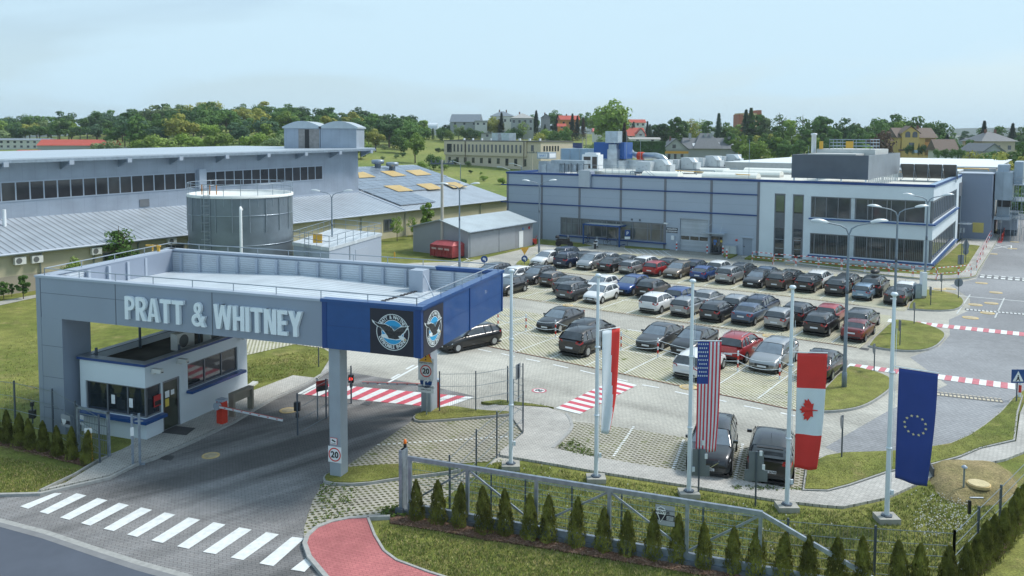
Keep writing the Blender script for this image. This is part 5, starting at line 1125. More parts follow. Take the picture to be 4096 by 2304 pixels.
# green hoarding among young shrubs, far left
p=g(52,1130); e=empty('notice_hoarding',(p.x,p.y,0),R(25),'small green hoarding board among shrubs at the left edge','sign'); s=p.length/F_; z0_=hgt(p,1154); z1_=hgt(p,1124); MB().box(-.72,0,z0_,.75,.05,z1_).build('board',mat('hoarding_green',(.02,.28,.12),.6,var=.06),e); MB().box(-.45,-.02,z0_+.25,-.15,0,z0_+.5).build('emblem',mat('emblem_lilac',(.5,.5,.65),.6,var=0),e); MB().box(-.6,.06,0,-.5,.1,z0_).build('post',steel,e); MB().box(.5,.06,0,.6,.1,z0_).build('post',steel,e)
# ================================================================ CARS
def lerp(a,b,t): return a+(b-a)*t
def tab(t,x):
    if x<=t[0][0]: return t[0][1]
    for (a,b),(c,d) in zip(t,t[1:]):
        if x<=c: return b+(d-b)*((x-a)/(c-a) if c>a else 0)
    return t[-1][1]
# x runs from the front bumper (0) to the tail (L); all heights in metres
CT={
'hatch':dict(L=4.05,W=1.72,H=1.47,hood=[(0,.52),(.05,.66),(.35,.80),(1.0,.94)],belt=.96,tail=[(3.85,1.0),(4.05,.92)],roof=[(1.0,.95),(1.75,1.38),(2.2,1.46),(3.2,1.44),(3.62,1.36),(3.98,1.0)]),
'sedan':dict(L=4.55,W=1.76,H=1.44,hood=[(0,.50),(.05,.64),(.35,.78),(1.15,.92)],belt=.95,tail=[(3.75,1.02),(4.45,1.0),(4.55,.88)],roof=[(1.15,.93),(1.95,1.36),(2.4,1.44),(3.0,1.42),(3.4,1.32),(3.95,1.02)]),
'estate':dict(L=4.65,W=1.78,H=1.49,hood=[(0,.52),(.05,.66),(.35,.80),(1.15,.94)],belt=.96,tail=[(4.45,1.0),(4.65,.90)],roof=[(1.15,.95),(1.95,1.39),(2.4,1.48),(3.7,1.46),(4.15,1.38),(4.55,1.0)]),
'suv':dict(L=4.45,W=1.84,H=1.64,hood=[(0,.62),(.05,.80),(.30,.95),(1.1,1.06)],belt=1.08,tail=[(4.25,1.12),(4.45,1.0)],roof=[(1.1,1.07),(1.8,1.52),(2.3,1.63),(3.5,1.61),(3.95,1.52),(4.35,1.12)]),
'mpv':dict(L=4.45,W=1.80,H=1.62,hood=[(0,.56),(.05,.72),(.30,.86),(.85,1.0)],belt=1.03,tail=[(4.3,1.06),(4.45,.96)],roof=[(.8,.99),(1.75,1.50),(2.3,1.61),(3.6,1.60),(4.05,1.50),(4.38,1.06)]),
'van':dict(L=4.2,W=1.80,H=1.80,hood=[(0,.60),(.05,.80),(.30,.95),(.9,1.08)],belt=1.10,tail=[(4.12,1.15),(4.2,1.1)],roof=[(.9,1.08),(1.45,1.66),(1.8,1.79),(3.8,1.79),(4.05,1.74),(4.18,1.12)]),
'coupe':dict(L=4.25,W=1.78,H=1.39,hood=[(0,.50),(.05,.62),(.35,.76),(1.2,.90)],belt=.93,tail=[(3.95,1.0),(4.25,.92)],roof=[(1.2,.91),(1.95,1.31),(2.4,1.39),(3.0,1.37),(3.5,1.24),(4.1,.98)]),
}
plate_m=mat('plate_white',(.62,.66,.70),.4,var=0); tyre_m=mat('tyre_rubber',(.018,.018,.019),.85,var=.1); rim_m=mat('wheel_alloy',(.42,.44,.46),.35,.6,var=.1); rimd_m=mat('wheel_dark',(.05,.05,.055),.4,.4,var=0)
tl_m=mat('tail_light_red',(.34,.012,.012),.2,var=.1,coat=.6); hl_m=mat('head_light',(.50,.54,.57),.12,.2,var=.15,scale=8,coat=.8); trim_m=mat('car_trim',(.02,.021,.023),.45,var=0); chrome=mat('car_chrome',(.60,.62,.64),.15,.9,var=0)
cglass=mat('car_glass',(.045,.056,.066),.05,0,var=.35,scale=2.2,spec=.85,coat=.3); cglass_l=mat('windscreen_glass',(.14,.18,.22),.06,0,var=.3,scale=1.5,spec=.9,coat=.4)
def car_meshes(kind):
    c=CT[kind]; L,W,H,belt=c['L'],c['W'],c['H'],c['belt']; hwid=W/2
    hood=c['hood']+[(c['hood'][-1][0]+.01,belt)]; tail=c['tail']
    def zt_(x):
        if x<=hood[-1][0]: return tab(hood,x)
        if x>=tail[0][0]: return tab(tail,x)
        return lerp(belt,tail[0][1],(x-hood[-1][0])/(tail[0][0]-hood[-1][0]))
    def hw(x):
        k=tab([(0,.80),(.12,.90),(.45,.975),(1.0,1),(L-.8,1),(L-.25,.95),(L-.05,.88),(L,.84)],x); return hwid*k
    def zb(x): return tab([(0,.30),(.1,.22),(.8,.20),(L-.8,.20),(L-.1,.28),(L,.36)],x)
    # body shell: y=0 centre; local car axis x forward->back, centred so that x=0 is the middle
    xs=[0,.03,.08,.18,.35,.6,.85,1.1,1.4,1.8,2.2,2.6,3.0,3.4,3.8]+[L-.6,L-.35,L-.18,L-.08,L-.02,L]; xs=sorted(set(round(x,3) for x in xs if x<=L)); b=MB(); rows=[]
    for x in xs:
        w=hw(x); t=zt_(x); lo=zb(x); sec=[(0,lo),(w*.80,lo),(w*.96,lo+.10),(w,lo+.26),(w*1.0,lerp(lo,t,.62)),(w*.975,t-.12),(w*.93,t-.03),(w*.80,t+.005),(w*.45,t+.02),(0,t+.025)]
        full=[(x-L/2,-y,z) for y,z in sec]+[(x-L/2,y,z) for y,z in sec[::-1][1:-1]]; rows.append(full)
    n=len(rows[0]); vs=[p for r_0 in rows for p in r_0]
    b.add(vs,[(i*n+j,i*n+(j+1)%n,(i+1)*n+(j+1)%n,(i+1)*n+j) for i in range(len(rows)-1) for j in range(n)],0,True)
    b.add(rows[0],[tuple(range(n))[::-1]],0); b.add(rows[-1],[tuple(range(n))],0)
    # greenhouse
    rf=c['roof']; gx=[rf[0][0]+.02,lerp(rf[0][0],rf[1][0],.5),rf[1][0],rf[2][0],lerp(rf[2][0],rf[3][0],.5),rf[3][0],rf[4][0],lerp(rf[4][0],rf[5][0],.5),rf[5][0]-.02]
    def gw(x,z): # half width of the cabin at height z
        bw=hw(min(max(x,.9),L-.5))*.93; tw=bw*.76; return lerp(bw,tw,min(1,max(0,(z-belt)/(H-belt))))
    gl=MB(); R0=[]
    for x in gx:
        z=tab(rf,x)-.015; zb_=zt_(x)-.03; w1=gw(x,zb_); w2=gw(x,z); m=(zb_+z)/2
        sec=[(w1,zb_),(gw(x,m)+.01,m),(w2+.015,z-.05 if z-zb_>.15 else z-.01),(w2*.9,z),(0,z+.012)]
        R0.append([(x-L/2,-y,zz) for y,zz in sec]+[(x-L/2,y,zz) for y,zz in sec[::-1][1:]])
    n=len(R0[0]); vs=[p for r_0 in R0 for p in r_0]
    gl.add(vs,[(i*n+j,i*n+j+1,(i+1)*n+j+1,(i+1)*n+j) for i in range(len(R0)-1) for j in range(n-1)],0,True)
    # roof panel + pillars join the body mesh
    rx=[rf[1][0]+.02,rf[2][0],lerp(rf[2][0],rf[3][0],.5),rf[3][0],rf[4][0]+.02]
    RR=[]
    for x in rx:
        z=tab(rf,x); w2=gw(x,z); RR.append([(x-L/2,y,zz) for y,zz in ((-w2-.035,z-.075),(-w2*.93-.02,z+.0),(-w2*.5,z+.022),(0,z+.028),(w2*.5,z+.022),(w2*.93+.02,z+.0),(w2+.035,z-.075))])
    n=7; b.add([p for r_0 in RR for p in r_0],[(i*n+j,i*n+j+1,(i+1)*n+j+1,(i+1)*n+j) for i in range(len(RR)-1) for j in range(n-1)],0,True)
    def pil(x0,z0,x1,z1,wd):
        for s in (-1,1):
            b.obox((x0-L/2,s*(gw(x0,z0)+.008),z0),(x1-L/2,s*(gw(x1,z1)+.012),z1),wd,.03,0,up=Vector((0,s,0)))
    ax=rf[0][0]+.05; pil(ax,zt_(ax)-.01,rx[0]+.02,tab(rf,rx[0])-.04,.075)
    mx_=lerp(rf[2][0],rf[3][0],.52); pil(mx_+.05,belt-.03,mx_,H-.07,.085)
    if kind in ('estate','mpv','van','suv'): q=rf[3][0]-.05; pil(q+.12,belt-.02,q,H-.08,.10)
    ex=rf[5][0]-.08; pil(ex,zt_(ex)-.02,rx[-1]-.02,tab(rf,rx[-1])-.05,.16 if kind in('hatch','coupe','estate','suv','mpv','van') else .12)
    # wheel arches, sills, grille, bumper inlays (dark trim)
    wr=.315 if kind not in ('suv',) else .35; wx=(.78 if kind!='van' else .8,L-.80); tr=MB()
    for x in wx:
        for s in (-1,1):
            N_=14; y=s*(hw(x)+.004)
            P=[((x-L/2)+(wr+.055)*math.cos(a),y,max(zb(x)+.01,wr+(wr+.055)*math.sin(a))) for a in [(-.12+1.24*i/N_)*pi for i in range(N_+1)]]
            tr.add(P,[tuple(range(N_+1)) if s<0 else tuple(range(N_+1))[::-1]])
    tr.box(-L/2-.012,-hw(.05)*.55,.40,-L/2+.02,hw(.05)*.55,.56); tr.box(-L/2-.008,-hw(.05)*.75,.27,-L/2+.03,hw(.05)*.75,.36)
    tr.box(L/2-.03,-hw(L)*.85,.36,L/2+.012,hw(L)*.85,.47)
    zm=belt-.40
    for s in (-1,1):
        for xx in (mx_-.02,):
            y=s*(hw(xx)+.002); tr.add([(xx-L/2,y,zb(xx)+.15),(xx-L/2+.012,y,zb(xx)+.15),(xx-L/2+.012,s*hw(xx)*.985,belt-.12),(xx-L/2,s*hw(xx)*.985,belt-.12)],[(0,1,2,3)])
        xx=rf[0][0]+.15; y=s*(hw(xx)+.002); tr.add([(xx-L/2,y,zb(xx)+.15),(xx-L/2+.012,y,zb(xx)+.15),(xx-L/2+.012,s*hw(xx)*.985,belt-.12),(xx-L/2,s*hw(xx)*.985,belt-.12)],[(0,1,2,3)])
    tr.box(-L/2+.1,-hwid*.9,.12,L/2-.1,hwid*.9,.21)
    # windscreens as their own panes just above the cabin glass
    def pane(i0,i1,ins,lift):
        p=MB(); A=R0[i0];B=R0[i1]; a0=Vector(A[3]);a1=Vector(A[5]);b0=Vector(B[3]);b1=Vector(B[5])
        a0=Vector((A[0][0],A[0][1]*ins,A[3][2]+.0)); a1=Vector((a0.x,-a0.y,a0.z)); b0=Vector((B[3][0],B[3][1]*ins,B[3][2])); b1=Vector((b0.x,-b0.y,b0.z)); nrm=(b0-a0).cross(a1-a0).normalized()
        if nrm.z<0: nrm=-nrm
        q=[a0,a1,b1,b0]; q=[v+nrm*lift for v in q]; am=(q[0]+q[1])/2+nrm*.012; bm_=(q[2]+q[3])/2+nrm*.012
        p.add([q[0],am,q[1],q[2],bm_,q[3]],[(0,1,4,5),(1,2,3,4)],0,True); return p
    ws=pane(0,2,.94,.016); rw=pane(8,6,.86,.016)
    # lamps
    def lamp(x,y0,y1,z0,z1,th,m): return MB().box(x-th,y0,z0,x+th,y1,z1)
    hz_=tab(hood,.12); heads=[]
    for s in (-1,1):
        w=hw(.1); p=MB(); y0,y1=s*w*.98,s*w*.52; zz=hz_-.10
        p.add([(-L/2+.02,y1,zz-.06),(-L/2+.10,y0,zz-.07),(-L/2+.36,s*hw(.4)*1.003,zz+.03),(-L/2+.38,s*hw(.4)*.955,zz+.115),(-L/2+.17,y0*.93,zz+.10),(-L/2+.05,y1,zz+.05)],[(0,1,2,3,4,5) if s<0 else (5,4,3,2,1,0)]); heads.append(p)
    tails=[]; tz=tail[0][1]
    for s in (-1,1):
        w=hw(L-.05); p=MB(); high=kind in ('estate','van','mpv')
        z1=tz-.02; z0=tz-.25; x0=L/2+.008
        if kind=='van': z0=tz-.35
        p.add([(x0,s*w*.58,z0+.05),(x0,s*w*.99,z0),(x0-.28,s*hw(L-.3)*1.004,z0+.08),(x0-.30,s*hw(L-.3)*.985,z1-.02),(x0-.03,s*w*.97,z1+.0),(x0,s*w*.62,z1-.02)],[(0,1,2,3,4,5) if s>0 else (5,4,3,2,1,0)]); tails.append(p)
    wheel=MB(); wheel.tube([(0,-.1,0),(0,.1,0)],wr,20); rim=MB(); rim.tube([(0,-.104,0),(0,.104,0)],wr*.64,12,0)
    sp=MB()
    for i in range(5):
        a=2*pi*i/5; sp.box(-.001,0,0,.001,0,0)
    mir=MB().box(-.05,-.1,-.055,.06,.1,.055)
    pl=MB().box(-.01,-.26,-.055,.01,.26,.055)
    ant=MB().tube([(0,0,0),(.10,0,.22)],.008,4)
    rails=MB()
    for s in (-1,1): rails.tube([(rf[2][0]-L/2-.1,s*(gw(2.2,H)-.05),H+.0),(rf[2][0]-L/2+.1,s*(gw(2.2,H)-.05),H+.06),(rf[3][0]-L/2,s*(gw(3.2,H)-.05),H+.05),(rf[3][0]-L/2+.25,s*(gw(3.2,H)-.05),H-.02)],.022,6)
    return dict(c=c,b=b.build('body',[trim_m],mesh_only=True),g=gl.build('cabin_glass',cglass,mesh_only=True),t=tr.build('trim',trim_m,mesh_only=True),ws=ws.build('windscreen',cglass_l,mesh_only=True),rw=rw.build('rear_window',cglass,mesh_only=True),
      hl=[p.build('headlight',hl_m,mesh_only=True) for p in heads],tl=[p.build('taillight',tl_m,mesh_only=True) for p in tails],wh=wheel.build('wheel',tyre_m,mesh_only=True),ri=rim.build('rim',rim_m,mesh_only=True),rid=None,mi=mir.build('mirror',trim_m,mesh_only=True),pl=pl.build('number_plate',plate_m,mesh_only=True),an=ant.build('aerial',trim_m,mesh_only=True),ra=rails.build('roof_rails',chrome,mesh_only=True),wr=wr,wx=wx,hw=hw,gw=gw,rf=rf,belt=belt)
CM={k:car_meshes(k) for k in CT}
PAINT={'white':((.70,.73,.74),.0),'silver':((.34,.36,.375),.55),'grey':((.085,.09,.095),.5),'dark grey':((.042,.046,.052),.5),'black':((.012,.0125,.014),.1),'blue':((.015,.06,.22),.3),'dark blue':((.010,.022,.06),.3),'steel blue':((.06,.10,.17),.45),'light blue':((.22,.34,.47),.4),'red':((.34,.016,.018),.2),'dark red':((.16,.008,.012),.2),'beige':((.19,.16,.125),.5),'brown':((.075,.062,.055),.45),'taupe':((.17,.155,.14),.5)}
PM={k:mat('paint_'+k.replace(' ','_'),v[0],.30,v[1],var=.03,scale=2,coat=.7) for k,v in PAINT.items()}
PROTO={}
def slot(o,m): o.material_slots[0].link='OBJECT'; o.material_slots[0].material=m
def make_car(kind,rails=False):
    M=CM[kind]; L=M['c']['L']; e=empty('parked_car')
    def ad(nm,me,loc=None,par=e,rz=0):
        o=link_mesh(nm,me,par,loc);
        if rz: o.rotation_euler=(0,0,rz)
        return o
    bo=ad('body',M['b']); ad('cabin_glass',M['g']); ad('trim',M['t']); ad('windscreen',M['ws']); ad('rear_window',M['rw'])
    for p in M['hl']: ad('headlight',p)
    for p in M['tl']: ad('taillight',p)
    for x in M['wx']:
        for s in (-1,1):
            y=s*(M['hw'](x)-.085); w=ad('wheel',M['wh'],(x-L/2,y,M['wr'])); ad('rim',M['ri'],par=w)
    for s in (-1,1): ad('mirror',M['mi'],(M['rf'][0][0]+.35-L/2,s*(M['gw'](1.4,M['belt'])+.13),M['belt']+.08))
    ad('number_plate',M['pl'],(-L/2-.015,0,.42)); ad('number_plate',M['pl'],(L/2+.015,0,.62 if kind!='sedan' else .72)); ad('aerial',M['an'],(M['rf'][3][0]-.15-L/2,0,M['c']['H']))
    if rails: ad('roof_rails',M['ra'])
    return e
used_p={}
LOTDIR=math.atan2(lot.v.y,lot.v.x)
def car(kind,col,x,y,face,label,z='g',ang=None,rails=False,darkrim=False,group='cars parked in the lattice paved rows',scale=1.0,cat='car'):
    """x,y: photo pixel of the near bumper's middle at the ground (z='g') or of the roof centre (z='r'); face f/r: which end is near"""
    scale*=.93; M=CM[kind]; L=M['c']['L']; d=lot.v.copy() if ang is None else Vector((math.cos(R(ang)),math.sin(R(ang))))
    if z=='g': p=g(x,y)+d*L*scale/2
    else: p=g(x,y,M['c']['H']*scale)
    key=(kind,rails)
    if key not in used_p: e=make_car(kind,rails); used_p[key]=e
    else: e=copy_tree(used_p[key])
    th=math.atan2(d.y,d.x)   # local +x is the tail; near end is the front when face=='f'
    e.location=(p.x,p.y,.022); e.rotation_euler=(0,0,th if face=='f' else th+pi); e.scale=(scale,)*3
    for ch in e.children:
        if ch.name.split('.')[0]=='body': slot(ch,PM[col])
        if ch.name.split('.')[0]=='mirror': slot(ch,PM[col])
        if ch.name.split('.')[0]=='wheel':
            for q in ch.children: slot(q,rimd_m if darkrim else rim_m)
    e['label']=label; e['category']=cat; e['group']=group
    return e
C3=lambda x,y:(1950+x/2.337,980+y/2.337); C4=lambda x,y:(3000+x/2.337,900+y/2.337); Z3=lambda x,y:(1900+x/4.262,1050+y/4.262); Z2=lambda x,y:(2400+x/4.262,1200+y/4.262); Z7=lambda x,y:(3000+x/4.262,1200+y/4.262); Z1_=lambda x,y:(1900+x/4.262,1350+y/4.262)
# second-farthest line (near ends on the far drain channel)
car('estate','white',*C3(450,203),'f','white estate facing forward at the left end of the long far line')
car('suv','dark blue',*C3(668,222),'r','dark blue off-roader seen from behind, second car in the long far line',rails=True)
car('mpv','silver',*C3(880,240),'f','silver people carrier facing forward, third car in the long far line')
car('sedan','black',*C3(1075,264),'r','black saloon seen from behind, between silver people carrier and small silver hatchback')
car('hatch','silver',*C3(1277,280),'r','small silver hatchback seen from behind, left of the red hatchback',scale=.93)
car('hatch','red',*C3(1508,298),'r','bright red hatchback seen from behind in the long far line')
car('estate','beige',*C3(1700,320),'f','bronze beige estate car facing forward, right of the red hatchback')
car('coupe','blue',*C3(1955,345),'r','bright blue coupe seen from behind in the long far line')
car('suv','silver',*C3(2195,372),'r','silver crossover seen from behind, right of bright blue coupe',scale=.98)
car('coupe','black',*C4(0,592),'f','black coupe facing forward, between silver crossover and brown crossover')
car('suv','brown',*C4(222,618),'r','brown crossover with pale roof rails seen from behind',rails=True)
car('hatch','black',*C4(492,638),'r','black hatchback seen from behind, right of the brown crossover',scale=1.03)
car('hatch','dark grey',*C4(780,672),'r','tall dark hatchback seen from behind, left of the pale blue hatchback',scale=1.05)
car('hatch','light blue',*C4(1030,712),'r','pale blue small hatchback seen from behind',scale=.93)
car('coupe','dark grey',*C4(1340,760),'r','dark grey sloping hatchback at the right end of the long far line')
# farthest line
FG='cars of the farthest line by the plant wall'
car('van','dark blue',*C3(762,12),'r','dark blue boxy van at the far left by the motorcycles, farthest line','r')
car('estate','dark grey',*C3(930,55),'r','dark grey estate roof behind the dark blue off-roader, farthest line','r')
car('sedan','silver',*C3(1145,68),'r','silver saloon in the farthest line behind the black saloon','r')
car('sedan','grey',*C3(1318,90),'r','grey brown saloon in the farthest line left of the white estate','r')
car('estate','white',*C3(1500,97),'r','white estate seen from behind in the farthest line, behind the red hatchback','r')
car('hatch','black',*C3(1715,118),'r','black hatchback in the farthest line right of the white estate','r')
car('hatch','dark blue',*C3(1955,133),'r','dark navy hatchback in the farthest line behind the bronze estate','r')
car('hatch','white',*C3(2180,140),'r','white hatchback in the farthest line facing the entrance door','r')
car('estate','dark grey',*C3(2400,163),'r','dark green grey estate in the farthest line right of the white hatchback','r',rails=True)
car('sedan','steel blue',*C4(165,385),'r','steel blue saloon in the farthest line behind the brown crossover','r')
car('hatch','black',*C4(395,412),'r','black sloping hatchback in the farthest line right of steel blue saloon','r')
car('estate','white',*C4(655,418),'r','white estate in the farthest line under the red and white railing','r')
car('estate','black',*C4(925,450),'r','black estate in the farthest line left of the one with a roof box','r',rails=True)
rb=car('suv','black',*C4(1170,470),'r','black off-roader carrying a roof box, farthest line','r',rails=True,scale=1.04)
m=MB(); m.lathe([(0,0),(.35,.02),(.42,.16),(.3,.32),(0,.36)],14); bm_=m.build('roof_box',black_p); bm_.scale=(2.0,.85,1); bm_.location=rb.location+Vector((0,0,1.76)); bm_.rotation_euler=(0,0,LOTDIR); tag(bm_,'black roof box on top of the black off-roader','roof box')
car('coupe','white',*C4(1468,520),'r','white sloping hatchback at the right end of the farthest line','r')
# third line: near ends hidden, behind the middle line
car('estate','dark grey',*Z3(300,20),'f','dark estate at the far left edge above the blue canopy corner, lights to the right','r')
car('estate','white',*Z3(660,80),'f','white crossover above the blue canopy corner, just right of the first white pole','r')
car('estate','black',*Z3(840,385),'f','black estate with chrome grille, right of the first white pole',rails=True)
car('hatch','black',*Z3(590,245),'f','black hatchback partly hidden by the first white pole and canopy corner','r')
car('hatch','taupe',*Z3(1180,430),'r','small taupe hatchback seen from behind, upper left of the grey people carrier',scale=.93)
car('sedan','grey',*Z3(1650,225),'r','dark grey saloon with long tail behind the grey people carrier','r')
car('hatch','white',*Z3(2150,230),'f','white hatchback facing forward behind the second white pole','r')
car('hatch','blue',*C3(1240,478),'f','deep blue people carrier facing forward, right of second pole',scale=1.06)
car('hatch','black',*C3(1452,505),'r','black hatchback with tall red tail lights, behind the white hatchback',scale=1.05)
car('hatch','blue',*C3(1820,385),'r','royal blue hatchback behind the third white pole','r',scale=1.05)
car('sedan','silver',*C3(2060,418),'r','silver saloon in the third line above the dark hatchback','r')
car('hatch','silver',*C3(2350,458),'r','older silver hatchback with a bare rear spoiler, above the blue saloon','r')
car('estate','dark blue',*Z2(2557-2557+0,0) if False else Z7(215,-95),'r','dark navy estate with pale roof rails, third line','r',rails=True)
car('hatch','dark grey',*Z7(850,25),'r','dark grey hatchback with bright red lights behind the fourth white pole','r',scale=1.05)
car('hatch','red',*Z7(1390,55),'r','red tall hatchback in the third line, left of the tall grey lamp post','r',scale=.97)
car('estate','grey',*Z7(1920,135),'r','grey estate at the right end of the third line','r')
# middle line
car('mpv','grey',*Z3(1490,672),'r','dark grey people carrier seen from behind at the left end of middle line',scale=.97,darkrim=True)
car('hatch','white',*Z3(1955,712),'f','white small hatchback facing forward, crossed by the second white pole',scale=.98)
car('hatch','white',*Z2(800,248),'r','white hatchback seen from behind, left of the silver round-backed hatchback',scale=1.04)
car('hatch','silver',*Z2(1332,305),'r','silver round-backed hatchback seen from behind, crossed by the third white pole',scale=.98)
car('hatch','dark grey',*Z2(1840,395),'r','dark slate hatchback seen from behind, left of the blue saloon',darkrim=True)
car('sedan','steel blue',*Z2(2390,448),'r','slate blue saloon seen from behind in the middle line')
car('hatch','silver',*Z7(400,530),'r','silver round hatchback seen from behind, left of fourth white pole',darkrim=True)
car('hatch','black',*Z7(1085,628),'r','black hatchback with round badge seen from behind, right of fourth pole',scale=1.03)
car('sedan','dark red',*Z7(1720,730),'r','dark red saloon with boot spoiler behind the lamp post',scale=.92)
# nearest double line
e=car('estate','black',1875,1300,'f','black estate whose tail shows under the blue canopy end','r',ang=LOTDIR*180/pi-14)
car('sedan','dark grey',*Z3(1180,1205),'f','dark grey saloon facing forward by the first chained posts')
car('hatch','black',*Z3(2000,945),'r','black hatchback with pale lights beyond the black off-roader','r',scale=1.08)
car('suv','black',*Z1_(1600,345),'r','black seven seat off-roader seen from behind, left of the white and red flag',scale=1.03)
car('sedan','grey',*Z2(770,885),'f','pewter grey saloon facing forward behind the chain, right of white and red flag')
car('sedan','dark grey',*Z2(1372,975),'f','graphite saloon facing forward behind the third white pole',scale=1.02)
car('suv','red',*Z2(2180,1090),'r','bright red crossover with silver roof rails behind the striped flag',rails=True)
car('estate','white',*Z2(1440,1392),'r','white estate parked alone nearest the crossing, half behind the striped flag')
car('estate','silver',*C4(105,1392),'f','big silver estate facing forward, left of the fourth white pole',scale=1.04)
car('sedan','dark grey',*C4(590,1470),'r','dark saloon almost hidden behind the red and white leaf flag',scale=1.02)
# visitor bays in the foreground
q1=g(2830,1918)
n1=car('suv','dark grey',2830,1918,'f','dark grey crossover facing forward behind the striped flag, visitor bays',ang=71,group='two cars in the visitor bays',scale=1.02)
n2=car('suv','black',3076,1950,'r','black crossover seen from behind on visitor bay, left of the red and white leaf flag',ang=70,group='two cars in the visitor bays',scale=1.02)
def plate_text(e,txt,front):
    L=CM['suv']['c']['L']; me=text_mesh(txt,.115,.003,align='CENTER',offset=.003,sx=.95); me.transform(XZ); me.transform(Matrix.Rotation(-pi/2 if front else pi/2,4,'Z')); me.materials.clear(); me.materials.append(ink)
    pl=[c for c in e.children if c.name.startswith('number_plate')][0 if front else 1]; o=link_mesh('plate_letters',me,pl); o.location=((-.012 if front else .012),0,-.04)
    MB().box(-.013,.21 if front else -.26,-.055,.013,.26 if front else -.21,.055).build('blue_strip',MATS['notice_blue'],pl)
plate_text(n1,'KE 4395C',True); plate_text(n2,'WN 2674R',False)
s=MB();
for a in (-1,1): s.obox((-2.245,a*.42,.74),(-2.262,a*.12,.52),.05,.03)
s.obox((-2.262,-.13,.52),(-2.262,.13,.52),.05,.03); s.build('chrome_grille',chrome,n1)
MB().box(2.16,-.5,1.52,2.0,.5,1.56).build('spoiler',black_p,n2)
# ================================================================ FLAGS AND POLES
def pole_root(name,x,y,label,cat,group=None,z=0,rz=0):
    p=g(x,y,z); return empty(name,(p.x,p.y,z),rz,label,cat,group),p
FP=[(2043,1874,1079,'leftmost white flagpole, without any flag, behind the sliding gate'),(2384,1925,1098,'second white flagpole from the left, carrying the white and red flag'),(2755,1985,1120,'third white flagpole, carrying the striped starry flag'),(3147,2039,1145,'fourth white flagpole, carrying the red leaf flag'),(3546,2085,1173,'rightmost white flagpole, carrying the blue flag with yellow stars')]
PT=[]
for i,(x,y,yt,l) in enumerate(FP):
    e,p=pole_root('flagpole',x,y,l,'flagpole','row of white flagpoles'); h=hgt(p,yt); PT.append((p,h))
    MB().tube([(0,0,.1),(0,0,2.6),(0,0,5.3),(0,0,h-.1)],[.085,.078,.07,.052],14).build('pole',pole_white,e)
    MB().lathe([(.05,h-.15),(.06,h-.1),(.11,h-.07),(.12,h-.02),(.08,h+.03),(0,h+.04)],14).build('finial',pole_white,e)
    for z in (2.55,5.2): MB().lathe([(.08,z),(.10,z+.01),(.10,z+.07),(.08,z+.08)],14).build('collar',pole_white,e)
    MB().box(-.36,-.30,-.05,.36,.30,.20).build('footing',concrete,e)
    b=MB(); b.prism([(.2*math.cos(a),.2*math.sin(a)) for a in [pi/3*k for k in range(6)]],.2,.24); b.build('base_plate',steel_dark,e)
    MB().tube([(.10,-.03,.9),(.11,-.03,h-1.2)],.008,4).build('halyard',pole_white,e)
    MB().box(.09,-.06,.95,.19,.0,1.12).build('cleat',pole_white,e)
fred=mat('flag_red',(.62,.035,.03),.75,var=.05); fwhite=mat('flag_white',(.62,.70,.76),.75,var=.04); fblue=mat('flag_blue',(.02,.05,.25),.75,var=.06); fred2=mat('flag_stripe_red',(.55,.045,.07),.75,var=.05); fstar=mat('flag_star',(.70,.65,.35),.7,var=0)
def flag(name,label,pi_,z1px,wid,drop,yaw,cells,nu,nv,mats,deco=None,taper=0,wave=.05,off=.22,edge=None,arm=1):
    """vertical banner hanging from an arm; u across from the pole, v down"""
    p,h=PT[pi_]; zt0=z1px; d=Vector((math.cos(yaw),math.sin(yaw)))
    def surf(u,v,lift=0):
        w=wid*(1-taper*v*v); k=off+u*w; amp=wave*(.25+v)
        q=amp*math.sin(u*7.5+v*3.1)+amp*.7*math.sin(v*9+u*2.0)*u
        nrm=Vector((d.y,-d.x)); pos=d*k+nrm*(q+lift); return Vector((pos.x,pos.y,zt0-v*drop-.05*math.sin(u*3)*v - .06*u*u*v))
    e=empty(name,(p.x,p.y,0),0,label,'flag'); b=MB()
    for j in range(nv+1):
        for i in range(nu+1): b.v.append(tuple(surf(i/nu,j/nv)))
    for j in range(nv):
        for i in range(nu): b.f.append((j*(nu+1)+i,j*(nu+1)+i+1,(j+1)*(nu+1)+i+1,(j+1)*(nu+1)+i)); b.m.append(cells((i+.5)/nu,(j+.5)/nv)); b.sm.append(True)
    o=b.build('cloth',mats,e); md=o.modifiers.new('thick','SOLIDIFY'); md.thickness=.006; md.offset=0
    if deco: deco(surf,e)
    if arm: a=d*(off+wid+.02); MB().tube([(d.x*.08,d.y*.08,zt0+.03),(a.x,a.y,zt0+.03)],.018,6).build('arm',pole_white,e)
    return e
def hz_px(i,ypx): return hgt(PT[i][0],ypx)
z1=hz_px(1,1326); z2=hz_px(1,1738)
flag('banner_flag','narrow white and red banner twisting beside the second flagpole',1,z1,.86,z1-z2,R(33),lambda u,v:1 if u>.55+.42*v*v else 0,20,24,[fwhite,fred],wave=.04,taper=.42)
z1=hz_px(2,1366); z2=hz_px(2,1800)
def star_pts(cx,cy,r,asp): return [(cx+(r if k%2==0 else r*.42)*math.sin(pi*k/5)*asp,cy-(r if k%2==0 else r*.42)*math.cos(pi*k/5)) for k in range(10)]
def on_surf(surf,pts,lift):
    V=[Vector((a,b_,0)) for a,b_ in pts]; t=tessellate_polygon([V]); m=MB(); m.add([surf(a,b_,lift) for a,b_ in pts],[tuple(x) for x in t]); return m
def us_deco(surf,e):
    for r_0 in range(9):
        for c in range(5 if r_0%2==0 else 4):
            u=(.055+.092*c+(.046 if r_0%2 else 0)); v=.022+.036*r_0; on_surf(surf,star_pts(u,v,.0115,3.6),.016).build('star',fwhite,e)
def us(u,v):
    if u<.5 and v<.385: return 2
    return 1 if int(u*13)%2==0 else 0
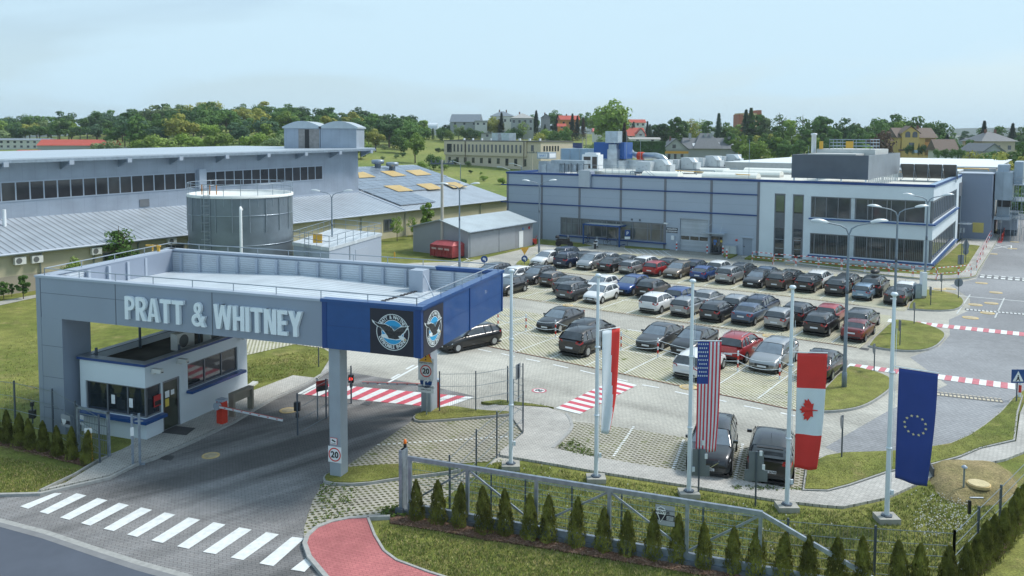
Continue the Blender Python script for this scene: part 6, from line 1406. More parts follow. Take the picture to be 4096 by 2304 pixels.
flag('banner_flag','tall banner of red and white stripes with a starry blue canton',2,z1,.86,z1-z2,R(0),us,52,26,[fwhite,fred2,fblue],us_deco,wave=.035,taper=.12)
z1=hz_px(3,1411); z2=hz_px(3,1868)
LEAF=[(0,-1),(.13,-.74),(.30,-.82),(.22,-.42),(.48,-.62),(.55,-.46),(.86,-.50),(.74,-.24),(.92,-.14),(.50,.22),(.56,.42),(.06,.34),(.035,.82),(-.035,.82),(-.06,.34),(-.56,.42),(-.50,.22),(-.92,-.14),(-.74,-.24),(-.86,-.50),(-.55,-.46),(-.48,-.62),(-.22,-.42),(-.30,-.82),(-.13,-.74)]
def ca_deco(surf,e):
    # leaf points sideways, stem to the right as on the turned banner
    S=.105; on_surf(surf,[(.47+y*S*3.4,.485+x*S*1.0) for x,y in LEAF],.03).build('maple_leaf',fred,e)
flag('banner_flag','tall red and white banner with a sideways red maple leaf',3,z1,1.02,z1-z2,R(-5),lambda u,v:1 if (v<.30 or v>.70) else 0,16,30,[fwhite,fred],ca_deco,wave=.03,taper=.22)
z1=hz_px(4,1467); z2=hz_px(4,1905)
def eu_deco(surf,e):
    for k in range(12):
        a=2*pi*k/12+.13; on_surf(surf,star_pts(.50+.29*math.cos(a),.48+.083*math.sin(a),.0135,3.6),.04).build('star',fstar,e)
flag('banner_flag','deep blue banner with a ring of yellow stars on the rightmost pole',4,z1,1.2,z1-z2,R(-36),lambda u,v:0,16,30,[fblue],eu_deco,wave=.035,taper=.18)
# ================================================================ STREET LAMPS
def street_lamp(x,y,label,ytop=None,yaw=0,h=None,group='double armed street lamps'):
    p=g(x,y); e=empty('street_lamp',(p.x,p.y,0),yaw,label,'street lamp',group); h=h or (hgt(p,ytop) if ytop else 8.1)
    MB().tube([(0,0,0),(0,0,h*.45),(0,0,h)],[.11,.085,.06],12).build('post',lamp_grey,e); MB().lathe([(.115,0),(.13,.0),(.13,.9),(.105,.95)],12).build('base_sleeve',lamp_grey,e)
    MB().lathe([(.075,h*.62),(.085,h*.62),(.085,h*.66),(.07,h*.66)],10).build('band',steel_dark,e)
    for s in (-1,1):
        MB().tube([(0,0,h-.05),(s*.14,0,h+.28),(s*.45,0,h+.46),(s*1.15,0,h+.60)],[.045,.042,.038,.034],8).build('arm',lamp_grey,e)
        b=MB(); n=10; S=[]
        for i in range(9):
            t=i/8; r=.19*math.sin(pi*min(1,t*.92+.05))**.6; S.append((s*(1.1+.95*t),r,h+.60+.10*t))
        vs=[(X,r*math.cos(pi*k/n),Z+ .9*r*math.sin(pi*k/n)) for X,r,Z in S for k in range(n+1)]; m=n+1
        b.add(vs,[(i*m+k,i*m+k+1,(i+1)*m+k+1,(i+1)*m+k) for i in range(8) for k in range(n)],0,True); b.add([(X,r*(1 if q else -1),Z) for X,r,Z in S for q in (0,1)],[(2*i,2*i+1,2*i+3,2*i+2) for i in range(8)],0)
        b.build('lamp_head',mat('lamp_head',(.50,.56,.58),.35,.1,var=.03),e)
    return e
street_lamp(3376,1558,'nearest double armed street lamp, in the lower right grass island',937,R(2))
street_lamp(3574,1342,'double armed street lamp in the middle right grass island',866,R(0))
street_lamp(3697,1198,'double armed street lamp in the upper right grass island beside the cabinet',812,R(-3))
street_lamp(2156,1018,'double armed street lamp in front of the left end of the plant building',746,R(15))
street_lamp(1838,1075,'double armed street lamp at the front corner of the store shed',762,R(10))
p=g(1330,1100); street_lamp(1330,1090,'double armed street lamp with a cable coil, beside the pump house',791,R(0))
def small_lamp(px,py,d,h,l):
    q=at(px,py,d); z=zt(q.x,q.y); e=empty('street_lamp',(q.x,q.y,z),0,l,'street lamp'); hh=q.z-z; MB().tube([(0,0,0),(0,0,hh)],.09,6).build('post',lamp_grey,e); b=MB(); b.tube([(0,0,hh),(-1.5,0,hh+.5)],.06,5); b.box(-2.4,-.15,hh+.45,-1.4,.15,hh+.65); b.build('lamp_head',MATS['lamp_head'],e)
small_lamp(1842,655,190,0,'single far street lamp on the meadow left of the cream office block'); small_lamp(2040,680,150,0,'single armed lamp peeping over the left roof end of the plant, left one'); small_lamp(2086,666,155,0,'single armed lamp peeping over the left roof end of the plant, right one')
# ================================================================ RED AND WHITE RAILINGS
def barber(b,pts,r,step,n=6,start=0):
    """tube split in alternating red and white lengths"""
    P=[Vector(p) for p in pts]; tot=sum((P[i+1]-P[i]).length for i in range(len(P)-1)); k=max(1,round(tot/step)); acc=0
    def at_(s):
        for i in range(len(P)-1):
            L=(P[i+1]-P[i]).length
            if s<=L+1e-6: return P[i].lerp(P[i+1],min(1,s/L))
            s-=L
        return P[-1]
    for j in range(k): b.tube([at_(tot*j/k),at_(tot*(j+1)/k)],r,n,(j+start)%2)
def railing(a,c,label,h=1.1,group='red and white railings in front of the white wing',step=.28):
    a=Vector(a);c=Vector(c); d=c-a; L=d.length; e=empty('barrier_railing',(a.x,a.y,.15),math.atan2(d.y,d.x),label,'railing',group); x0,x1=.05,L-.05
    b=MB(); barber(b,[(x0,0,0),(x0,0,h-.15),(x0+.06,0,h-.04),(x0+.16,0,h),(x1-.16,0,h),(x1-.06,0,h-.04),(x1,0,h-.15),(x1,0,0)],.035,step); b.build('hoop',[pole_white,red_p],e)
    b=MB(); barber(b,[(x0,0,h*.5),(x1,0,h*.5)],.03,step); b.build('mid_rail',[pole_white,red_p],e); return e
RP=[C4(x,y) for x,y in ((15,345),(218,368),(427,387),(640,402),(855,420),(1073,440),(1296,463),(1520,488),(1745,510),(1947,493),(2068,478))]
RL=['first railing section from the left, by the grey side door','second railing section from the left, before the first slit window','third railing section from the left, before the white wing door','fourth railing section, at the left end of the office windows','fifth railing section, above the white farthest-line estate','sixth railing section, above the black roof-box car','seventh railing section, right of the roof-box car','eighth railing section, behind the tall middle lamp post','ninth railing section, at the corner of the white wing','tenth railing section, on the lawn right of the corner']
for i,l in enumerate(RL): railing(g(*RP[i],.15),g(*RP[i+1],.15),l)
RR_=[C4(2118,432),C4(2150,352),C4(2178,280),C4(2210,215),C4(2235,165),C4(2256,128)]
for i in range(5): railing(g(*RR_[i],.12),g(*RR_[i+1],.12),'%s section of the railing along the right road edge, counted from the near end'%['first','second','third','fourth','fifth'][i],group='red and white railings along the road')
# far red walkway with red posts
sheet('red_walkway',[C4(2290,160),C4(2350,170),C4(2385,90),C4(2440,90),C4(2500,-50),C4(2490,-170),C4(2440,-160),C4(2370,0),C4(2340,50)],mat('walk_red',(.50,.10,.11),.8,var=.1),.03)
for i,(x,y) in enumerate((C4(2355,160),C4(2372,105),C4(2415,80),C4(2445,70),C4(2465,50),C4(2480,-20),C4(2430,-60),C4(2455,-110))):
    p=g(x,y); d=g(x+8,y-16)-p; e=empty('red_post_rail',(p.x,p.y,0),math.atan2(d.y,d.x),'red hoop rail on the distant red walkway, number %s from the near end'%['one','two','three','four','five','six','seven','eight'][i],'railing','red hoop rails on the distant walkway'); b=MB(); L=2.2; b.tube([(0,0,0),(0,0,1.0),(L,0,1.0),(L,0,0)],.05,6); b.tube([(0,0,.5),(L,0,.5)],.04,6); b.build('hoop',red_p,e)
# bollards at the plant doors
for x,y,yt_,l in ((2800+182/6.44,840+1120/6.44,987,'red and white bollard right of the roller door'),(2800+588/6.44,840+1155/6.44,983,'red and white bollard right of the entrance door'),(2800+685/6.44,840+1245/6.44,991,'red and white curved bollard before the electric cabinet'),(2706,1002,978,'red and white bollard left of the roller door')):
    e,p=pole_root('bollard',x,y,l,'bollard'); b=MB(); barber(b,[(0,0,0),(0,0,1.05)],.09,.2,10); b.build('post',[pole_white,red_p],e)
# posts with white chains along the middle of the nearest double line
CP=[(1992,1308),(2104,1325),(2222,1351),(2484,1402),(2631,1430),(2951,1486),(3118,1519),(3299,1550)]
CPn=['first chained post from the left, left of the first white pole','second chained post, right of the first white pole','third chained post, by the dark grey saloon','fourth chained post, right of the white and red flag','fifth chained post, in front of pewter grey saloon','sixth chained post, right of the striped flag','seventh chained post, beside the big silver estate','eighth chained post, behind the red leaf flag']
cps=[]
for (x,y),l in zip(CP,CPn):
    e,p=pole_root('chain_post',x,y,l,'post','red and white posts with chains'); cps.append(p); b=MB()
    for k in range(5): b.cyl(0,0,k*.22+.02,(k+1)*.22+.02,.045,10,1 if k%2 else 0)
    b.build('post',[pole_white,red_p],e); MB().lathe([(.05,1.12),(.06,1.15),(.04,1.19),(0,1.2)],10).build('cap',pole_white,e)
for i,(a,c,l) in enumerate(((0,1,'white chains before the first white pole'),(1,2,'white chains left of the dark grey saloon'),(2,3,'white chains across the black seven seater'),(3,4,'white chains in front of pewter grey saloon'),(4,5,'white chains behind the white lone estate'),(5,6,'white chains across the silver estate front'),(6,7,'white chains beside the red leaf flag'))):
    A,C=cps[a],cps[c]; e=empty('chain',(A.x,A.y,0),0,l,'chain','white chains between the posts'); D=C-A
    for z,s in ((1.05,.22),(.6,.22)): MB().tube([(D.x*t,D.y*t,z-4*s*t*(1-t)) for t in [k/12 for k in range(13)]],.018,5).build('chain_line',pole_white,e)
# ================================================================ SIGN POSTS
def sign_post(x,y,label,boards,ytop,yaw=0,m=sign_back,cat='sign'):
    e,p=pole_root('sign_post',x,y,label,cat,None,0,yaw); h=hgt(p,ytop); MB().cyl(0,0,0,h,.033,8).build('post',steel_dark,e)
    for kind,z,w,hh in boards:
        z=h-z
        if kind=='r': MB().box(-w/2,.035,z-hh/2,w/2,.05,z+hh/2).build('sign_panel',m,e)
        elif kind=='c': discmesh(0,z,w/2,.035,.05,20).build('sign_disc',m,e)
        elif kind=='t': MB().xz([(-w/2,z-hh/2),(w/2,z-hh/2),(0,z+hh/2)],.035,.05).build('sign_triangle',m,e)
        elif kind=='d': MB().xz([(-w/2,z),(0,z-hh/2),(w/2,z),(0,z+hh/2)],.035,.05).build('sign_diamond',m,e)
        elif kind=='k': MB().box(w*.2,-.0 if False else .033,z-hh/2,w*.2+.12,.036,z-hh/2+.2).build('label_tag',sign_white,e)
    return e
F_N=R(-8)
e=sign_post(2600+825/4.262,1800+800/4.262,'back of two plates on a post before the dark crossover, below striped flag',[('r',.32,.50,.62),('r',.82,.78,.40)],1797,F_N)
e2=sign_post(2600+1797/4.262,1800+955/4.262,'back of two plates on a post before the black crossover',[('r',.35,.52,.68),('r',.90,.80,.42)],1806,F_N)
for ee in (e,e2):
    for z,x in ((2.05 if ee is e else 1.95,.1),(1.55 if ee is e else 1.45,.2)): MB().box(x,-.002,z-.1,x+.1,.03,z+.08).build('white_tag',sign_white,ee)
e_=sign_post(1900+745/4.262,1350+1120/4.262,'narrow edge-on plate on a post behind the first white flagpole',[('r',.36,.55,.75)],1457,R(65))
sign_post(3366,1842,'lone post with an edge-on round plate right of the black crossover',[('c',.30,.55,.55)],1661,R(78))
sign_post(3496,1492,'post with edge-on round plate at the top of the lower right island',[('c',.3,.6,.6)],1375,R(80))
sign_post(3599,1390,'post with edge-on plate at the front of the middle right island',[('r',.35,.5,.7)],1281,R(80))
sign_post(3656,1302,'post with edge-on round plate at the back of middle right island',[('c',.3,.6,.6)],1210,R(80))
sign_post(3722,1228,'post with edge-on plate at the left of the upper right island',[('r',.35,.5,.7)],1147,R(80))
sign_post(3765,1174,'post with edge-on plate at the back of the upper right island',[('r',.35,.5,.7)],1095,R(80))
sign_post(3833,1198,'post with a dark round plate at the right of the upper right island',[('c',.3,.72,.72)],1116,R(0))
sign_post(3844,1067,'post with a solar head and dark square plate on the corner lawn',[('r',.35,.7,.5),('r',3.4,.85,1.0)],908,R(20))
sign_post(3862,1056,'post with stacked dark triangle and round plates on the corner lawn',[('t',.3,.9,.8),('r',.85,.7,.3),('c',1.3,.72,.72)],957,R(10))
sign_post(1275,1467,'thin bare post on the lawn behind the canopy column',[],1388)
sign_post(3,0,'x',[],0) if False else None
e=sign_post(4065,1616,'blue pedestrian crossing sign at the right edge',[],1477); p=g(4065,1616); h=hgt(p,1477)
bd=MB().box(-.33,-.05,h-.68,.33,-.035,h).build('sign_panel',sg_blue,e); MB().xz([(-.27,h-.6),(.27,h-.6),(0,h-.08)],-.06,-.052).build('white_triangle',sign_white,bd)
b=MB(); b.xz([(-.04,h-.36),(.04,h-.36),(.05,h-.46),(.12,h-.58),(.07,h-.58),(0,h-.49),(-.08,h-.58),(-.13,h-.58),(-.05,h-.46)],-.07,-.064); b.xz([(.035*math.cos(a),h-.31+.035*math.sin(a)) for a in [pi*k/4 for k in range(8)]],-.071,-.0645); b.build('walking_pictogram',ink,bd)
e,p=pole_root('striped_post',4078,1599,'red and white striped post right of the crossing sign at the right edge','post'); b=MB(); barber(b,[(0,0,0),(0,0,hgt(p,1480))],.07,.35,8); b.build('post',[pole_white,red_p],e)
# yield and arrow signs by the round grass patch
e=sign_post(2098,1063,'yellow triangle above a blue round arrow sign on the round grass patch',[],993); p=g(2098,1063); h=hgt(p,990)
MB().xz([(-.45,h),(.45,h),(0,h-.75)],-.05,-.035).build('yield_triangle',mat('yield_yellow',(.70,.36,.04),.5,var=0),e); d_=discmesh(0,h-1.15,.33,-.05,-.035).build('arrow_disc',sg_blue,e); MB().xz([(-.2,h-1.12),(0,h-.95),(0,h-1.06),(.15,h-1.06),(.15,h-1.35),(.05,h-1.35),(.05,h-1.17),(0,h-1.17),(0,h-1.28)],-.062,-.055).build('arrow',sign_white,d_)
e=sign_post(1937,1062,'blue round arrow sign on a short post right of the store shed',[],1025); p=g(1937,1062); h=hgt(p,1023); d_=discmesh(0,h-.35,.36,-.05,-.035).build('arrow_disc',sg_blue,e); MB().xz([(-.2,h-.32),(0,h-.15),(0,h-.26),(.15,h-.26),(.15,h-.55),(.05,h-.55),(.05,h-.37),(0,h-.37),(0,h-.48)],-.062,-.055).build('arrow',sign_white,d_)
e=sign_post(2509,988,'blue parking sign with plate beside the bicycle shelter',[],920); p=g(2509,988); h=hgt(p,920); bd=MB().box(-.33,-.05,h-.75,.33,-.035,h).build('sign_panel',sg_blue,e); put_text('letter_p','P',.55,.003,sign_white,bd,(0,-.055,h-.58),align='CENTER',offset=.01); MB().box(-.33,-.05,h-1.1,.33,-.035,h-.8).build('lower_plate',sign_white,e)
# ================================================================ MESH FENCES
def mesh_fence(pts,label,h=1.75,px=True,z0=0,heights=None,vs=.10,postmat=steel_dark,hlines=(.08,.62,1.16,1.68),wire=.006,kick=False):
    P=G(pts) if px else [Vector(p) for p in pts]; e=empty('mesh_fence',(P[0].x,P[0].y,z0),0,label,'fence'); O=P[0]
    for p in P: q=p-O; MB().box(q.x-.03,q.y-.03,0,q.x+.03,q.y+.03,h+.06).build('post',postmat,e)
    for i in range(len(P)-1):
        a,c=P[i]-O,P[i+1]-O; d=(c-a); L=d.length; d.normalize(); b=MB(); w=Vector((-d.y,d.x))*wire
        k=int(L/vs)
        for j in range(1,k):
            q=a+d*(L*j/k); b.add([(q.x-d.x*wire/2,q.y-d.y*wire/2,.05),(q.x+d.x*wire/2,q.y+d.y*wire/2,.05),(q.x+d.x*wire/2,q.y+d.y*wire/2,h),(q.x-d.x*wire/2,q.y-d.y*wire/2,h)],[(0,1,2,3)])
        for z in [t*h/1.75 for t in hlines]: b.obox((a.x,a.y,z),(c.x,c.y,z),.016,.016)
        b.build('mesh_panel',mat('fence_wire',(.22,.27,.31),.4,.5,var=.05),e)
        if kick: MB().prism([a+w*8,c+w*8,c-w*8,a-w*8],0,.18).build('kick_board',concrete,e)
    return e
mesh_fence([(1900+15/4.262+(-145),1350+1350/4.262-12),(1903,1653),(2091,1647-30)],'mesh fence standing on the small kerbed island behind rear canopy column',h=2.0)
mesh_fence([(2091,1700),(2052,1682),(2030,1620)],'short mesh fence return behind the first white flagpole',h=1.9)
FE=[(1772,1865),(1865,1870),(1905,1920)]
fl=[(1700,1890)]
a=g(1000+1280/1.603,1400+1010/1.603);
mesh_fence([(1798,2035),(1905,1915),(1987,1832),(2092,1735)],'mesh fence running from the sliding gate back past the first white flagpole',h=1.9)
mesh_fence([(1090,1853),(1203,1798)] if False else [(1191,1742),(1305,1675),(1405,1615)],'mesh fence between the two entrance lanes',h=1.85)
mesh_fence([(0-160,1668),(62,1700),(214,1738),(306,1795),(400,1860)],'mesh fence behind the left conifer row, with small notices',h=2.0,hlines=(.08,.6,1.16,1.7))
# long fence behind the conifer row at the front, continuing to the right corner
ff=[g(x,y,1.55) for x,y in ((1800,1862),(1965,1888),(2102,1912),(2288,1943),(2487,1975),(2813,2028),(3153,2074),(3503,2103),(3819,2122))]
mesh_fence(ff,'long low mesh fence between sliding gate and front conifer row',px=False,h=1.5,hlines=(.06,.45,.85,1.25,1.7))
mesh_fence([g(x,y,1.55) for x,y in ((3819,2122),(3916,2026),(4005,1940),(4105,1840))],'mesh fence along the right conifer row, beside the mound',px=False,h=1.5,hlines=(.06,.45,.85,1.25,1.7))
for (a,c,lab,w,h_) in (((393/1.603,1400+430/1.603),(460/1.603,1400+440/1.603),'grey security notice with a shield on the left fence',.62,.52),((497/1.603,1400+425/1.603),(542/1.603,1400+432/1.603),'white and blue notice on the left fence, right of the shield notice',.42,.42)):
    d=26.5 if True else 0; q=at(a[0],a[1]+10,g(270,1760).y-.1); e=empty('fence_notice',(q.x,q.y,q.z-h_/2),R(-28),lab,'notice'); MB().box(0,-.012,0,w,0,h_).build('board',mat('notice_grey',(.32,.35,.38),.5,var=.05) if w>.5 else sign_white,e); MB().box(0.0,-.016,h_*.25,w,-.013,h_*.55).build('blue_stripe',MATS['notice_blue'] if w<.5 else navy,e)
    if w>.5: MB().xz([(.05,h_*.62),(.36,h_*.62),(.34,h_*.35),(.2,.06),(.07,h_*.35)],-.026,-.02).build('shield',sign_white,e)
# ================================================================ SLIDING GATE
A3=g3(1632,1826,2.05); B3=g3(3051,2047,2.05); C3_=g3(3560,2308,.28)
SG=Fr((A3.x,A3.y),math.degrees(math.atan2(B3.y-A3.y,B3.x-A3.x))); e=root(SG,'sliding_gate','long galvanised sliding gate with diagonal braces and sloping tail behind conifers','gate'); Lg=(Vector((B3.x,B3.y))-Vector((A3.x,A3.y))).length; Lt=SG.loc((C3_.x,C3_.y))[0]
gs=mat('gate_galvanised',(.25,.30,.36),.42,.45,var=.22,scale=5,detail=6)
b=MB(); b.obox((0,0,2.0),(Lg,0,2.0),.11,.14); b.build('top_rail',gs,e); b=MB(); b.obox((Lg-.05,0,2.0),(Lt,0,.35),.10,.12); b.build('sloping_rail',gs,e)
b=MB(); b.obox((0,0,.28),(Lt+.6,0,.28),.12,.22); b.build('bottom_rail',gs,e)
ups=[.06,SG.loc(g3(1000+1395/1.603,2020,0))[0],None]
def gx_(px,py): return SG.wall(px,py,0)[0]
up_=[.08,gx_(1000+1395/1.603,1400+900/1.603),gx_(2000+262/1.802,1500+900/1.802),gx_(2000+787/1.802,1500+1000/1.802),gx_(2000+1348/1.802,1500+1100/1.802),gx_(2000+1877/1.802,1500+1080/1.802)]
up_=[up_[0],up_[1]]+up_[2:]
for x in up_: MB().box(x-.055,-.05,.38,x+.055,.05,1.94).build('upright',gs,e)
for i in range(len(up_)-1):
    x0,x1=up_[i],up_[i+1]
    if i%2==0: q=((x0+.05,0,.45),(x1-.05,0,1.9))
    else: q=((x0+.05,0,1.9),(x1-.05,0,.45))
    MB().obox(*q,.045,.06).build('brace',gs,e)
b=MB(); k=int(Lg/.11)
for j in range(1,k):
    x=Lg*j/k; b.add([(x-.003,.06,.4),(x+.003,.06,.4),(x+.003,.06,1.93),(x-.003,.06,1.93)],[(0,1,2,3)])
for z in (.6,.85,1.1,1.35,1.6,1.85): b.obox((0,.06,z),(Lg,.06,z),.010,.012)
b.build('mesh_infill',mat('gate_wire',(.18,.30,.27),.4,.3,var=.05),e)
b=MB(); b.obox((-.1,-.12,.10),(Lt+.7,-.12,.10),.10,.16); b.build('ground_track',mat('track_steel',(.16,.19,.22),.5,.5,var=.25,scale=8),e)
gp=root(SG,'gate_post','galvanised twin gate post topped by a small amber beacon','gate post',-.22,0); b=MB(); b.box(-.06,-.16,0,.06,.16,2.28); b.box(-.05,.2,0,.05,.32,2.2); b.obox((0,-.1,2.25),(0,.3,2.25),.08,.06); b.build('post',gs,gp); MB().cyl(0,.2,2.28,2.42,.06,8,0).build('beacon_base',black_p,gp); MB().lathe([(.055,2.42),(.06,2.5),(.03,2.57),(0,2.58)],10,(0,.2,0)).build('beacon',mat('amber_lens',(.75,.17,.02),.3,var=0),gp); MB().box(-.14,-.3,0,.14,-.16,.25).build('track_stop',steel_dark,gp)
# notice on the gate
q=SG.wall(2000+1120/1.802,1500+1068/1.802,-.07); q2_=SG.wall(2000+1260/1.802,1500+985/1.802,-.07); u0_,z0__=q; u1_,z1__=q2_; e=root(SG,'gate_notice','grey security notice with shield badge tied to the sliding gate','notice',u0_,-.09,z0__); w=u1_-u0_; h_=.62
MB().box(0,0,0,w,.012,h_).build('board',MATS['notice_grey'],e); MB().box(0,-.005,h_*.24,w,-.001,h_*.55).build('dark_band',navy,e)
bd=MB().xz([(.06,h_*.86),(w*.28,h_*.94),(w*.5,h_*.86),(w*.5,h_*.5),(w*.28,h_*.12),(.06,h_*.5)],-.012,-.008).build('shield',sign_white,e); MB().xz([(.09,h_*.83),(w*.28,h_*.9),(w*.47,h_*.83),(w*.47,h_*.5),(w*.28,h_*.17),(.09,h_*.5)],-.016,-.0125).build('shield_field',navy,bd); MB().box(.03,-.021,h_*.55,w*.54,-.0165,h_*.78).build('name_ribbon',sign_white,bd); put_text('lettering','JUWENTUS',.115,.002,ink,bd,(w*.28,-.024,h_*.60),align='CENTER',sx=.95,offset=.003)
put_text('lettering','SOLIDNA',.055,.002,sign_white,bd,(w*.28,-.02,h_*.82),align='CENTER'); put_text('lettering','OBIEKT CHRONIONY',.05,.002,ink,e,(w*.76,-.01,h_*.74),align='CENTER',sx=.8)
for i in range(4): MB().box(w*.58,-.009,h_*(.28+.06*i),w*.95,-.0055,h_*(.30+.06*i)).build('text_line',sign_white,e)
# ================================================================ ENTRY BARRIERS, SIGNALS
def boom(x,y,label,tipx,tipy,hb=1.15,col=red_p,box=(.36,.32),armz=.95):
    p=g(x,y); t=g3(tipx,tipy,armz); d=Vector((t.x,t.y))-p; e=empty('boom_barrier',(p.x,p.y,0),math.atan2(d.y,d.x),label,'barrier'); w,dp=box
    MB().box(-w/2,-dp/2,.0,w/2,dp/2,hb).build('cabinet',mat('barrier_red',(.62,.05,.025),.4,var=.05),e); MB().box(-w/2-.02,-dp/2-.02,hb,w/2+.02,dp/2+.02,hb+.1).build('cabinet_top',grey_panel_light,e)
    L=d.length; b=MB(); b.box(.0,-dp/2-.16,armz-.05,L,-dp/2-.11,armz+.05); b.build('arm',mat('boom_white',(.66,.70,.73),.4,var=.04),e)
    b=MB(); b.box(.1,-dp/2-.165,armz+.05,L,-dp/2-.115,armz+.058); b.build('red_edging',red_p,e)
    for k in range(1,8):
        xx=L*k/7.6; MB().box(xx-.05,-dp/2-.165,armz-.015,xx+.05,-dp/2-.105,armz+.02).build('reflector',red_p,e)
    MB().tube([(0,-dp/2-.02,armz),(0,-dp/2-.2,armz)],.17,14).build('hub',grey_panel_light,e); return e
boom(1425/1.603,1400+480/1.603,'red cabinet entry barrier with lowered white arm beside the guardhouse',1000+240/1.603,1400+437/1.603,1.12)
boom(1500+588/2.408,1350+680/2.408,'red cabinet exit barrier behind the rear canopy column with lowered arm',1000+708/1.603,1400+222/1.603,1.35,armz=1.05)
for l,x0,y0 in (('left concrete framed counter by the guardhouse, next to the red barrier',1330,410),('right concrete framed counter by the guardhouse, beyond the red barrier',1500,445)):
    p=g(x0/1.603,1400+y0/1.603); e=empty('stone_counter',(p.x,p.y,.08),R(68),l,'counter'); cf=mat('frame_stone',(.27,.25,.20),.9,var=.12)
    b=MB(); b.box(0,0,0,.12,.3,1.0); b.box(1.3,0,0,1.42,.3,1.0); b.box(0,0,1.0,1.42,.3,1.12); b.build('frame',cf,e); MB().box(.15,.1,.65,1.27,.14,1.0).build('panel',cf,e)
def signal(x,y,ytop,label,lit=False,yaw=0):
    e,p=pole_root('signal_post',x,y,label,'signal',None,0,yaw); h=hgt(p,ytop); MB().cyl(0,0,0,h,.035,8).build('post',steel_dark,e); z=h-.55 if lit else h-.5; b=MB(); b.box(-.13,-.09,z-.2,.13,.09,z+.18); b.build('lamp_housing',black_p,e)
    if lit: MB().tube([(0,-.09,z),(0,-.12,z)],.09,14).build('red_light',mat('red_lamp_lit',(.9,.05,.03),.4,var=0,emis=1.2),e)
    MB().box(-.06,-.07,.8,.06,.07,1.0).build('button_box',black_p,e)
signal(1000+650/1.603,1400+340/1.603,1000 and 1470,'signal post with a lit red lamp above the striped crossing',True)
signal(1000+305/1.603,1400+545/1.603,1580,'dark signal box on the near end post of the lane fence')
signal(1000+210/1.603-1000,1400+470/1.603,1612,'twin dark signal heads on a post at the left lawn, back view')
e,p=pole_root('info_board',1289,1672,'small red and black notice on two legs at the lane fence','sign',None,0,R(40)); b=MB(); b.box(-.25,0,0,-.2,.04,1.9); b.box(.35,0,0,.4,.04,1.4); b.build('legs',steel,e); MB().box(-.3,-.02,1.35,.3,0,1.8).build('board',mat('board_red',(.40,.03,.03),.5,var=0),e); MB().box(-.3,-.03,1.3,.3,-.021,1.55).build('board_text',black_p,e)
# tall steel frames near guardhouse (pedestrian gate)
e,p=pole_root('pedestrian_gate',700/1.603,1400+695/1.603,'grey steel pedestrian gate frame in front of the guardhouse corner','gate',None,0,R(155)); hh=hgt(p,1400+400/1.603); b=MB(); b.box(-.05,-.05,0,.05,.05,hh); b.box(1.75,-.05,0,1.85,.05,hh); b.box(-.05,-.05,hh-.08,1.85,.05,hh); b.build('frame',gs,e)
b=MB()
for j in range(1,18): b.box(j*.1-.005,0,.1,j*.1+.005,.01,hh-.3)
for z in (.1,.7,1.3,hh-.3): b.box(.05,-.01,z,1.75,.015,z+.03)
b.build('mesh_leaf',MATS['fence_wire'],e)
e,p=pole_root('gate_receiver',870/1.603,1400+742/1.603,'twin grey receiver posts of the sliding gate at the left kerb','gate post',None,0,R(20)); b=MB(); hh=hgt(p,1400+410/1.603)
b.box(-.14,-.05,0,-.05,.05,hh); b.box(.12,-.05,0,.21,.05,hh); b.box(-.14,-.05,.0,.35,.1,.08); b.obox((-.1,0,hh-.15),(.17,0,hh-.15),.05,.05); b.obox((-.0,0,hh-.3),(.32,-.05,hh-.3),.05,.06); b.build('posts',gs,e); MB().box(-.16,-.065,1.25,-.03,-.05,1.6).build('label_tag',sign_white,e)
e,p=pole_root('warning_stake',595/1.603,1400+730/1.603,'yellow stake with a small white warning card by the left conifers','stake'); hh=hgt(p,1400+500/1.603); MB().tube([(0,0,0),(-.06,0,hh)],.03,6).build('stake',yellow_m,e); MB().box(-.28,-.04,hh-.2,.02,-.03,hh).build('card',sign_white,e)
# drains and mats
def flat_thing(name,pts,m,label,cat,z0=.009,z1=.02,bars=None):
    P=G(pts); o=P[0]; e=empty(name,(o.x,o.y,0),0,label,cat); MB().prism([q-o for q in P],z0,z1).build('plate',m,e); return e
gr=ribbed('grate',(.12,.125,.13),.07,0,.6,.3,.01,.25,0)
flat_thing('drain_grate',[(1026/1.603,1400+700/1.603),(1050/1.603,1400+675/1.603),(1122/1.603,1400+683/1.603),(1095/1.603,1400+710/1.603)],gr,'rectangular drain grate at the entrance kerb','drain')
flat_thing('drain_grate',[(1442,1619),(1462,1607),(1492,1610),(1475,1622)],gr,'drain grate beside the striped crossing under the canopy','drain')
flat_thing('drain_grate',[(3436,1397),(3445,1391),(3478,1395),(3472,1403)],gr,'drain grate at the lower left corner of the middle island','drain')
flat_thing('door_mat',[(648,1740),(690,1712),(782,1722),(745,1750)],mat('mat_dark',(.07,.072,.075),.9,var=.1),'dark mat outside the guardhouse door','mat',.10,.115)
flat_thing('door_mat',[(2835,1018),(2852,1013),(2890,1015),(2873,1021)],MATS['mat_dark'],'dark mat before the plant entrance door','mat',.155,.17)
flat_thing('access_cover',[(985,1550),(1012,1531),(1033,1533),(1005,1553)],mat('pale_cover',(.5,.52,.5),.8,var=.05),'square pale access cover on the lawn behind the guardhouse','cover',.0,.1)
# cabinets by the upper island
e,p=pole_root('service_cabinet',3683,1199,'grey and white service cabinets beside the third lamp post','cabinet'); MB().box(-.55,-.2,0,-.05,.2,1.3).build('grey_cabinet',steel,e); MB().box(-.05,-.25,1.3 if False else .35,.35,.2,2.3).build('white_cabinet',sign_white,e); MB().box(-.0,-.1,0,.3,.1,.35).build('plinth',concrete,e)
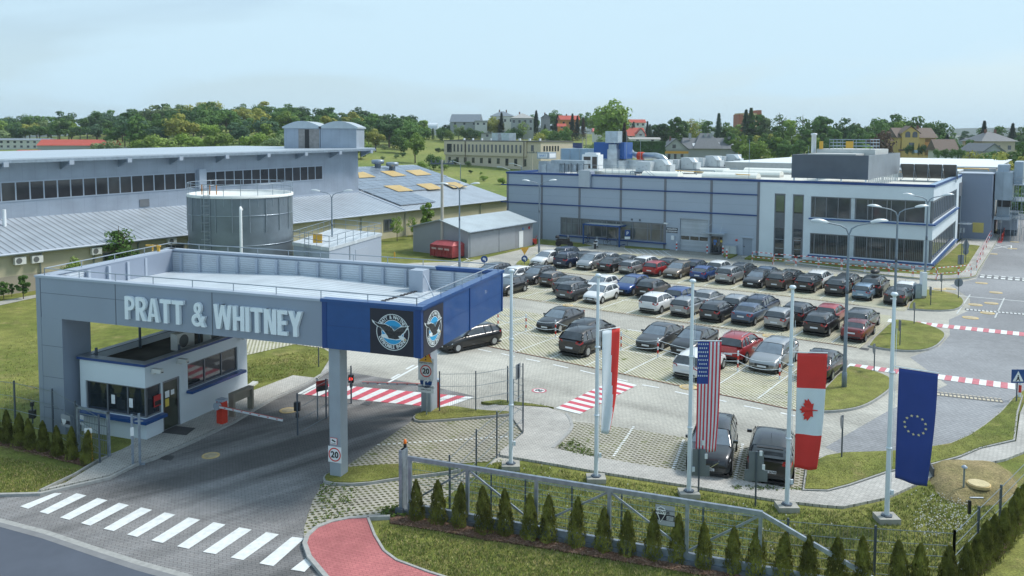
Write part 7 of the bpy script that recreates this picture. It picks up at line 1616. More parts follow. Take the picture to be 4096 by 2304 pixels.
# ================================================================ BICYCLE SHELTER, BIKES
SL=g(2330,982); SHF=MF; c0=MF.px(2333,977); c1=MF.px(2463,1003); sh=root(MF,'bicycle_shelter','blue framed bicycle shelter with pale roof at the plant wall','shelter',c0.x,c0.y)
w=max(7.,c1.x-c0.x) if False else 0
k=MF.px(2500,990)-c0
def stand(u,v,z1_): MB().box(u-.07,v-.07,0,u+.07,v+.07,z1_).build('post',blue_m,sh)
Ls=(MF.px(2464,1003)-c0);
Wd=4.9; Dp=2.4
for u,v in ((0,0),(Wd,0),(0,Dp),(Wd,Dp),(Wd*.5,Dp)): stand(u,v,2.45)
b=MB();
for (x0,y0,x1,y1) in ((-.1,-.1,Wd+.1,.05),(-.1,Dp-.05,Wd+.1,Dp+.1),(-.1,-.1,.05,Dp+.1),(Wd-.05,-.1,Wd+.1,Dp+.1)): b.box(x0,y0,2.4,x1,y1,2.58)
b.box(0,-.04,.15,0.05,Dp,.25); b.box(Wd-.05,-.04,.15,Wd,Dp,.25); b.box(0,-.04,1.0,.04,Dp,1.06); b.build('beam',blue_m,sh)
MB().box(.05,.05,2.5,Wd-.05,Dp-.05,2.56).build('roof',ribbed('shelter_roof',(.50,.52,.48),.5,0,.5,0,.01,.85,.5),sh)
def bicycle(u,v,rz,label,m):
    p=MF.o+MF.u*u+MF.v*v; e=empty('bicycle',(p.x,p.y,.03),rz,label,'bicycle')
    for x in (-.52,.52): MB().tube([(x+.33*math.cos(t),0,.34+.33*math.sin(t)) for t in [2*pi*k/18 for k in range(19)]],.02,5,caps=False).build('wheel',black_p,e)
    b=MB();
    for q in (((-.52,0,.34),(-.12,0,.30)),((-.12,0,.30),(-.25,0,.85)),((-.25,0,.78),(.32,0,.82)),((-.12,0,.30),(.36,0,.72)),((.52,0,.34),(.32,0,.95)),((-.52,0,.34),(-.25,0,.78))): b.tube(q,.02,5)
    b.build('frame',m,e); MB().tube([(.30,-.28,1.0),(.33,0,.98),(.30,.28,1.0)],.015,5).build('handlebar',black_p,e); MB().box(-.38,-.06,.86,-.12,.06,.91).build('saddle',black_p,e)
bicycle(c0.x+.2,c0.y+1.0,R(60),'bicycle leaning at the left side of the blue shelter',steel_dark); bicycle(c0.x+2.9,c0.y+1.2,R(30),'dark bicycle standing in the middle of the blue shelter',black_p); bicycle(c0.x+4.4,c0.y+.6,R(70),'bicycle at the right post of the blue shelter',steel)
def motorbike(x,y,rz,label,m,sc_=1.):
    p=g(x,y); e=empty('motorcycle',(p.x,p.y,.03),rz,label,'motorcycle'); e.scale=(sc_,)*3
    for xx in (-.68,.68): MB().tube([(xx,-.07,.3),(xx,.07,.3)],.3,16).build('wheel',tyre_m,e)
    b=MB(); b.prism([(-.35,-.14),(.4,-.14),(.4,.14),(-.35,.14)],.25,.62); b.xz([(-.95,.72),(-.2,.66),(.05,.82),(.45,.90),(.62,.72),(.4,.5),(-.3,.45),(-.85,.6)],-.15,.15); b.tube([(.68,0,.3),(.48,0,.95)],.05,6); b.build('body',m,e)
    MB().box(-.75,-.16,.72,.05,.16,.84).build('seat',black_p,e); MB().tube([(.40,-.36,1.0),(.48,0,.98),(.40,.36,1.0)],.025,6).build('handlebar',black_p,e); MB().add([(.5,-.18,.9),(.5,.18,.9),(.38,.15,1.25),(.38,-.15,1.25)],[(0,1,2,3)]).build('windshield',cglass_l,e)
    for s in (-1,1): MB().lathe([(0,0),(.07,.02),(.07,.05),(0,.06)],8,(.42,s*.33,1.04)).build('mirror',black_p,e)
    return e
mk=motorbike(2257,988,R(-25),'black motorcycle with a top box left of the blue shelter',black_p,1.15); MB().lathe([(0,0),(.2,.02),(.22,.16),(.15,.28),(0,.3)],10,(-.8,0,.86)).build('top_box',black_p,mk)
motorbike(2384,993,R(75),'pale scooter parked inside the blue shelter',sign_white,1.05)
e,p=pole_root('fallen_barrier_arm',2662,994,'red bar lying by the wall left of the roller door','bar',None,0,R(-33)); MB().obox((-1.9,-.2,.2),(.6,.3,.75),.16,.16).build('bar',red_p,e); MB().box(.3,.1,0,.6,.4,.6).build('stand',black_p,e)
# ================================================================ MOUND WITH COVER AND VENT
MD=[(1170/1.603+3000,1400+830/1.603),(1175/1.603+3000,1400+740/1.603),(3000+1320/1.603,1400+735/1.603),(3000+1600/1.603,1400+745/1.603),(3000+1700/1.603,1400+850/1.603),(3000+1640/1.603,1400+960/1.603),(3000+1480/1.603,1400+990/1.603),(3000+1250/1.603,1400+960/1.603)]
P=smooth(G(MD),2); cen=sum(P,Vector((0,0)))/len(P); b=MB(); n=len(P); rings=[(1.12,.0),(1.0,.14),(.88,.30),(.7,.38),(.35,.42),(0.0,.43)]
for k,(s,z) in enumerate(rings):
    for i,q in enumerate(P):
        r=cen+(q-cen)*s; b.v.append((r.x,r.y,z+(noise.noise(Vector((r.x*1.5,r.y*1.5,k)))*.07 if 0<k<5 else 0)))
for k in range(len(rings)-1):
    for i in range(n): j=(i+1)%n; b.f.append((k*n+i,k*n+j,(k+1)*n+j,(k+1)*n+i)); b.m.append(0); b.sm.append(True)
tag(b.build('earth_mound',grass_mat('dry_mound',(.22,.19,.085),(.29,.235,.12),(.15,.17,.045),.5)),'low dry earth mound on the lawn at the right',kind='structure')
q=g3(3000+1467/1.603,1400+857/1.603,.45); e=empty('manhole_cover',(q.x,q.y,.36),0,'big cream manhole cover on top of the earth mound','manhole cover'); MB().cyl(0,0,0,.10,.40,28).build('ring',MATS['manhole_ring'],e); MB().cyl(0,0,.0,.125,.36,28).build('lid',mat('lid_cream',(.52,.45,.26),.8,var=.15,scale=12),e)
q=g3(3000+1370/1.603,1400+868/1.603,.42); e=empty('vent_post',(q.x,q.y,.35),0,'short steel vent post with a cap on the earth mound','post'); MB().cyl(0,0,0,.75,.035,8).build('post',steel,e); MB().lathe([(.10,.74),(.10,.78),(.04,.83),(0,.84)],12).build('cap',grey_panel_light,e)
q=g(3000+1172/1.603,1400+830/1.603); e=empty('retaining_board',(q.x,q.y,0),R(75),'dark board holding the left edge of the earth mound','board'); MB().box(0,-.05,0,1.3,0,.42).build('board',mat('dark_board',(.07,.075,.08),.7,var=.1),e)
e,p=pole_root('fence_bracket',3000+1400/1.603,1400+1180/1.603,'small grey bracket with a dark box on the right fence','bracket'); MB().box(-.04,-.04,.7,.04,.04,1.15).build('box',black_p,e); MB().tube([(0,0,1.25),(.5,.1,1.2)],.03,6).build('bar',gs,e)
# utility pole
def util_pole(x,y,d,ytop,label):
    q=at(x,ytop,d); z=zt(q.x,q.y); e=empty('utility_pole',(q.x,q.y,z),0,label,'utility pole'); h=q.z-z; MB().tube([(0,0,0),(0,0,h)],[.2,.13],8).build('pole',mat('pole_concrete',(.42,.40,.35),.9,var=.08),e); b=MB(); b.box(-1.3,-.08,h-.5,1.3,.08,h-.35)
    for k in range(6): b.cyl(-1.2+k*.48,0,h-.35,h-.05,.07,6)
    b.build('crossarm',steel_dark,e); return e
util_pole(1000+1795/2.337,900,92,350+675/2.337,'tall concrete utility pole with crossarm behind the store shed')
for x,d,yt_,l in ((2128,215,605,'wooden utility pole in front of the cream block'),(2180,330,555,'thin utility pole right of the cream block'),(2330,300,548,'pale utility pole on the slope behind the plant'),(2345,330,522,'tall pale utility pole near the far lane')): util_pole(x,0,d,yt_,l)
# two people on the distant walkway
def person(x,y,label,rz,top,leg):
    p=g(x,y); e=empty('person',(p.x,p.y,0),rz,label,'person')
    me=bpy.data.meshes.new('body'); V=[(0,0,.93),(0,0,1.12),(0,.0,1.35),(0,0,1.47),(0,-.02,1.62),(0,-.02,1.74),(-.19,0,1.40),(-.25,.03,1.12),(-.24,-.10,.90),(.19,0,1.40),(.25,.03,1.12),(.24,-.10,.90),(-.10,0,.88),(-.11,-.03,.48),(-.11,.03,.08),(-.11,-.12,.03),(.10,0,.88),(.11,.04,.48),(.11,.10,.08),(.11,-.05,.03)]
    E=[(0,1),(1,2),(2,3),(3,4),(4,5),(2,6),(6,7),(7,8),(2,9),(9,10),(10,11),(0,12),(12,13),(13,14),(14,15),(0,16),(16,17),(17,18),(18,19)]
    me.from_pydata(V,E,[]); o=bpy.data.objects.new('body',me); COL.objects.link(o); o.parent=e; sk=o.modifiers.new('skin','SKIN'); rad=[.15,.14,.17,.06,.10,.09,.07,.05,.035,.07,.05,.035,.10,.075,.045,.04,.10,.075,.045,.04]
    for i,r in enumerate(rad): me.skin_vertices[0].data[i].radius=(r,r*.8)
    me.skin_vertices[0].data[0].use_root=True; o.modifiers.new('sub','SUBSURF').levels=1; me.materials.append(top)
    MB().lathe([(0,0),(.09,.02),(.115,.09),(.09,.16),(0,.19)],10,(0,.01,1.63)).build('hair',mat('hair_dark',(.03,.022,.018),.8,var=0),e)
    return e
person(4034,884,'person in dark clothes with a hi-vis waistcoat, left of two on the far walkway',R(20),mat('cloth_dark',(.03,.035,.045),.8,var=0),None); person(4042,880,'person in black clothes, right of two on the far walkway',R(-30),mat('cloth_black',(.018,.018,.02),.8,var=0),None)
vp=[o for o in COL.objects if o.name.startswith('person')][0]; MB().lathe([(.19,1.05),(.21,1.2),(.21,1.38),(.12,1.46)],10).build('waistcoat',mat('hi_vis',(.55,.55,.06),.7,var=0),vp)
# ================================================================ RED PATH, BEDS
REDP=[(1471,2082),(1499,2155),(1536,2217),(1586,2255),(1717,2304),(1900,2360),(2300,2480),(2100,2900),(1300,2500),(1300,2330),(1268,2273),(1240,2240),(1222,2186),(1231,2158),(1268,2124),(1320,2102),(1395,2086)]
sheet('red_path',REDP,pave_red,.10,sm=0)
strip('kerb',[(1500,2500),(1330,2350),(1268,2276),(1238,2240),(1219,2186),(1229,2156),(1266,2121),(1320,2099),(1395,2083),(1473,2079),(1560,2076)],.15,kerb_m,0,.13)
strip('kerb',[(1471,2080),(1499,2153),(1536,2215),(1586,2253),(1717,2302),(1900,2358),(2300,2478)],.08,kerb_m,0,.13)
FRONT=[(1667,2083,1924),(1752,2096,1924),(1836,2111,1936),(1936,2133,1952),(2021,2142,1961),(2119,2158,1980),(2193,2169,1988),(2304,2188,1994),(2413,2205,2035),(2508,2224,2047),(2610,2238,2049),(2708,2249,2063),(2816,2277,2094),(2932,2294,2113),(3024,2306,2116),(3131,2330,2138),(3233,2345,2145),(3345,2362,2154),(3451,2380,2157),(3595,2402,2167),(3675,2415,2183),(3787,2425,2189)]
RIGHT=[(3862,2385,2175),(3899,2310,2138),(3934,2270,2087),(3969,2237,2061),(4014,2196,2036),(4043,2160,1991),(4068,2120,1959),(4088,2080,1940),(4112,2045,1925)]
LEFT=[(-20,1770,1640),(31,1774,1643),(78,1784,1656),(122,1799,1678),(175,1809,1684),(231,1827,1706),(288,1840,1709),(349,1859,1724)]
def bed(pts,dn,up,z=.05):
    A=[g(x,y-up) for x,y,_ in pts]; B=[g(x,y+dn) for x,y,_ in pts][::-1]; P=A+B; o=MB().prism(P,-.02,z).build('mulch_bed',mulch); tag(o,'brown bark mulch bed under the conifers',kind='structure')
bed([(1560,2066,0),(1640,2075,0)]+FRONT,30,26); bed(RIGHT+[],22,22); bed(LEFT,12,14,.04)
# ================================================================ FOLIAGE
def leaf_mat(name,c,var=.35,sc=.35):
    m,t,b,N,L=nodes_mat(name,.75); oi=N('ShaderNodeObjectInfo'); o=N('ShaderNodeTexCoord').outputs['Object']
    f=noise_n(N,L,o,sc,3,.5,.35,.65,1-var,1+var); r=N('ShaderNodeMapRange'); r.inputs['To Min'].default_value=.78; r.inputs['To Max'].default_value=1.25; L(oi.outputs['Random'],r.inputs['Value'])
    c1=scalec(N,L,c,f); c2=scalec(N,L,c1,r.outputs[0]); L(c2,b.inputs['Base Color'])
    tr=N('ShaderNodeBsdfTranslucent'); L(c2,tr.inputs['Color']); mx=N('ShaderNodeMixShader'); mx.inputs[0].default_value=.25; L(b.outputs[0],mx.inputs[1]); L(tr.outputs[0],mx.inputs[2]); L(mx.outputs[0],t.nodes['Material Output'].inputs['Surface']); return m
LM={'mid':leaf_mat('leaf_mid_green',(0.105,0.201,0.049)),'dark':leaf_mat('leaf_dark_green',(0.063,0.131,0.044)),'bright':leaf_mat('leaf_bright_green',(0.219,0.333,0.061)),'yellow':leaf_mat('leaf_yellow_green',(0.333,0.350,0.079)),'willow':leaf_mat('leaf_willow',(0.219,0.298,0.131)),'blue':leaf_mat('leaf_blue_green',(0.088,0.166,0.088)),'conifer':leaf_mat('needle_dark',(0.031,0.061,0.034)),'brown':leaf_mat('leaf_copper',(0.131,0.088,0.061)),'thuja':leaf_mat('thuja_leaf',(0.167,0.180,0.038),.5,3.),'lime':leaf_mat('leaf_lime',(0.263,0.367,0.088))}
bark=mat('bark',(.10,.08,.06),.95,var=.2,scale=5)
def rnd(a,b): return random.uniform(a,b)
def leaf(b,p,n,s,asp=.6):
    n=n.normalized(); a=n.orthogonal().normalized(); a.rotate(Matrix.Rotation(rnd(0,2*pi),3,n)); c=n.cross(a); a*=s; c*=s*asp
    b.v+= [tuple(p-a*.5-c*.5),tuple(p+a*.5-c*.4),tuple(p+a*.5+c*.5),tuple(p-a*.4+c*.5)]; k=len(b.v); b.f.append((k-4,k-3,k-2,k-1)); b.m.append(0); b.sm.append(False)
def crown_mesh(seed,nb,nl,sz,rx,rz,zc,shape='round'):
    """unit tree of height 1: leaf clumps around a crown volume"""
    random.seed(seed); b=MB(); blobs=[]
    for i in range(nb):
        while True:
            p=Vector((rnd(-1,1),rnd(-1,1),rnd(-1,1)))
            if p.length<1: break
        p=p*(.55+.45*rnd(.6,1)); w=1.
        if shape=='cone': w=max(.15,1-(p.z+1)/2)**.8*1.3
        if shape=='oval': w=1-.35*max(0,p.z)
        if shape=='umbrella': w=1+.25*p.z
        r=rnd(.20,.36)*(w if shape=='cone' else 1)
        blobs.append((Vector((p.x*rx*w*.8,p.y*rx*w*.8,zc+p.z*rz*.82)),r*rx*1.05))
    per=nl//nb
    for c,r in blobs:
        for k in range(per):
            d=Vector((rnd(-1,1),rnd(-1,1),rnd(-.75,1))).normalized(); rr=r*(1-.45*random.random()**2); p=c+Vector((d.x*rr,d.y*rr,d.z*rr*.8))
            leaf(b,p,d+Vector((rnd(-.6,.6),rnd(-.6,.6),rnd(-.2,.7))),sz*rnd(.7,1.3))
    return b.build('crown',LM['mid'],mesh_only=True)
def conifer_mesh(seed,nl,sz,rx):
    random.seed(seed); b=MB()
    tiers=11
    for k in range(nl):
        t=random.random()**.75; z=.08+.90*t; tier=(z*tiers)%1; r=rx*(1-t)*(1.12-.45*tier)+.01; a=rnd(0,2*pi); rr=r*rnd(.45,1.05)
        br=1+.25*math.sin(a*7+int(z*tiers)*2.1); p=Vector((rr*br*math.cos(a),rr*br*math.sin(a),z-.035*rr/rx)); leaf(b,p,Vector((math.cos(a)*.4,math.sin(a)*.4,1)),sz*rnd(.7,1.3),.45)
    return b.build('crown',LM['conifer'],mesh_only=True)
def thuja_mesh(seed,nl=3200):
    random.seed(seed); b=MB(); lean=(rnd(-.03,.03),rnd(-.03,.03)); ph=rnd(0,6)
    for k in range(nl):
        z=random.random()**.9; prof=(.20*(1-z)**.55*(min(1,z*9+.55))) if z<.97 else .02
        a=rnd(0,2*pi); lump=1+.14*math.sin(a*5+z*14+ph)+.10*math.sin(a*3-z*23); r=prof*lump*(1-.35*random.random()**2.5)
        p=Vector((r*math.cos(a)+lean[0]*z*z*2,r*math.sin(a)+lean[1]*z*z*2,z)); n=Vector((math.cos(a),math.sin(a),.35));
        n=(n+Vector((rnd(-.7,.7),rnd(-.7,.7),rnd(-.2,.2)))).normalized(); up=Vector((rnd(-.3,.3),rnd(-.3,.3),1)).normalized(); s=n.cross(up).normalized()*rnd(.006,.012); h=up*rnd(.025,.055)
        b.v+= [tuple(p-s),tuple(p+s),tuple(p+s*.5+h),tuple(p-s*.5+h)]; q=len(b.v); b.f.append((q-4,q-3,q-2,q-1)); b.m.append(0); b.sm.append(False)
    return b.build('foliage',LM['thuja'],mesh_only=True)
def trunk_mesh(seed,h0,h1,r,limbs=5):
    random.seed(seed); b=MB(); top=(rnd(-.02,.02),rnd(-.02,.02),h1); b.tube([(0,0,-.08),(0,0,h0),(top[0]*.5,top[1]*.5,(h0+h1)/2),top],[r,r*.8,r*.55,r*.2],6)
    for i in range(limbs):
        z=rnd(h0,h1*.85); a=rnd(0,2*pi); l=rnd(.1,.22); b.tube([(0,0,z),(l*.5*math.cos(a),l*.5*math.sin(a),z+l*.35),(l*math.cos(a),l*math.sin(a),z+l*.9)],[r*.4,r*.25,r*.08],5)
    return b.build('trunk',bark,mesh_only=True)
TP=[ # kind, crown, trunk
 ('round',crown_mesh(1,26,1900,.050,.36,.40,.58),trunk_mesh(1,.2,.75,.022)),
 ('round',crown_mesh(2,34,2100,.046,.40,.42,.56),trunk_mesh(2,.18,.75,.024)),
 ('oval',crown_mesh(3,26,1900,.046,.27,.43,.56,'oval'),trunk_mesh(3,.15,.8,.018)),
 ('umbrella',crown_mesh(4,22,1500,.044,.38,.33,.66,'umbrella'),trunk_mesh(4,.3,.8,.02,9)),
 ('shrub',crown_mesh(5,24,1700,.062,.58,.44,.50),trunk_mesh(5,.05,.5,.02)),
 ('sparse',crown_mesh(6,30,800,.036,.34,.42,.56,'oval'),trunk_mesh(6,.2,.9,.016,14)),
 ('conifer',conifer_mesh(7,2000,.052,.20),trunk_mesh(7,.1,.95,.014,0)),
 ('conifer',conifer_mesh(8,2000,.050,.26),trunk_mesh(8,.1,.95,.014,0)),
]
TI={'round':[0,1],'oval':[2],'umbrella':[3],'shrub':[4],'sparse':[5],'conifer':[6,7]}
def tree_at(p,h,kind,col,label,group=None,name=None,wd=1.,cat=None):
    i=random.choice(TI[kind]); _,cm,tm=TP[i]; nm=name or ('conifer_tree' if kind=='conifer' else ('bush' if kind=='shrub' else 'leafy_tree'))
    e=empty(nm,p,rnd(0,6.28),label,cat or {'conifer_tree':'conifer','bush':'bush'}.get(nm,'tree'),group); e.scale=(h*wd,h*wd,h)
    c=link_mesh('crown',cm,e); slot(c,LM[col]); link_mesh('trunk',tm,e); return e
def tree_px(x,ytop,d,kind,col,label,group=None,wd=1.,name=None,hmax=None):
    q=at(x,ytop,d); z=zt(q.x,q.y); h=max(1.2,q.z-z)
    return tree_at((q.x,q.y,z),h,kind,col,label,group,name,wd)
# conifer rows in the foreground
TH=[thuja_mesh(11+i) for i in range(4)]
def thuja(x,y,yt_,label,group,i):
    p=g(x,y); h=hgt(p,yt_)-.03; e=empty('young_thuja',(p.x,p.y,.03),rnd(0,6),label,'thuja',group); c=link_mesh('foliage',TH[i%4],e); s=h*rnd(1.0,1.18); e.scale=(s,s,h*1.0); MB().cyl(0,0,-.02,.12,.012,6).build('trunk',bark,e)
ORD=['first','second','third','fourth','fifth','sixth','seventh','eighth','ninth','tenth','eleventh','twelfth','thirteenth','fourteenth','fifteenth','sixteenth','seventeenth','eighteenth','nineteenth','twentieth','twenty-first','twenty-second']
random.seed(3)
for i,(x,y,t) in enumerate(FRONT): thuja(x,y,t,'%s small conical thuja from the left in the front row by the sliding gate'%ORD[i],'small thujas in the front row',i*3+1)
for i,(x,y,t) in enumerate(RIGHT): thuja(x,y,t,'%s small thuja from the near end in the row along the right fence'%ORD[i],'small thujas along the right fence',i*3)
for i,(x,y,t) in enumerate(LEFT): thuja(x,y,t,'%s small thuja from the left in the short row by the left pier'%ORD[i],'small thujas by the left pier',i*3+2)
random.seed(21)
# near trees and shrubs
tree_px(478,878,75,'sparse','mid','loose larch like tree rising behind the canopy, before the yellow wall',wd=1.15)
t2=tree_px(470,900,75.5,'oval','mid','darker bushy tree beside the loose one before the yellow wall',wd=.75)
tree_px(285,1015,70,'shrub','lime','white flowering shrub by the yellow wall window',wd=.55)
tree_px(90,1090,66,'oval','mid','upright shrub just right of the green hoarding',wd=1.1); tree_px(12,1118,66,'oval','mid','upright shrub cut by the left edge',wd=1.2); tree_px(45,1135,67,'oval','dark','low shrub beneath the green hoarding',wd=.9)
tree_px(1588,848,104,'sparse','bright','slender young tree left of two before the yellow wall end',wd=.9); tree_px(1648,850,106,'sparse','bright','slender young tree right of two before the yellow wall end',wd=.7); tree_px(1710,795,110,'oval','bright','full young tree behind the store shed corner',wd=.9)
tree_px(1440,1020-50,82,'shrub','mid','tiny bush poking over the pump house railing',wd=.5)
# wooded hill
random.seed(5)
cols=['mid','mid','dark','bright','mid','blue','dark','mid','willow','yellow']
WL={}
for c,t in (('mid','mid green'),('dark','dark green'),('bright','bright green'),('blue','blue green'),('willow','grey green'),('yellow','yellow green')): WL[c]=t
d=438; row=0
while d>248:
    x=-420+row%2*40
    stp=9.6/d*F_
    while x<1700:
        xx=x+rnd(-.3,.3)*stp; lim=1700 if d>330 else (1660 if d>290 else 1480)
        if xx<lim and not (xx<420 and d<300) and not (-40<xx<440 and 300<d<345):
            c=random.choice(cols);
            if d<275: c=random.choice(['bright','lime','willow','bright'])
            q=at(xx,500,d+rnd(-6,6)); z=zt(q.x,q.y); h=rnd(9,15) if d>285 else rnd(6.5,9); k=random.choice(['round','round','oval','umbrella','round','shrub']) if d>285 else 'shrub'
            if k=='shrub' and d>285: h*=.8
            tree_at((q.x,q.y,z),h,k,c,'%s tree crowding the wooded hill behind the production hall'%WL.get(c,'lime green'),'trees on the wooded hill',name='leafy_tree',wd=1.25,cat='tree')
        x+=stp*rnd(.85,1.15)
    d-=19; row+=1
# meadow and village trees
random.seed(9)
V=[(1095+0,0)]
spec=[ # x, ytop, d, kind, colour, label
(1660,520,262,'round','bright','solitary rounded tree on the meadow left of the cream office block'),(1735,610,240,'shrub','mid','bush at the left end of the cream office block'),(1690,640,232,'shrub','bright','low bush before the solitary meadow tree'),
(1770,500,395,'shrub','mid','bush at the foot of grey barn, left end'),(1800,515,385,'shrub','bright','second bush at the foot of grey barn'),(1835,492,380,'round','willow','pale tree below the grey barn'),(1868,505,380,'shrub','mid','third bush at the foot of grey barn'),(1895,512,375,'shrub','dark','fourth bush at the foot of grey barn'),(1935,520,370,'shrub','mid','bush right of the barn annex'),
(1965,458,392,'round','yellow','yellow green tree in front of the white blue-roofed house'),(1993,470,388,'round','yellow','second yellow green tree near the white blue-roofed house'),(2006,448,385,'conifer','conifer','dark conifer right of the white blue-roofed house'),(2035,510,372,'shrub','mid','bush left of the grey hipped house'),(2060,505,365,'shrub','dark','bush before the grey hipped house'),
(2092,470,372,'sparse','lime','sparse pale tree before the grey hipped house'),(2145,440,395,'conifer','conifer','tall dark conifer right of the grey hipped house'),(2130,450,430,'round','mid','tree behind the grey hipped house'),(2180,495,390,'conifer','conifer','small conifer by the grey gable house'),(2190,508,360,'shrub','bright','light bush row at lane, left'),(2155,525,350,'shrub','yellow','yellowish bush on the slope'),(2215,515,355,'shrub','mid','bush at the lane head'),
(2225,430,440,'round','mid','tree behind the grey gable house'),(2230,455,420,'conifer','conifer','conifer left of the orange house'),(2262,497,330,'round','mid','round tree beside the blue fence lane'),(2290,452,390,'conifer','conifer','first dark conifer right of the orange house'),(2310,462,385,'conifer','conifer','second dark conifer right of the orange house'),(2333,468,392,'conifer','brown','reddish conifer right of the orange house'),(2335,440,440,'round','mid','tree on the skyline behind the orange house'),(2372,452,430,'round','bright','tree left of the giant broad tree'),
(2450,378,318,'round','bright','giant broad tree towering above the roofs at the centre'),(2425,400,322,'round','bright','second trunk crown of the giant tree, left side'),(2430,520,262,'round','willow','pale willow below the giant tree'),(2400,545,258,'shrub','willow','willow bush behind the steel plant container'),(2498,487,285,'conifer','brown','dark copper tree right of the giant tree'),(2500,528,270,'conifer','conifer','dark rounded conifer by the clipped hedge'),(2535,485,400,'conifer','conifer','conifer left of the red roofed house'),(2590,483,410,'conifer','conifer','conifer right of the red grey house'),
(2600,495,330,'conifer','blue','hedge like conifer right of red roofed house, first'),(2625,485,332,'oval','dark','dark oval tree behind the grey garage'),(2650,480,330,'oval','dark','second dark oval tree behind the grey garage'),(2672,490,332,'oval','mid','third oval tree behind the grey garage'),(2706,452,318,'oval','mid','tall full tree left of the big grey roofed house'),(2735,470,322,'oval','mid','tree touching the roof left of big grey roofed house'),(2765,455,345,'sparse','yellow','sparse tree above the big grey roofed house, left'),(2800,458,350,'sparse','bright','sparse tree above the big grey roofed house, middle'),(2830,470,340,'oval','mid','tree above big grey roofed house, right of middle'),(2876,450,335,'conifer','blue','tall spruce above the big grey roofed house'),(2910,478,340,'round','mid','round tree right of the tall spruce'),(2940,485,335,'round','bright','bright tree right of the tall spruce'),
(2985,435,330,'conifer','blue','tall tree left of the tower block face'),(3005,428,326,'conifer','mid','tallest feathery tree before the tower block'),(3040,440,322,'oval','mid','birch like tree before the tower block'),(3060,455,320,'oval','willow','second birch like tree right of the tower block'),(3030,550,250,'shrub','bright','bright bush right of the big grey roofed house'),(3080,512,262,'round','mid','round green tree right of the tower block'),(3115,490,300,'oval','mid','tree with thin top over the louvred enclosure, left'),(3120,430,320,'sparse','mid','thin wispy tree over the louvred enclosure'),(3160,462,305,'oval','bright','bright tree over the louvred enclosure'),(3212,438,310,'sparse','mid','umbrella shaped sparse tree on the skyline'),(3245,480,300,'round','mid','tree right of the umbrella shaped one'),(3282,445,300,'oval','mid','tall double topped tree on the skyline, left top'),(3302,455,302,'oval','mid','tall double topped tree on the skyline, right top'),(3340,500,270,'oval','mid','tree in front of the dark skyline tree'),(3385,455,290,'round','dark','dark dense tree on the skyline behind the roof railing'),(3410,478,292,'round','dark','second dark dense tree on the skyline'),(3440,495,262,'round','mid','mid green tree left of the brown tree'),(3500,455,290,'round','mid','tree above the brown tree'),(3525,505,232,'round','brown','brown leafless looking tree left of the yellow house'),(3478,520,240,'round','mid','green tree left of the brown tree'),(3560,446,300,'umbrella','mid','tree behind the yellow house chimney, left'),(3625,437,300,'round','mid','tall tree behind the yellow house, highest'),(3590,470,290,'round','bright','bright tree behind yellow house roof'),
(3740,462,300,'umbrella','mid','airy tree right of the yellow house chimney'),(3715,475,298,'round','mid','tree right of the yellow house chimney'),(3790,535,270,'conifer','conifer','small conifer behind the brown tiled garage'),(3800,520,330,'round','mid','tree beyond the brown tiled garage'),(3850,545,250,'round','mid','tree between garage and pale blue house'),(3870,530,330,'round','blue','hazy tree beyond the pale blue house'),(3938,480,290,'conifer','conifer','tall black spruce left of the beige hipped house'),(3965,490,300,'round','mid','tree behind the beige hipped house'),(4010,485,300,'sparse','mid','wispy tree behind the beige hipped house'),(4052,490,290,'conifer','conifer','black spruce right of the beige hipped house chimney'),(4085,492,300,'round','mid','tree at the right edge of the skyline'),(4110,500,260,'round','dark','dark tree cut by the right edge'),
(4060,585,150,'round','yellow','yellow green tree beside the exhaust tower'),(4085,625,140,'round','mid','green tree right of the exhaust tower'),(4100,545,175,'round','mid','taller tree at the right edge behind the tower'),(4030,640,160,'round','mid','tree between tower and the small grey gable'),(4072,690,125,'oval','lime','light young tree on the verge past the tower'),(4060,730,118,'round','mid','round young tree on the verge past the tower'),(4020,720,150,'shrub','bright','low bush past the tower'),
(3905,592,205,'shrub','yellow','olive bush behind the rear hall roof, left'),(3935,600,200,'shrub','mid','olive bush behind the rear hall roof, right'),(3880,602,205,'sparse','yellow','sparse shrub behind the rear hall roof')]
for s in spec: tree_px(*s)
random.seed(31)
for x,dd,c in [(2560,470,'mid'),(2700,480,'mid'),(2790,470,'dark'),(2860,480,'mid'),(2930,470,'mid'),(3060,430,'mid'),(3130,420,'mid'),(3190,400,'bright'),(3260,400,'mid'),(3330,380,'mid'),(3390,380,'mid'),(3460,370,'bright'),(3540,380,'mid'),(3620,390,'mid'),(3200,250,'mid'),(3260,245,'bright'),(3320,240,'dark'),(3380,235,'yellow'),(3430,230,'mid'),(3480,225,'bright'),(3110,260,'bright'),(3150,255,'mid'),(3060,265,'yellow'),(3220,300,'mid'),(3340,310,'mid'),(3440,300,'mid'),(3700,330,'mid'),(3780,420,'blue'),(3860,430,'blue'),(4000,350,'mid'),(4060,340,'mid'),(2750,420,'bright'),(2650,430,'mid'),(2500,440,'mid'),(2920,300,'mid'),(3000,290,'dark'),(2960,280,'bright')]:
    q=at(x,520,dd); z=zt(q.x,q.y); tree_at((q.x,q.y,z),rnd(8,11.5),random.choice(['round','oval','round']),c,'%s filler tree in the belt behind the plant building roofs'%WL.get(c),'trees in the belt behind the plant roofs',name='leafy_tree')
for i in range(46):
    x=rnd(1480,2300); dd=rnd(172,330); q=at(x,600,dd); z=zt(q.x,q.y); pr=proj((q.x,q.y,z))
    tree_at((q.x,q.y,z),rnd(.8,2.4),'shrub',random.choice(['mid','bright','willow','dark']),'wild bush on the meadow between solar roof and cream block','wild bushes on the meadow',wd=rnd(.9,1.6))
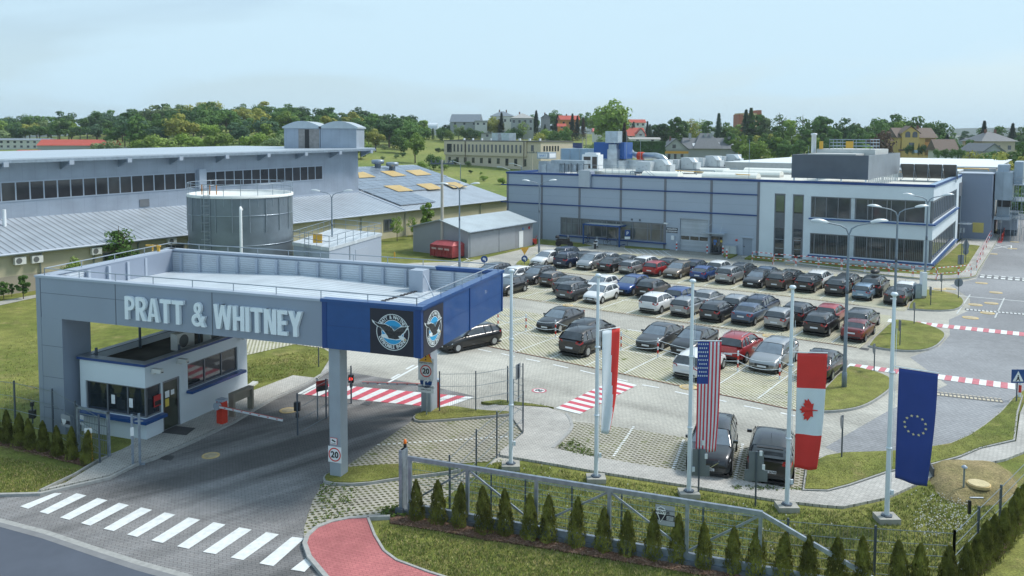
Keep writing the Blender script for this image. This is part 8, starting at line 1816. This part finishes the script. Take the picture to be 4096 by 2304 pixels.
for i in range(26):
    x=1690+i*24+rnd(-8,8); dd=rnd(405,440); q=at(x,500,dd); z=zt(q.x,q.y); tree_at((q.x,q.y,z),rnd(5,8.5),random.choice(['round','oval','conifer']),random.choice(['mid','dark','conifer','blue']),'tree on the skyline behind the village houses','trees behind the village houses',name='leafy_tree')
# ================================================================ FAR BUILDINGS
RC={'grey':mat('roof_slate',(.13,.145,.16),.7,var=.12,scale=2),'blue':mat('roof_bluegrey',(.17,.21,.25),.6,var=.08),'red':mat('roof_red',(.40,.07,.045),.7,var=.12),'brown':mat('roof_brown',(.13,.095,.075),.75,var=.15,scale=3),'pale':mat('roof_pale',(.36,.37,.36),.7,var=.1),'pink':mat('roof_pink',(.50,.16,.15),.7,var=.08)}
WC={'white':mat('house_white',(.62,.63,.60),.85,var=.05),'grey':mat('house_grey',(.36,.38,.39),.85,var=.06),'beige':mat('house_beige',(.46,.40,.32),.85,var=.06),'yellow':mat('house_yellow',(.58,.42,.15),.85,var=.06),'orange':mat('house_orange',(.55,.26,.08),.85,var=.06),'cream':mat('house_cream',(.56,.49,.39),.85,var=.05),'lblue':mat('house_blue',(.38,.46,.50),.85,var=.05)}
hwin=glass('house_window',(.03,.035,.045),.1)
def house(px0,px1,ybase,yeave,yridge,d,label,wall,roof,kind='gable',yaw=0,depth=9,wins=(3,1),cat='house',ov=.4,chim=1,ground=3,name='house'):
    a=at(px0,ybase,d); c=at(px1,ybase,d); W=(c.x-a.x)/max(.3,math.cos(R(yaw))); e=empty(name,(a.x,a.y,a.z),R(yaw),label,cat); s=F_/d
    H=(ybase-yeave)/s; RH=(yeave-yridge)/s; m=WC[wall]; MB().box(0,0,-ground,W,depth,H).build('wall',m,e); r=MB()
    if kind=='gable':   # ridge along the front
        r.add([(-ov,-ov,H-.1),(W+ov,-ov,H-.1),(W+ov,depth/2,H+RH),(-ov,depth/2,H+RH),(-ov,depth+ov,H-.1),(W+ov,depth+ov,H-.1)],[(0,1,2,3),(3,2,5,4),(0,3,4),(1,5,2),(0,4,5,1)])
    elif kind=='front': # gable end faces the viewer
        r.add([(-ov,-ov,H-.1),(W/2,-ov,H+RH),(W+ov,-ov,H-.1),(-ov,depth+ov,H-.1),(W/2,depth+ov,H+RH),(W+ov,depth+ov,H-.1)],[(0,3,4,1),(1,4,5,2),(3,5,4),(0,2,5,3)]); MB().add([(0,-.02,H),(W,-.02,H),(W/2,-.02,H+RH*.93)],[(0,1,2)]).build('gable',m,e)
        r.add([(-ov,-ov,H-.1),(W/2,-ov,H+RH),(W/2,-ov,H+RH-.35),(-ov+.3,-ov,H-.25)],[(0,1,2,3)]); r.add([(W+ov,-ov,H-.1),(W/2,-ov,H+RH),(W/2,-ov,H+RH-.35),(W+ov-.3,-ov,H-.25)],[(3,2,1,0)])
    elif kind=='hip':
        k=min(W/2*.9,depth/2); r.add([(-ov,-ov,H-.05),(W+ov,-ov,H-.05),(W+ov,depth+ov,H-.05),(-ov,depth+ov,H-.05),(k,depth/2,H+RH),(W-k,depth/2,H+RH)],[(0,1,5,4),(1,2,5),(2,3,4,5),(3,0,4),(3,2,1,0)])
    else: r.box(-.3,-.3,H,W+.3,depth+.3,H+max(.3,RH))
    ro=r.build('roof',RC[roof],e)
    if kind=='gable':
        for xx in (.02,W-.02): MB().add([(xx,0,H-.1),(xx,depth,H-.1),(xx,depth/2,H+RH-.15)],[(0,1,2)]).build('gable',m,e)
    for i in range(chim): x=W*(.35+.3*i); MB().box(x,depth*.45,H+RH*.5,x+.6,depth*.45+.5,H+RH+.7).build('chimney',mat('chimney_brick',(.22,.11,.08),.9,var=.1),ro)
    nx,nz=wins
    for i in range(nx):
        for j in range(nz):
            x=W*(i+.5)/nx; z=H*(j+.32)/nz; w_=MB().box(x-.5,-.05,z,x+.5,-.01,z+min(1.3,H/nz*.5)).build('window',hwin,e); MB().box(x-.58,-.04,z-.08,x+.58,-.005,z).build('sill',sign_white,w_)
    return e,W,H,RH
house(1801,1915,505,487,456,395,'grey barn with big pale slate roof on the hill','grey','blue','gable',-8,10,(3,1),'barn',chim=0,name='barn'); house(1900,1948,505,488,482,388,'low pale annex right of the barn on the hill','white','pale','flat',0,6,(2,1),'building',chim=0)
house(1962,2055,498,464,444,402,'white house with blue grey hipped roof on the hill','white','blue','hip',0,10,(4,1),chim=2); house(2044,2134,530,472,453,375,'grey two storey house with pale hipped roof','grey','pale','hip',0,10,(4,2)); house(2166,2200,505,470,455,400,'plain grey gable end house on the hill','grey','grey','front',0,10,(0,0),chim=1)
house(2242,2318,507,478,461,395,'orange house with red roofs on the hill','orange','red','gable',5,9,(3,1),chim=1); house(2232,2262,515,505,494,385,'small red roofed annex left of the orange house','orange','red','gable',0,5,(1,1),chim=0)
house(1925,1973,554,534,531,330,'black flat shed above the cream block','grey','grey','flat',0,5,(1,1),'shed',chim=0,name='shed'); house(2375,2408,540,526,513,350,'low pink roofed house right of the lane','white','pink','gable',0,7,(2,1),chim=0)
house(2512,2582,557,543,510,335,'red roofed house with triangular attic gable by the clipped hedge','white','red','gable',6,9,(3,1),chim=1); house(2545,2580,546,535,512,328,'white attic gable of the red roofed house','white','red','front',0,4,(1,1),chim=0)
house(2520,2640,567,556,549,320,'low pale garage with grey roof behind the clipped hedge','white','pale','gable',0,6,(2,1),'garage',chim=0,name='garage')
house(2520,2582,508,490,477,440,'white house with red and grey roof beyond the giant tree','white','red','gable',0,8,(3,1),chim=0); house(2480,2535,504,490,477,450,'grey roofed houses right behind the giant tree','white','blue','hip',0,8,(2,1),chim=1)
# big grey roofed house: three joined volumes
e,W,H,RH=house(2650,2752,645,598,553,295,'big pale house with dark slate roofs and orange bands','grey','grey','front',-4,16,(2,1),chim=1); s=295/F_
k0=(2752-2650)*s; WW=(3008-2650)*s; H1=H
MB().box(k0,3,-3,WW-5.5,14,H+.4).build('wall',WC['grey'],e); MB().add([(k0-2,2.4,H+.3),(WW-4,2.4,H+.3),(WW-4,8.5,H+RH+.2),(k0-1,8.5,H+RH+.2),(k0-2,15,H+.3),(WW-4,15,H+.3)],[(0,1,2,3),(3,2,5,4),(0,3,4),(1,5,2)]).build('roof',RC['grey'],e)
hp=MB(); hx=(2830-2650)*s; hp.add([(hx-5,1.9,H+.35),(hx+5.5,1.9,H+.35),(hx+2.2,8,H+RH+1.9),(hx-1.8,8,H+RH+1.9),(hx-5,14,H+.35),(hx+5.5,14,H+.35)],[(0,1,2,3),(0,3,4),(1,5,2),(3,2,5,4)]); hp.build('roof',RC['grey'],e)
g1=(2945-2650)*s; MB().box(g1,-1,-3,WW,12,H).build('wall',WC['grey'],e); MB().add([(g1-.5,-1.5,H-.1),((g1+WW)/2,-1.5,H+RH),(WW+.6,-1.5,H-.1),(g1-.5,13,H-.1),((g1+WW)/2,13,H+RH),(WW+.6,13,H-.1)],[(0,3,4,1),(1,4,5,2),(3,5,4)]).build('roof',RC['grey'],e); MB().add([(g1,-1.02,H),(WW,-1.02,H),((g1+WW)/2,-1.02,H+RH*.93)],[(0,1,2)]).build('gable',WC['grey'],e)
for x0,x1,y_ in ((0,k0,-.04),(g1,WW,-1.04)): MB().box(x0,y_,H*.66,x1,y_+.03,H*.86).build('orange_band',mat('band_orange',(.65,.33,.04),.8,var=0),e)
for x,y_ in ((1.8,-.06),(4,-.06),(g1+1.5,-1.06),(g1+3.3,-1.06)): MB().box(x,y_,.3,x+.9,y_+.04,H*.62).build('window',hwin,e)
for x,y_,z in ((3.4,-.06,H+.5),(g1+1.8,-1.06,H+.6),(g1+3.2,-1.06,H+.6)): MB().box(x,y_,z,x+1.2,y_+.04,z+1.3).build('window',hwin,e)
for x in (hx-6,hx-.5,hx+1.5,hx+8): MB().box(x,6.5,H+RH-.2,x+.9,7.3,H+RH+1.9).build('chimney',WC['grey'],e)
for x,z in ((k0+2,H+1.3),(hx+3.5,H+1.6),(hx+9,H+1.4)):
    MB().add([(x,3.6,z-.1),(x+1.1,3.6,z-.1),(x+1.1,4.7,z+.95),(x,4.7,z+.95)],[(0,1,2,3)]).build('skylight',sign_white,e)
# cream office block
a=Vector((-21.03,261.)); c=Vector((8.0,233.)); OB=Fr(a,math.degrees(math.atan2(c.y-a.y,c.x-a.x))); L=(c-a).length; e=root(OB,'office_block','long cream two storey office block on the meadow','building',0,0,4.7); Hc=7.1
MB().box(0,0,-3,L,14,Hc).build('wall',WC['cream'],e); MB().box(-.2,-.5,Hc,L+.2,14.2,Hc+.35).build('roof',mat('office_roof',(.13,.13,.125),.8,var=.1),e); MB().box(0,-.6,2.9,L*.87,0,3.5).build('ledge',WC['cream'],e); MB().box(0,-.55,3.5,L*.87,-.03,Hc).build('upper_wall',WC['cream'],e)
for i in range(18):
    x=L*(.12+.70*i/17.); MB().box(x-.35,-.6,3.9,x+.35,-.54,6.2).build('window',hwin,e)
for i in range(10):
    x=L*(.05+.80*i/9.); MB().box(x-.6,-.05,.6 if i<7 else .1,x+.6,-.0,2.2).build('window',hwin,e)
MB().box(L*.035,-.6,3.7,L*.09,-.5,6.3).build('balcony',hwin,e); MB().box(L*.91,-.06,4.0,L*.935,0,6.2).build('window',hwin,e)
for i in range(6): MB().box(L,1.2+i*1.2,4.5,L+.05,1.8+i*1.2,6.0).build('window',hwin,e)
for x in (L*.245,L*.855): MB().box(x-.1,-.75,0,x+.1,-.6,Hc).build('downpipe',RC['brown'],e)
for i,(x,w) in enumerate(((L*.44,2.6),(L*.54,3.2))): MB().box(x,3,Hc+.35,x+w,6,Hc+2.6).build('roof_unit',duct,e)
for i in range(9): MB().box(L*(.07+.1*i),5,Hc+.35,L*(.07+.1*i)+.5,5.5,Hc+1.0).build('roof_vent',sign_white,e)
# right hand houses
def px2(x,y): return 3500+x/2.409,420+y/2.409
x0,yb=px2(218,490); x1,_=px2(560,0); _,ye=px2(0,312); _,yr=px2(0,218)
e,W,H,RH=house(x0,x1,yb,ye,yr,262,'yellow house with brown roof, arched dormer and balconies','yellow','brown','gable',-6,11,(0,0),chim=2,ov=.6)
dx=(px2(405,0)[0]-x0)*262/F_; dw=5.0; m=MB(); m.box(dx-dw-.2,-.6,-3,dx,2,H+1.6); m.build('bay_wall',WC['yellow'],e); MB().add([(dx-dw-.7,-1.0,H+1.2),(dx-dw/2-.1,-1.0,H+3.6),(dx+.5,-1.0,H+1.2),(dx-dw-.7,5,H+1.2),(dx-dw/2-.1,5,H+3.6),(dx+.5,5,H+1.2)],[(0,3,4,1),(1,4,5,2)]).build('dormer_roof',RC['brown'],e); MB().add([(dx-dw-.2,-.62,H+1.5),(dx,-.62,H+1.5),(dx-dw/2-.1,-.62,H+3.3)],[(0,1,2)]).build('gable',WC['yellow'],e)
for cx in (dx-dw*.7,dx-dw*.27):
    P=[(cx-.75,H-.0),(cx+.75,H-.0)]+[(cx+.75*math.cos(pi*k/8),H+1.1+.75*math.sin(pi*k/8)) for k in range(9)]; MB().xz(P,-.70,-.62).build('arched_window',hwin,e)
MB().box(dx-dw*.62,-.68,H*.45,dx-dw*.3,-.6,H*.72).build('window',hwin,e)
b=MB(); b.box(W*.68,-1.4,H*.48,W*1.0,0,H*.55); b.box(W*.68,-1.4,H*.55,W,-1.3,H*.75); b.build('balcony',WC['orange'],e); MB().box(W*.72,-.03,.2,W*.97,.0,H*.44).build('recess',mat('recess_ochre',(.25,.15,.05),.9,var=.1),e); MB().box(W*.72,-.03,H*.58,W*.97,.0,H*.95).build('recess',MATS['recess_ochre'],e)
MB().xz([(W*.07+0,H*.4),(W*.07+1.7,H*.4)]+[(W*.07+.85+.85*math.cos(pi*k/8),H*.75+.85*math.sin(pi*k/8)) for k in range(9)],-.05,-.01).build('arched_window',hwin,e); MB().box(W*.02,-.9,H*.28,W*.25,0,H*.36).build('porch_roof',RC['brown'],e); MB().box(W*.36,-.75,H*.17,W*.60,-.68,H*.32).build('banner',mat('banner_blue',(.35,.5,.68),.6,var=.1),e)
for z in (.5,H*.6): MB().box(W+.0,4,z,W+.04,5,z+1.3).build('window',hwin,e)
x0,yb=px2(597,500); x1,_=px2(775,0); house(x0,x1,yb,420+435/2.409,420+330/2.409,235,'white garage house with mottled brown tiled roof','white','brown','gable',-10,8,(0,0),chim=0,ov=.5)
house(px2(915,0)[0],px2(1020,0)[0],420+445/2.409,420+338/2.409,420+316/2.409,265,'pale blue upper floored house left of the beige hipped house','lblue','grey','gable',0,7,(2,1),chim=0)
house(px2(1030,0)[0],px2(1345,0)[0],420+470/2.409,420+348/2.409,420+255/2.409,250,'beige house with large hipped slate roof and two chimneys','beige','grey','hip',0,11,(3,1),chim=2,ov=.8)
house(px2(1040,0)[0],px2(1240,0)[0],420+530/2.409,420+445/2.409,420+368/2.409,222,'small grey gabled outbuilding before the beige hipped house','grey','grey','front',0,12,(0,0),chim=0,cat='outbuilding')
house(px2(742,0)[0],px2(980,0)[0],420+322/2.409,420+302/2.409,420+296/2.409,520,'long white hall in the distance between garage and spruce','white','pale','gable',0,12,(6,1),'hall',chim=0)
# tower block
q=at(2957,560,500); e=empty('tower_block',(q.x,q.y,q.z),0,'ochre tower block with brick red edges behind tall trees','building'); s=500/F_; W=88*s; Ht_=(560-441)*s; MB().box(0,0,-6,W,12,Ht_*.9).build('wall',mat('tower_ochre',(.52,.40,.20),.85,var=.05),e)
for x0 in (-.6,W*.78): MB().box(x0,-.3,-6,x0+2.6,12.3,Ht_*(.86 if x0<0 else 1.0)).build('stair_shaft',mat('tower_brick',(.33,.11,.06),.85,var=.1),e)
for j in range(5):
    for i in range(3): MB().box(W*(.18+.2*i),-.05,2+j*2.9,W*(.18+.2*i)+1.5,0,3.4+j*2.9).build('window',hwin,e)
# far left works
e,W,H,RH=house(150,420,600,581,558,325,'long low works with a red roof at the far left','grey','red','gable',14,14,(0,0),'building',chim=0,name='works_building');
house(-60,170,596,560,553,345,'white works with blue roof at the far left edge','white','blue','gable',4,14,(9,2),'building',chim=0,name='works_building'); house(60,132,622,607,600,285,'small red roofed building at the far left','orange','red','gable',10,8,(0,0),'building',chim=0,name='works_building')
house(-30,95,640,618,612,262,'low white sheds with canopies at the far left','white','pale','gable',3,8,(0,0),'shed',chim=0,name='shed'); house(405,510,602,591,589,300,'row of white trailers and truck bodies at the far left','white','pale','flat',0,3,(0,0),'trailers',chim=0,name='trailer')
# clipped hedge, round clipped bushes, greenhouse, lane, blue fence
def clipped(px0,px1,y0,y1,d,label,depth=2.2):
    a=at(px0,y1,d); s=d/F_; W=(px1-px0)*s; H=(y1-y0)*s; e=empty('clipped_hedge',(a.x,a.y,a.z),0,label,'hedge'); random.seed(int(px0)); b=MB()
    for k in range(int(1200*max(1,W/20))):
        f=random.random(); n=Vector((rnd(-.3,.3),-1,.3)) if f<.6 else Vector((0,-.2,1)); p=Vector((rnd(0,W),rnd(-.1,.1),rnd(0,H))) if f<.6 else Vector((rnd(0,W),rnd(0,depth),H+rnd(-.05,.1))); leaf(b,p,n+Vector((rnd(-.4,.4),rnd(-.4,.4),rnd(-.4,.4))),rnd(.3,.55))
    b.build('leaves',LM['dark'],e); MB().box(.15,.1,-2,W-.15,depth,H-.1).build('core',LM['dark'],e)
clipped(2512,2662,566,607,262,'long dark clipped hedge left of the big grey roofed house')
for i,x in enumerate((598,676,745,830,700)):
    if i<4: q=at(px2(x,0)[0],420+528/2.409,215); tree_at((q.x,q.y,q.z),3.2,'shrub','mid','%s rounded clipped bush from the left before the brown tiled garage'%ORD[i],'clipped bushes by the garage',wd=.75)
for i,x in enumerate((1140,1215)): q=at(px2(x,0)[0],420+552/2.409,205); tree_at((q.x,q.y,q.z),3.2,'shrub','mid','%s clipped bush before the small grey outbuilding'%['left','right'][i],wd=.7)
for i,(x,k) in enumerate(((318,'shrub'),(365,'conifer'),(420,'conifer'),(455,'shrub'))): q=at(px2(x,0)[0],420+485/2.409,250); tree_at((q.x,q.y,q.z),3.6,k,'dark','%s garden plant at the foot of the yellow house'%ORD[i],'garden plants before yellow house',wd=.8)
a=at(1720,505,400); e=empty('polytunnel',(a.x-4,a.y,a.z-1),0,'small pale polytunnel beside the barn on the hill','polytunnel'); b=MB(); n=8; vs=[(x,2.2*math.cos(pi*k/n)+2,2.6*math.sin(pi*k/n)) for x in (0,7.5) for k in range(n+1)]; b.add(vs,[(k,k+1,n+2+k,n+1+k) for k in range(n)],0,True); b.add(vs[:n+1],[tuple(range(n+1))]); b.add(vs[n+1:],[tuple(range(n+1))]); b.build('film',mat('film_white',(.6,.68,.74),.3,var=.05),e)
def tstrip(name,pts,w,m,lift=.12):
    P=[at(x,y,d) for x,y,d in pts]; b=MB(); vs=[]
    for i,p in enumerate(P):
        a=P[max(0,i-1)];c=P[min(len(P)-1,i+1)]; dd=(c-a); q=Vector((-dd.y,dd.x,0)).normalized()*w/2
        for s in (-1,1): r=p+q*s; vs.append((r.x,r.y,zt(r.x,r.y)+lift))
    b.add(vs,[(2*i,2*i+1,2*i+3,2*i+2) for i in range(len(P)-1)]); tag(b.build(name,m),'pale village lane on the slope',kind='structure')
tstrip('road',[(2200,530,380),(2245,545,350),(2300,552,335),(2360,560,310),(2400,565,290)],4,mat('lane_pale',(.36,.36,.34),.9,var=.08))
a=at(2282,552,342); c=at(2332,556,322); e=empty('blue_fence',(a.x,a.y,zt(a.x,a.y)),math.atan2(c.y-a.y,c.x-a.x),'blue board fence along the village lane','fence'); MB().box(0,0,-1,(c-a).length,.1,1.7).build('boards',mat('fence_blue',(.03,.06,.25),.7,var=.1),e)
# blossom clumps / tall grass in the front lawn as uncountable stuff
def inpoly(p,P):
    c=False; n=len(P); j=n-1
    for i in range(n):
        if (P[i][1]>p[1])!=(P[j][1]>p[1]) and p[0]<(P[j][0]-P[i][0])*(p[1]-P[i][1])/(P[j][1]-P[i][1])+P[i][0]: c=not c
        j=i
    return c
random.seed(17)
def scatter(P,n,f):
    x0=min(p[0] for p in P);x1=max(p[0] for p in P);y0=min(p[1] for p in P);y1=max(p[1] for p in P); k=0
    while k<n:
        q=(rnd(x0,x1),rnd(y0,y1))
        if inpoly(q,P): f(g(*q)); k+=1
LA=[[(1990,1840),(2166,1868),(2388,1908),(2777,1968),(3100,2022),(3290,2044),(3374,2048),(3549,2012),(3724,1932),(3800,1990),(3960,2000),(4000,2100),(3900,2240),(3780,2370),(3100,2275),(2400,2150),(1950,2060),(1780,2010),(1950,1880)],[(1520,2100),(1660,2110),(2000,2170),(2400,2235),(2800,2300),(3100,2345),(2600,2345),(1900,2345),(1620,2250),(1520,2170)],[(0,1830),(150,1850),(300,1880),(370,1890),(180,1960),(0,1975)],[(3235,1875),(3555,1822),(3798,1792),(3936,1718),(4070,1600),(4060,1760),(3836,1832),(3561,1890),(3312,1965),(3215,1965)],[(1660,1665),(1755,1645),(1900,1655),(2020,1660),(1700,1688)],[(1310,1925),(1430,1880),(1780,1868),(1800,1890),(1437,1940)],[(20,1400),(140,1300),(150,1640),(10,1650)],[(1000,1540),(1200,1500),(1310,1440),(1270,1395),(960,1450),(960,1540)]]
b=MB()
def blade(p,z=0,hh=None):
    for _ in range(3):
        a=rnd(0,2*pi); h=(hh or rnd(.04,.11)); w=rnd(.008,.018); q=p+Vector((rnd(-.06,.06),rnd(-.06,.06))); lx,ly=rnd(-.05,.05),rnd(-.05,.05)
        b.v+= [(q.x-w*math.cos(a),q.y-w*math.sin(a),z),(q.x+w*math.cos(a),q.y+w*math.sin(a),z),(q.x+lx,q.y+ly,z+h)]; k=len(b.v); b.f.append((k-3,k-2,k-1)); b.m.append(random.choice((0,0,1,2))); b.sm.append(False)
for P,n in zip(LA,(15000,5500,1800,3500,900,900,500,1500)): scatter(P,n,lambda p: blade(p,.1 if P in (LA[3],LA[4],LA[5]) else .0))
gb1=mat('blade_green',(.15,.20,.04),.8,var=.2); gb2=mat('blade_light',(.27,.29,.075),.8,var=.2); gb3=mat('blade_straw',(.40,.34,.16),.8,var=.2)
tag(b.build('grass_tufts',[gb1,gb2,gb3]),'short grass blades on the foreground lawns',kind='stuff')
b=MB()
def puff(p):
    r=rnd(.018,.032); z=rnd(.06,.14); b.add([(p.x-r,p.y,z),(p.x+r,p.y,z),(p.x,p.y-r,z),(p.x,p.y+r,z),(p.x,p.y,z-r),(p.x,p.y,z+r)],[(0,2,5),(2,1,5),(1,3,5),(3,0,5),(2,0,4),(1,2,4),(3,1,4),(0,3,4)])
scatter([(3700,1990),(3830,1960),(3900,2040),(3860,2130),(3700,2160),(3640,2100)],330,puff); scatter(LA[0],90,puff)
tag(b.build('dandelion_clocks',mat('puff_white',(.62,.62,.58),.9,var=0)),'white dandelion seed heads dotted over the lawn by the mound',kind='stuff')
b=MB()
def weed(p):
    for _ in range(5): leaf(b,Vector((p.x+rnd(-.08,.08),p.y+rnd(-.08,.08),rnd(.03,.14))),Vector((rnd(-1,1),rnd(-1,1),1)),rnd(.04,.09))
for P in ([(1290,1935),(1450,1955),(1400,2060),(1240,2120)],[(2230,1790),(2300,1760),(2400,1830),(2330,1835)],[(1520,2040),(1620,2030),(1620,2070),(1540,2075)],[(1650,1665),(2030,1655),(2020,1668),(1680,1690)],[(2900,1950),(3200,1962),(3190,1975),(2950,1968)],[(2000,1610),(2200,1632),(2190,1637),(1990,1625)]): scatter(P,90,weed)
tag(b.build('weeds',leaf_mat('weed_green',(.10,.15,.03),.4,4)),'weeds sprouting along kerbs and in the lattice paving',kind='stuff')
b=MB()
def chip(p):
    a=rnd(0,pi); l=rnd(.03,.07); w=.012; z=rnd(.055,.08); dx,dy=l*math.cos(a),l*math.sin(a); b.v+= [(p.x-dx,p.y-dy,z),(p.x+dy*.3,p.y-dx*.3,z+rnd(-.01,.02)),(p.x+dx,p.y+dy,z),(p.x-dy*.3,p.y+dx*.3,z)]; k=len(b.v); b.f.append((k-4,k-3,k-2,k-1)); b.m.append(random.choice((0,1))); b.sm.append(False)
scatter([(1600,2075),(2000,2130),(2400,2190),(2900,2280),(3060,2304),(2900,2325),(2400,2237),(2000,2170),(1600,2105)],4800,chip); scatter([(0,1775),(350,1850),(340,1868),(0,1795)],700,chip)
tag(b.build('bark_chips',[mat('chip_brown',(.16,.085,.05),.9,var=.3),mat('chip_light',(.26,.17,.12),.9,var=.2)]),'loose bark chips on the conifer beds',kind='stuff')
# ================================================================ AIR
b=MB().box(-2600,-30,-3,2600,3300,75); hm=bpy.data.materials.new('haze_air'); hm.use_nodes=True; t=hm.node_tree; t.nodes.clear(); o_=t.nodes.new('ShaderNodeOutputMaterial'); v=t.nodes.new('ShaderNodeVolumePrincipled'); v.inputs['Color'].default_value=(.72,.84,.92,1); v.inputs['Density'].default_value=.00018; v.inputs['Anisotropy'].default_value=.2
t.links.new(v.outputs[0],o_.inputs['Volume']); hz_o=b.build('haze',hm); tag(hz_o,'thin pale haze over the valley',kind='stuff')
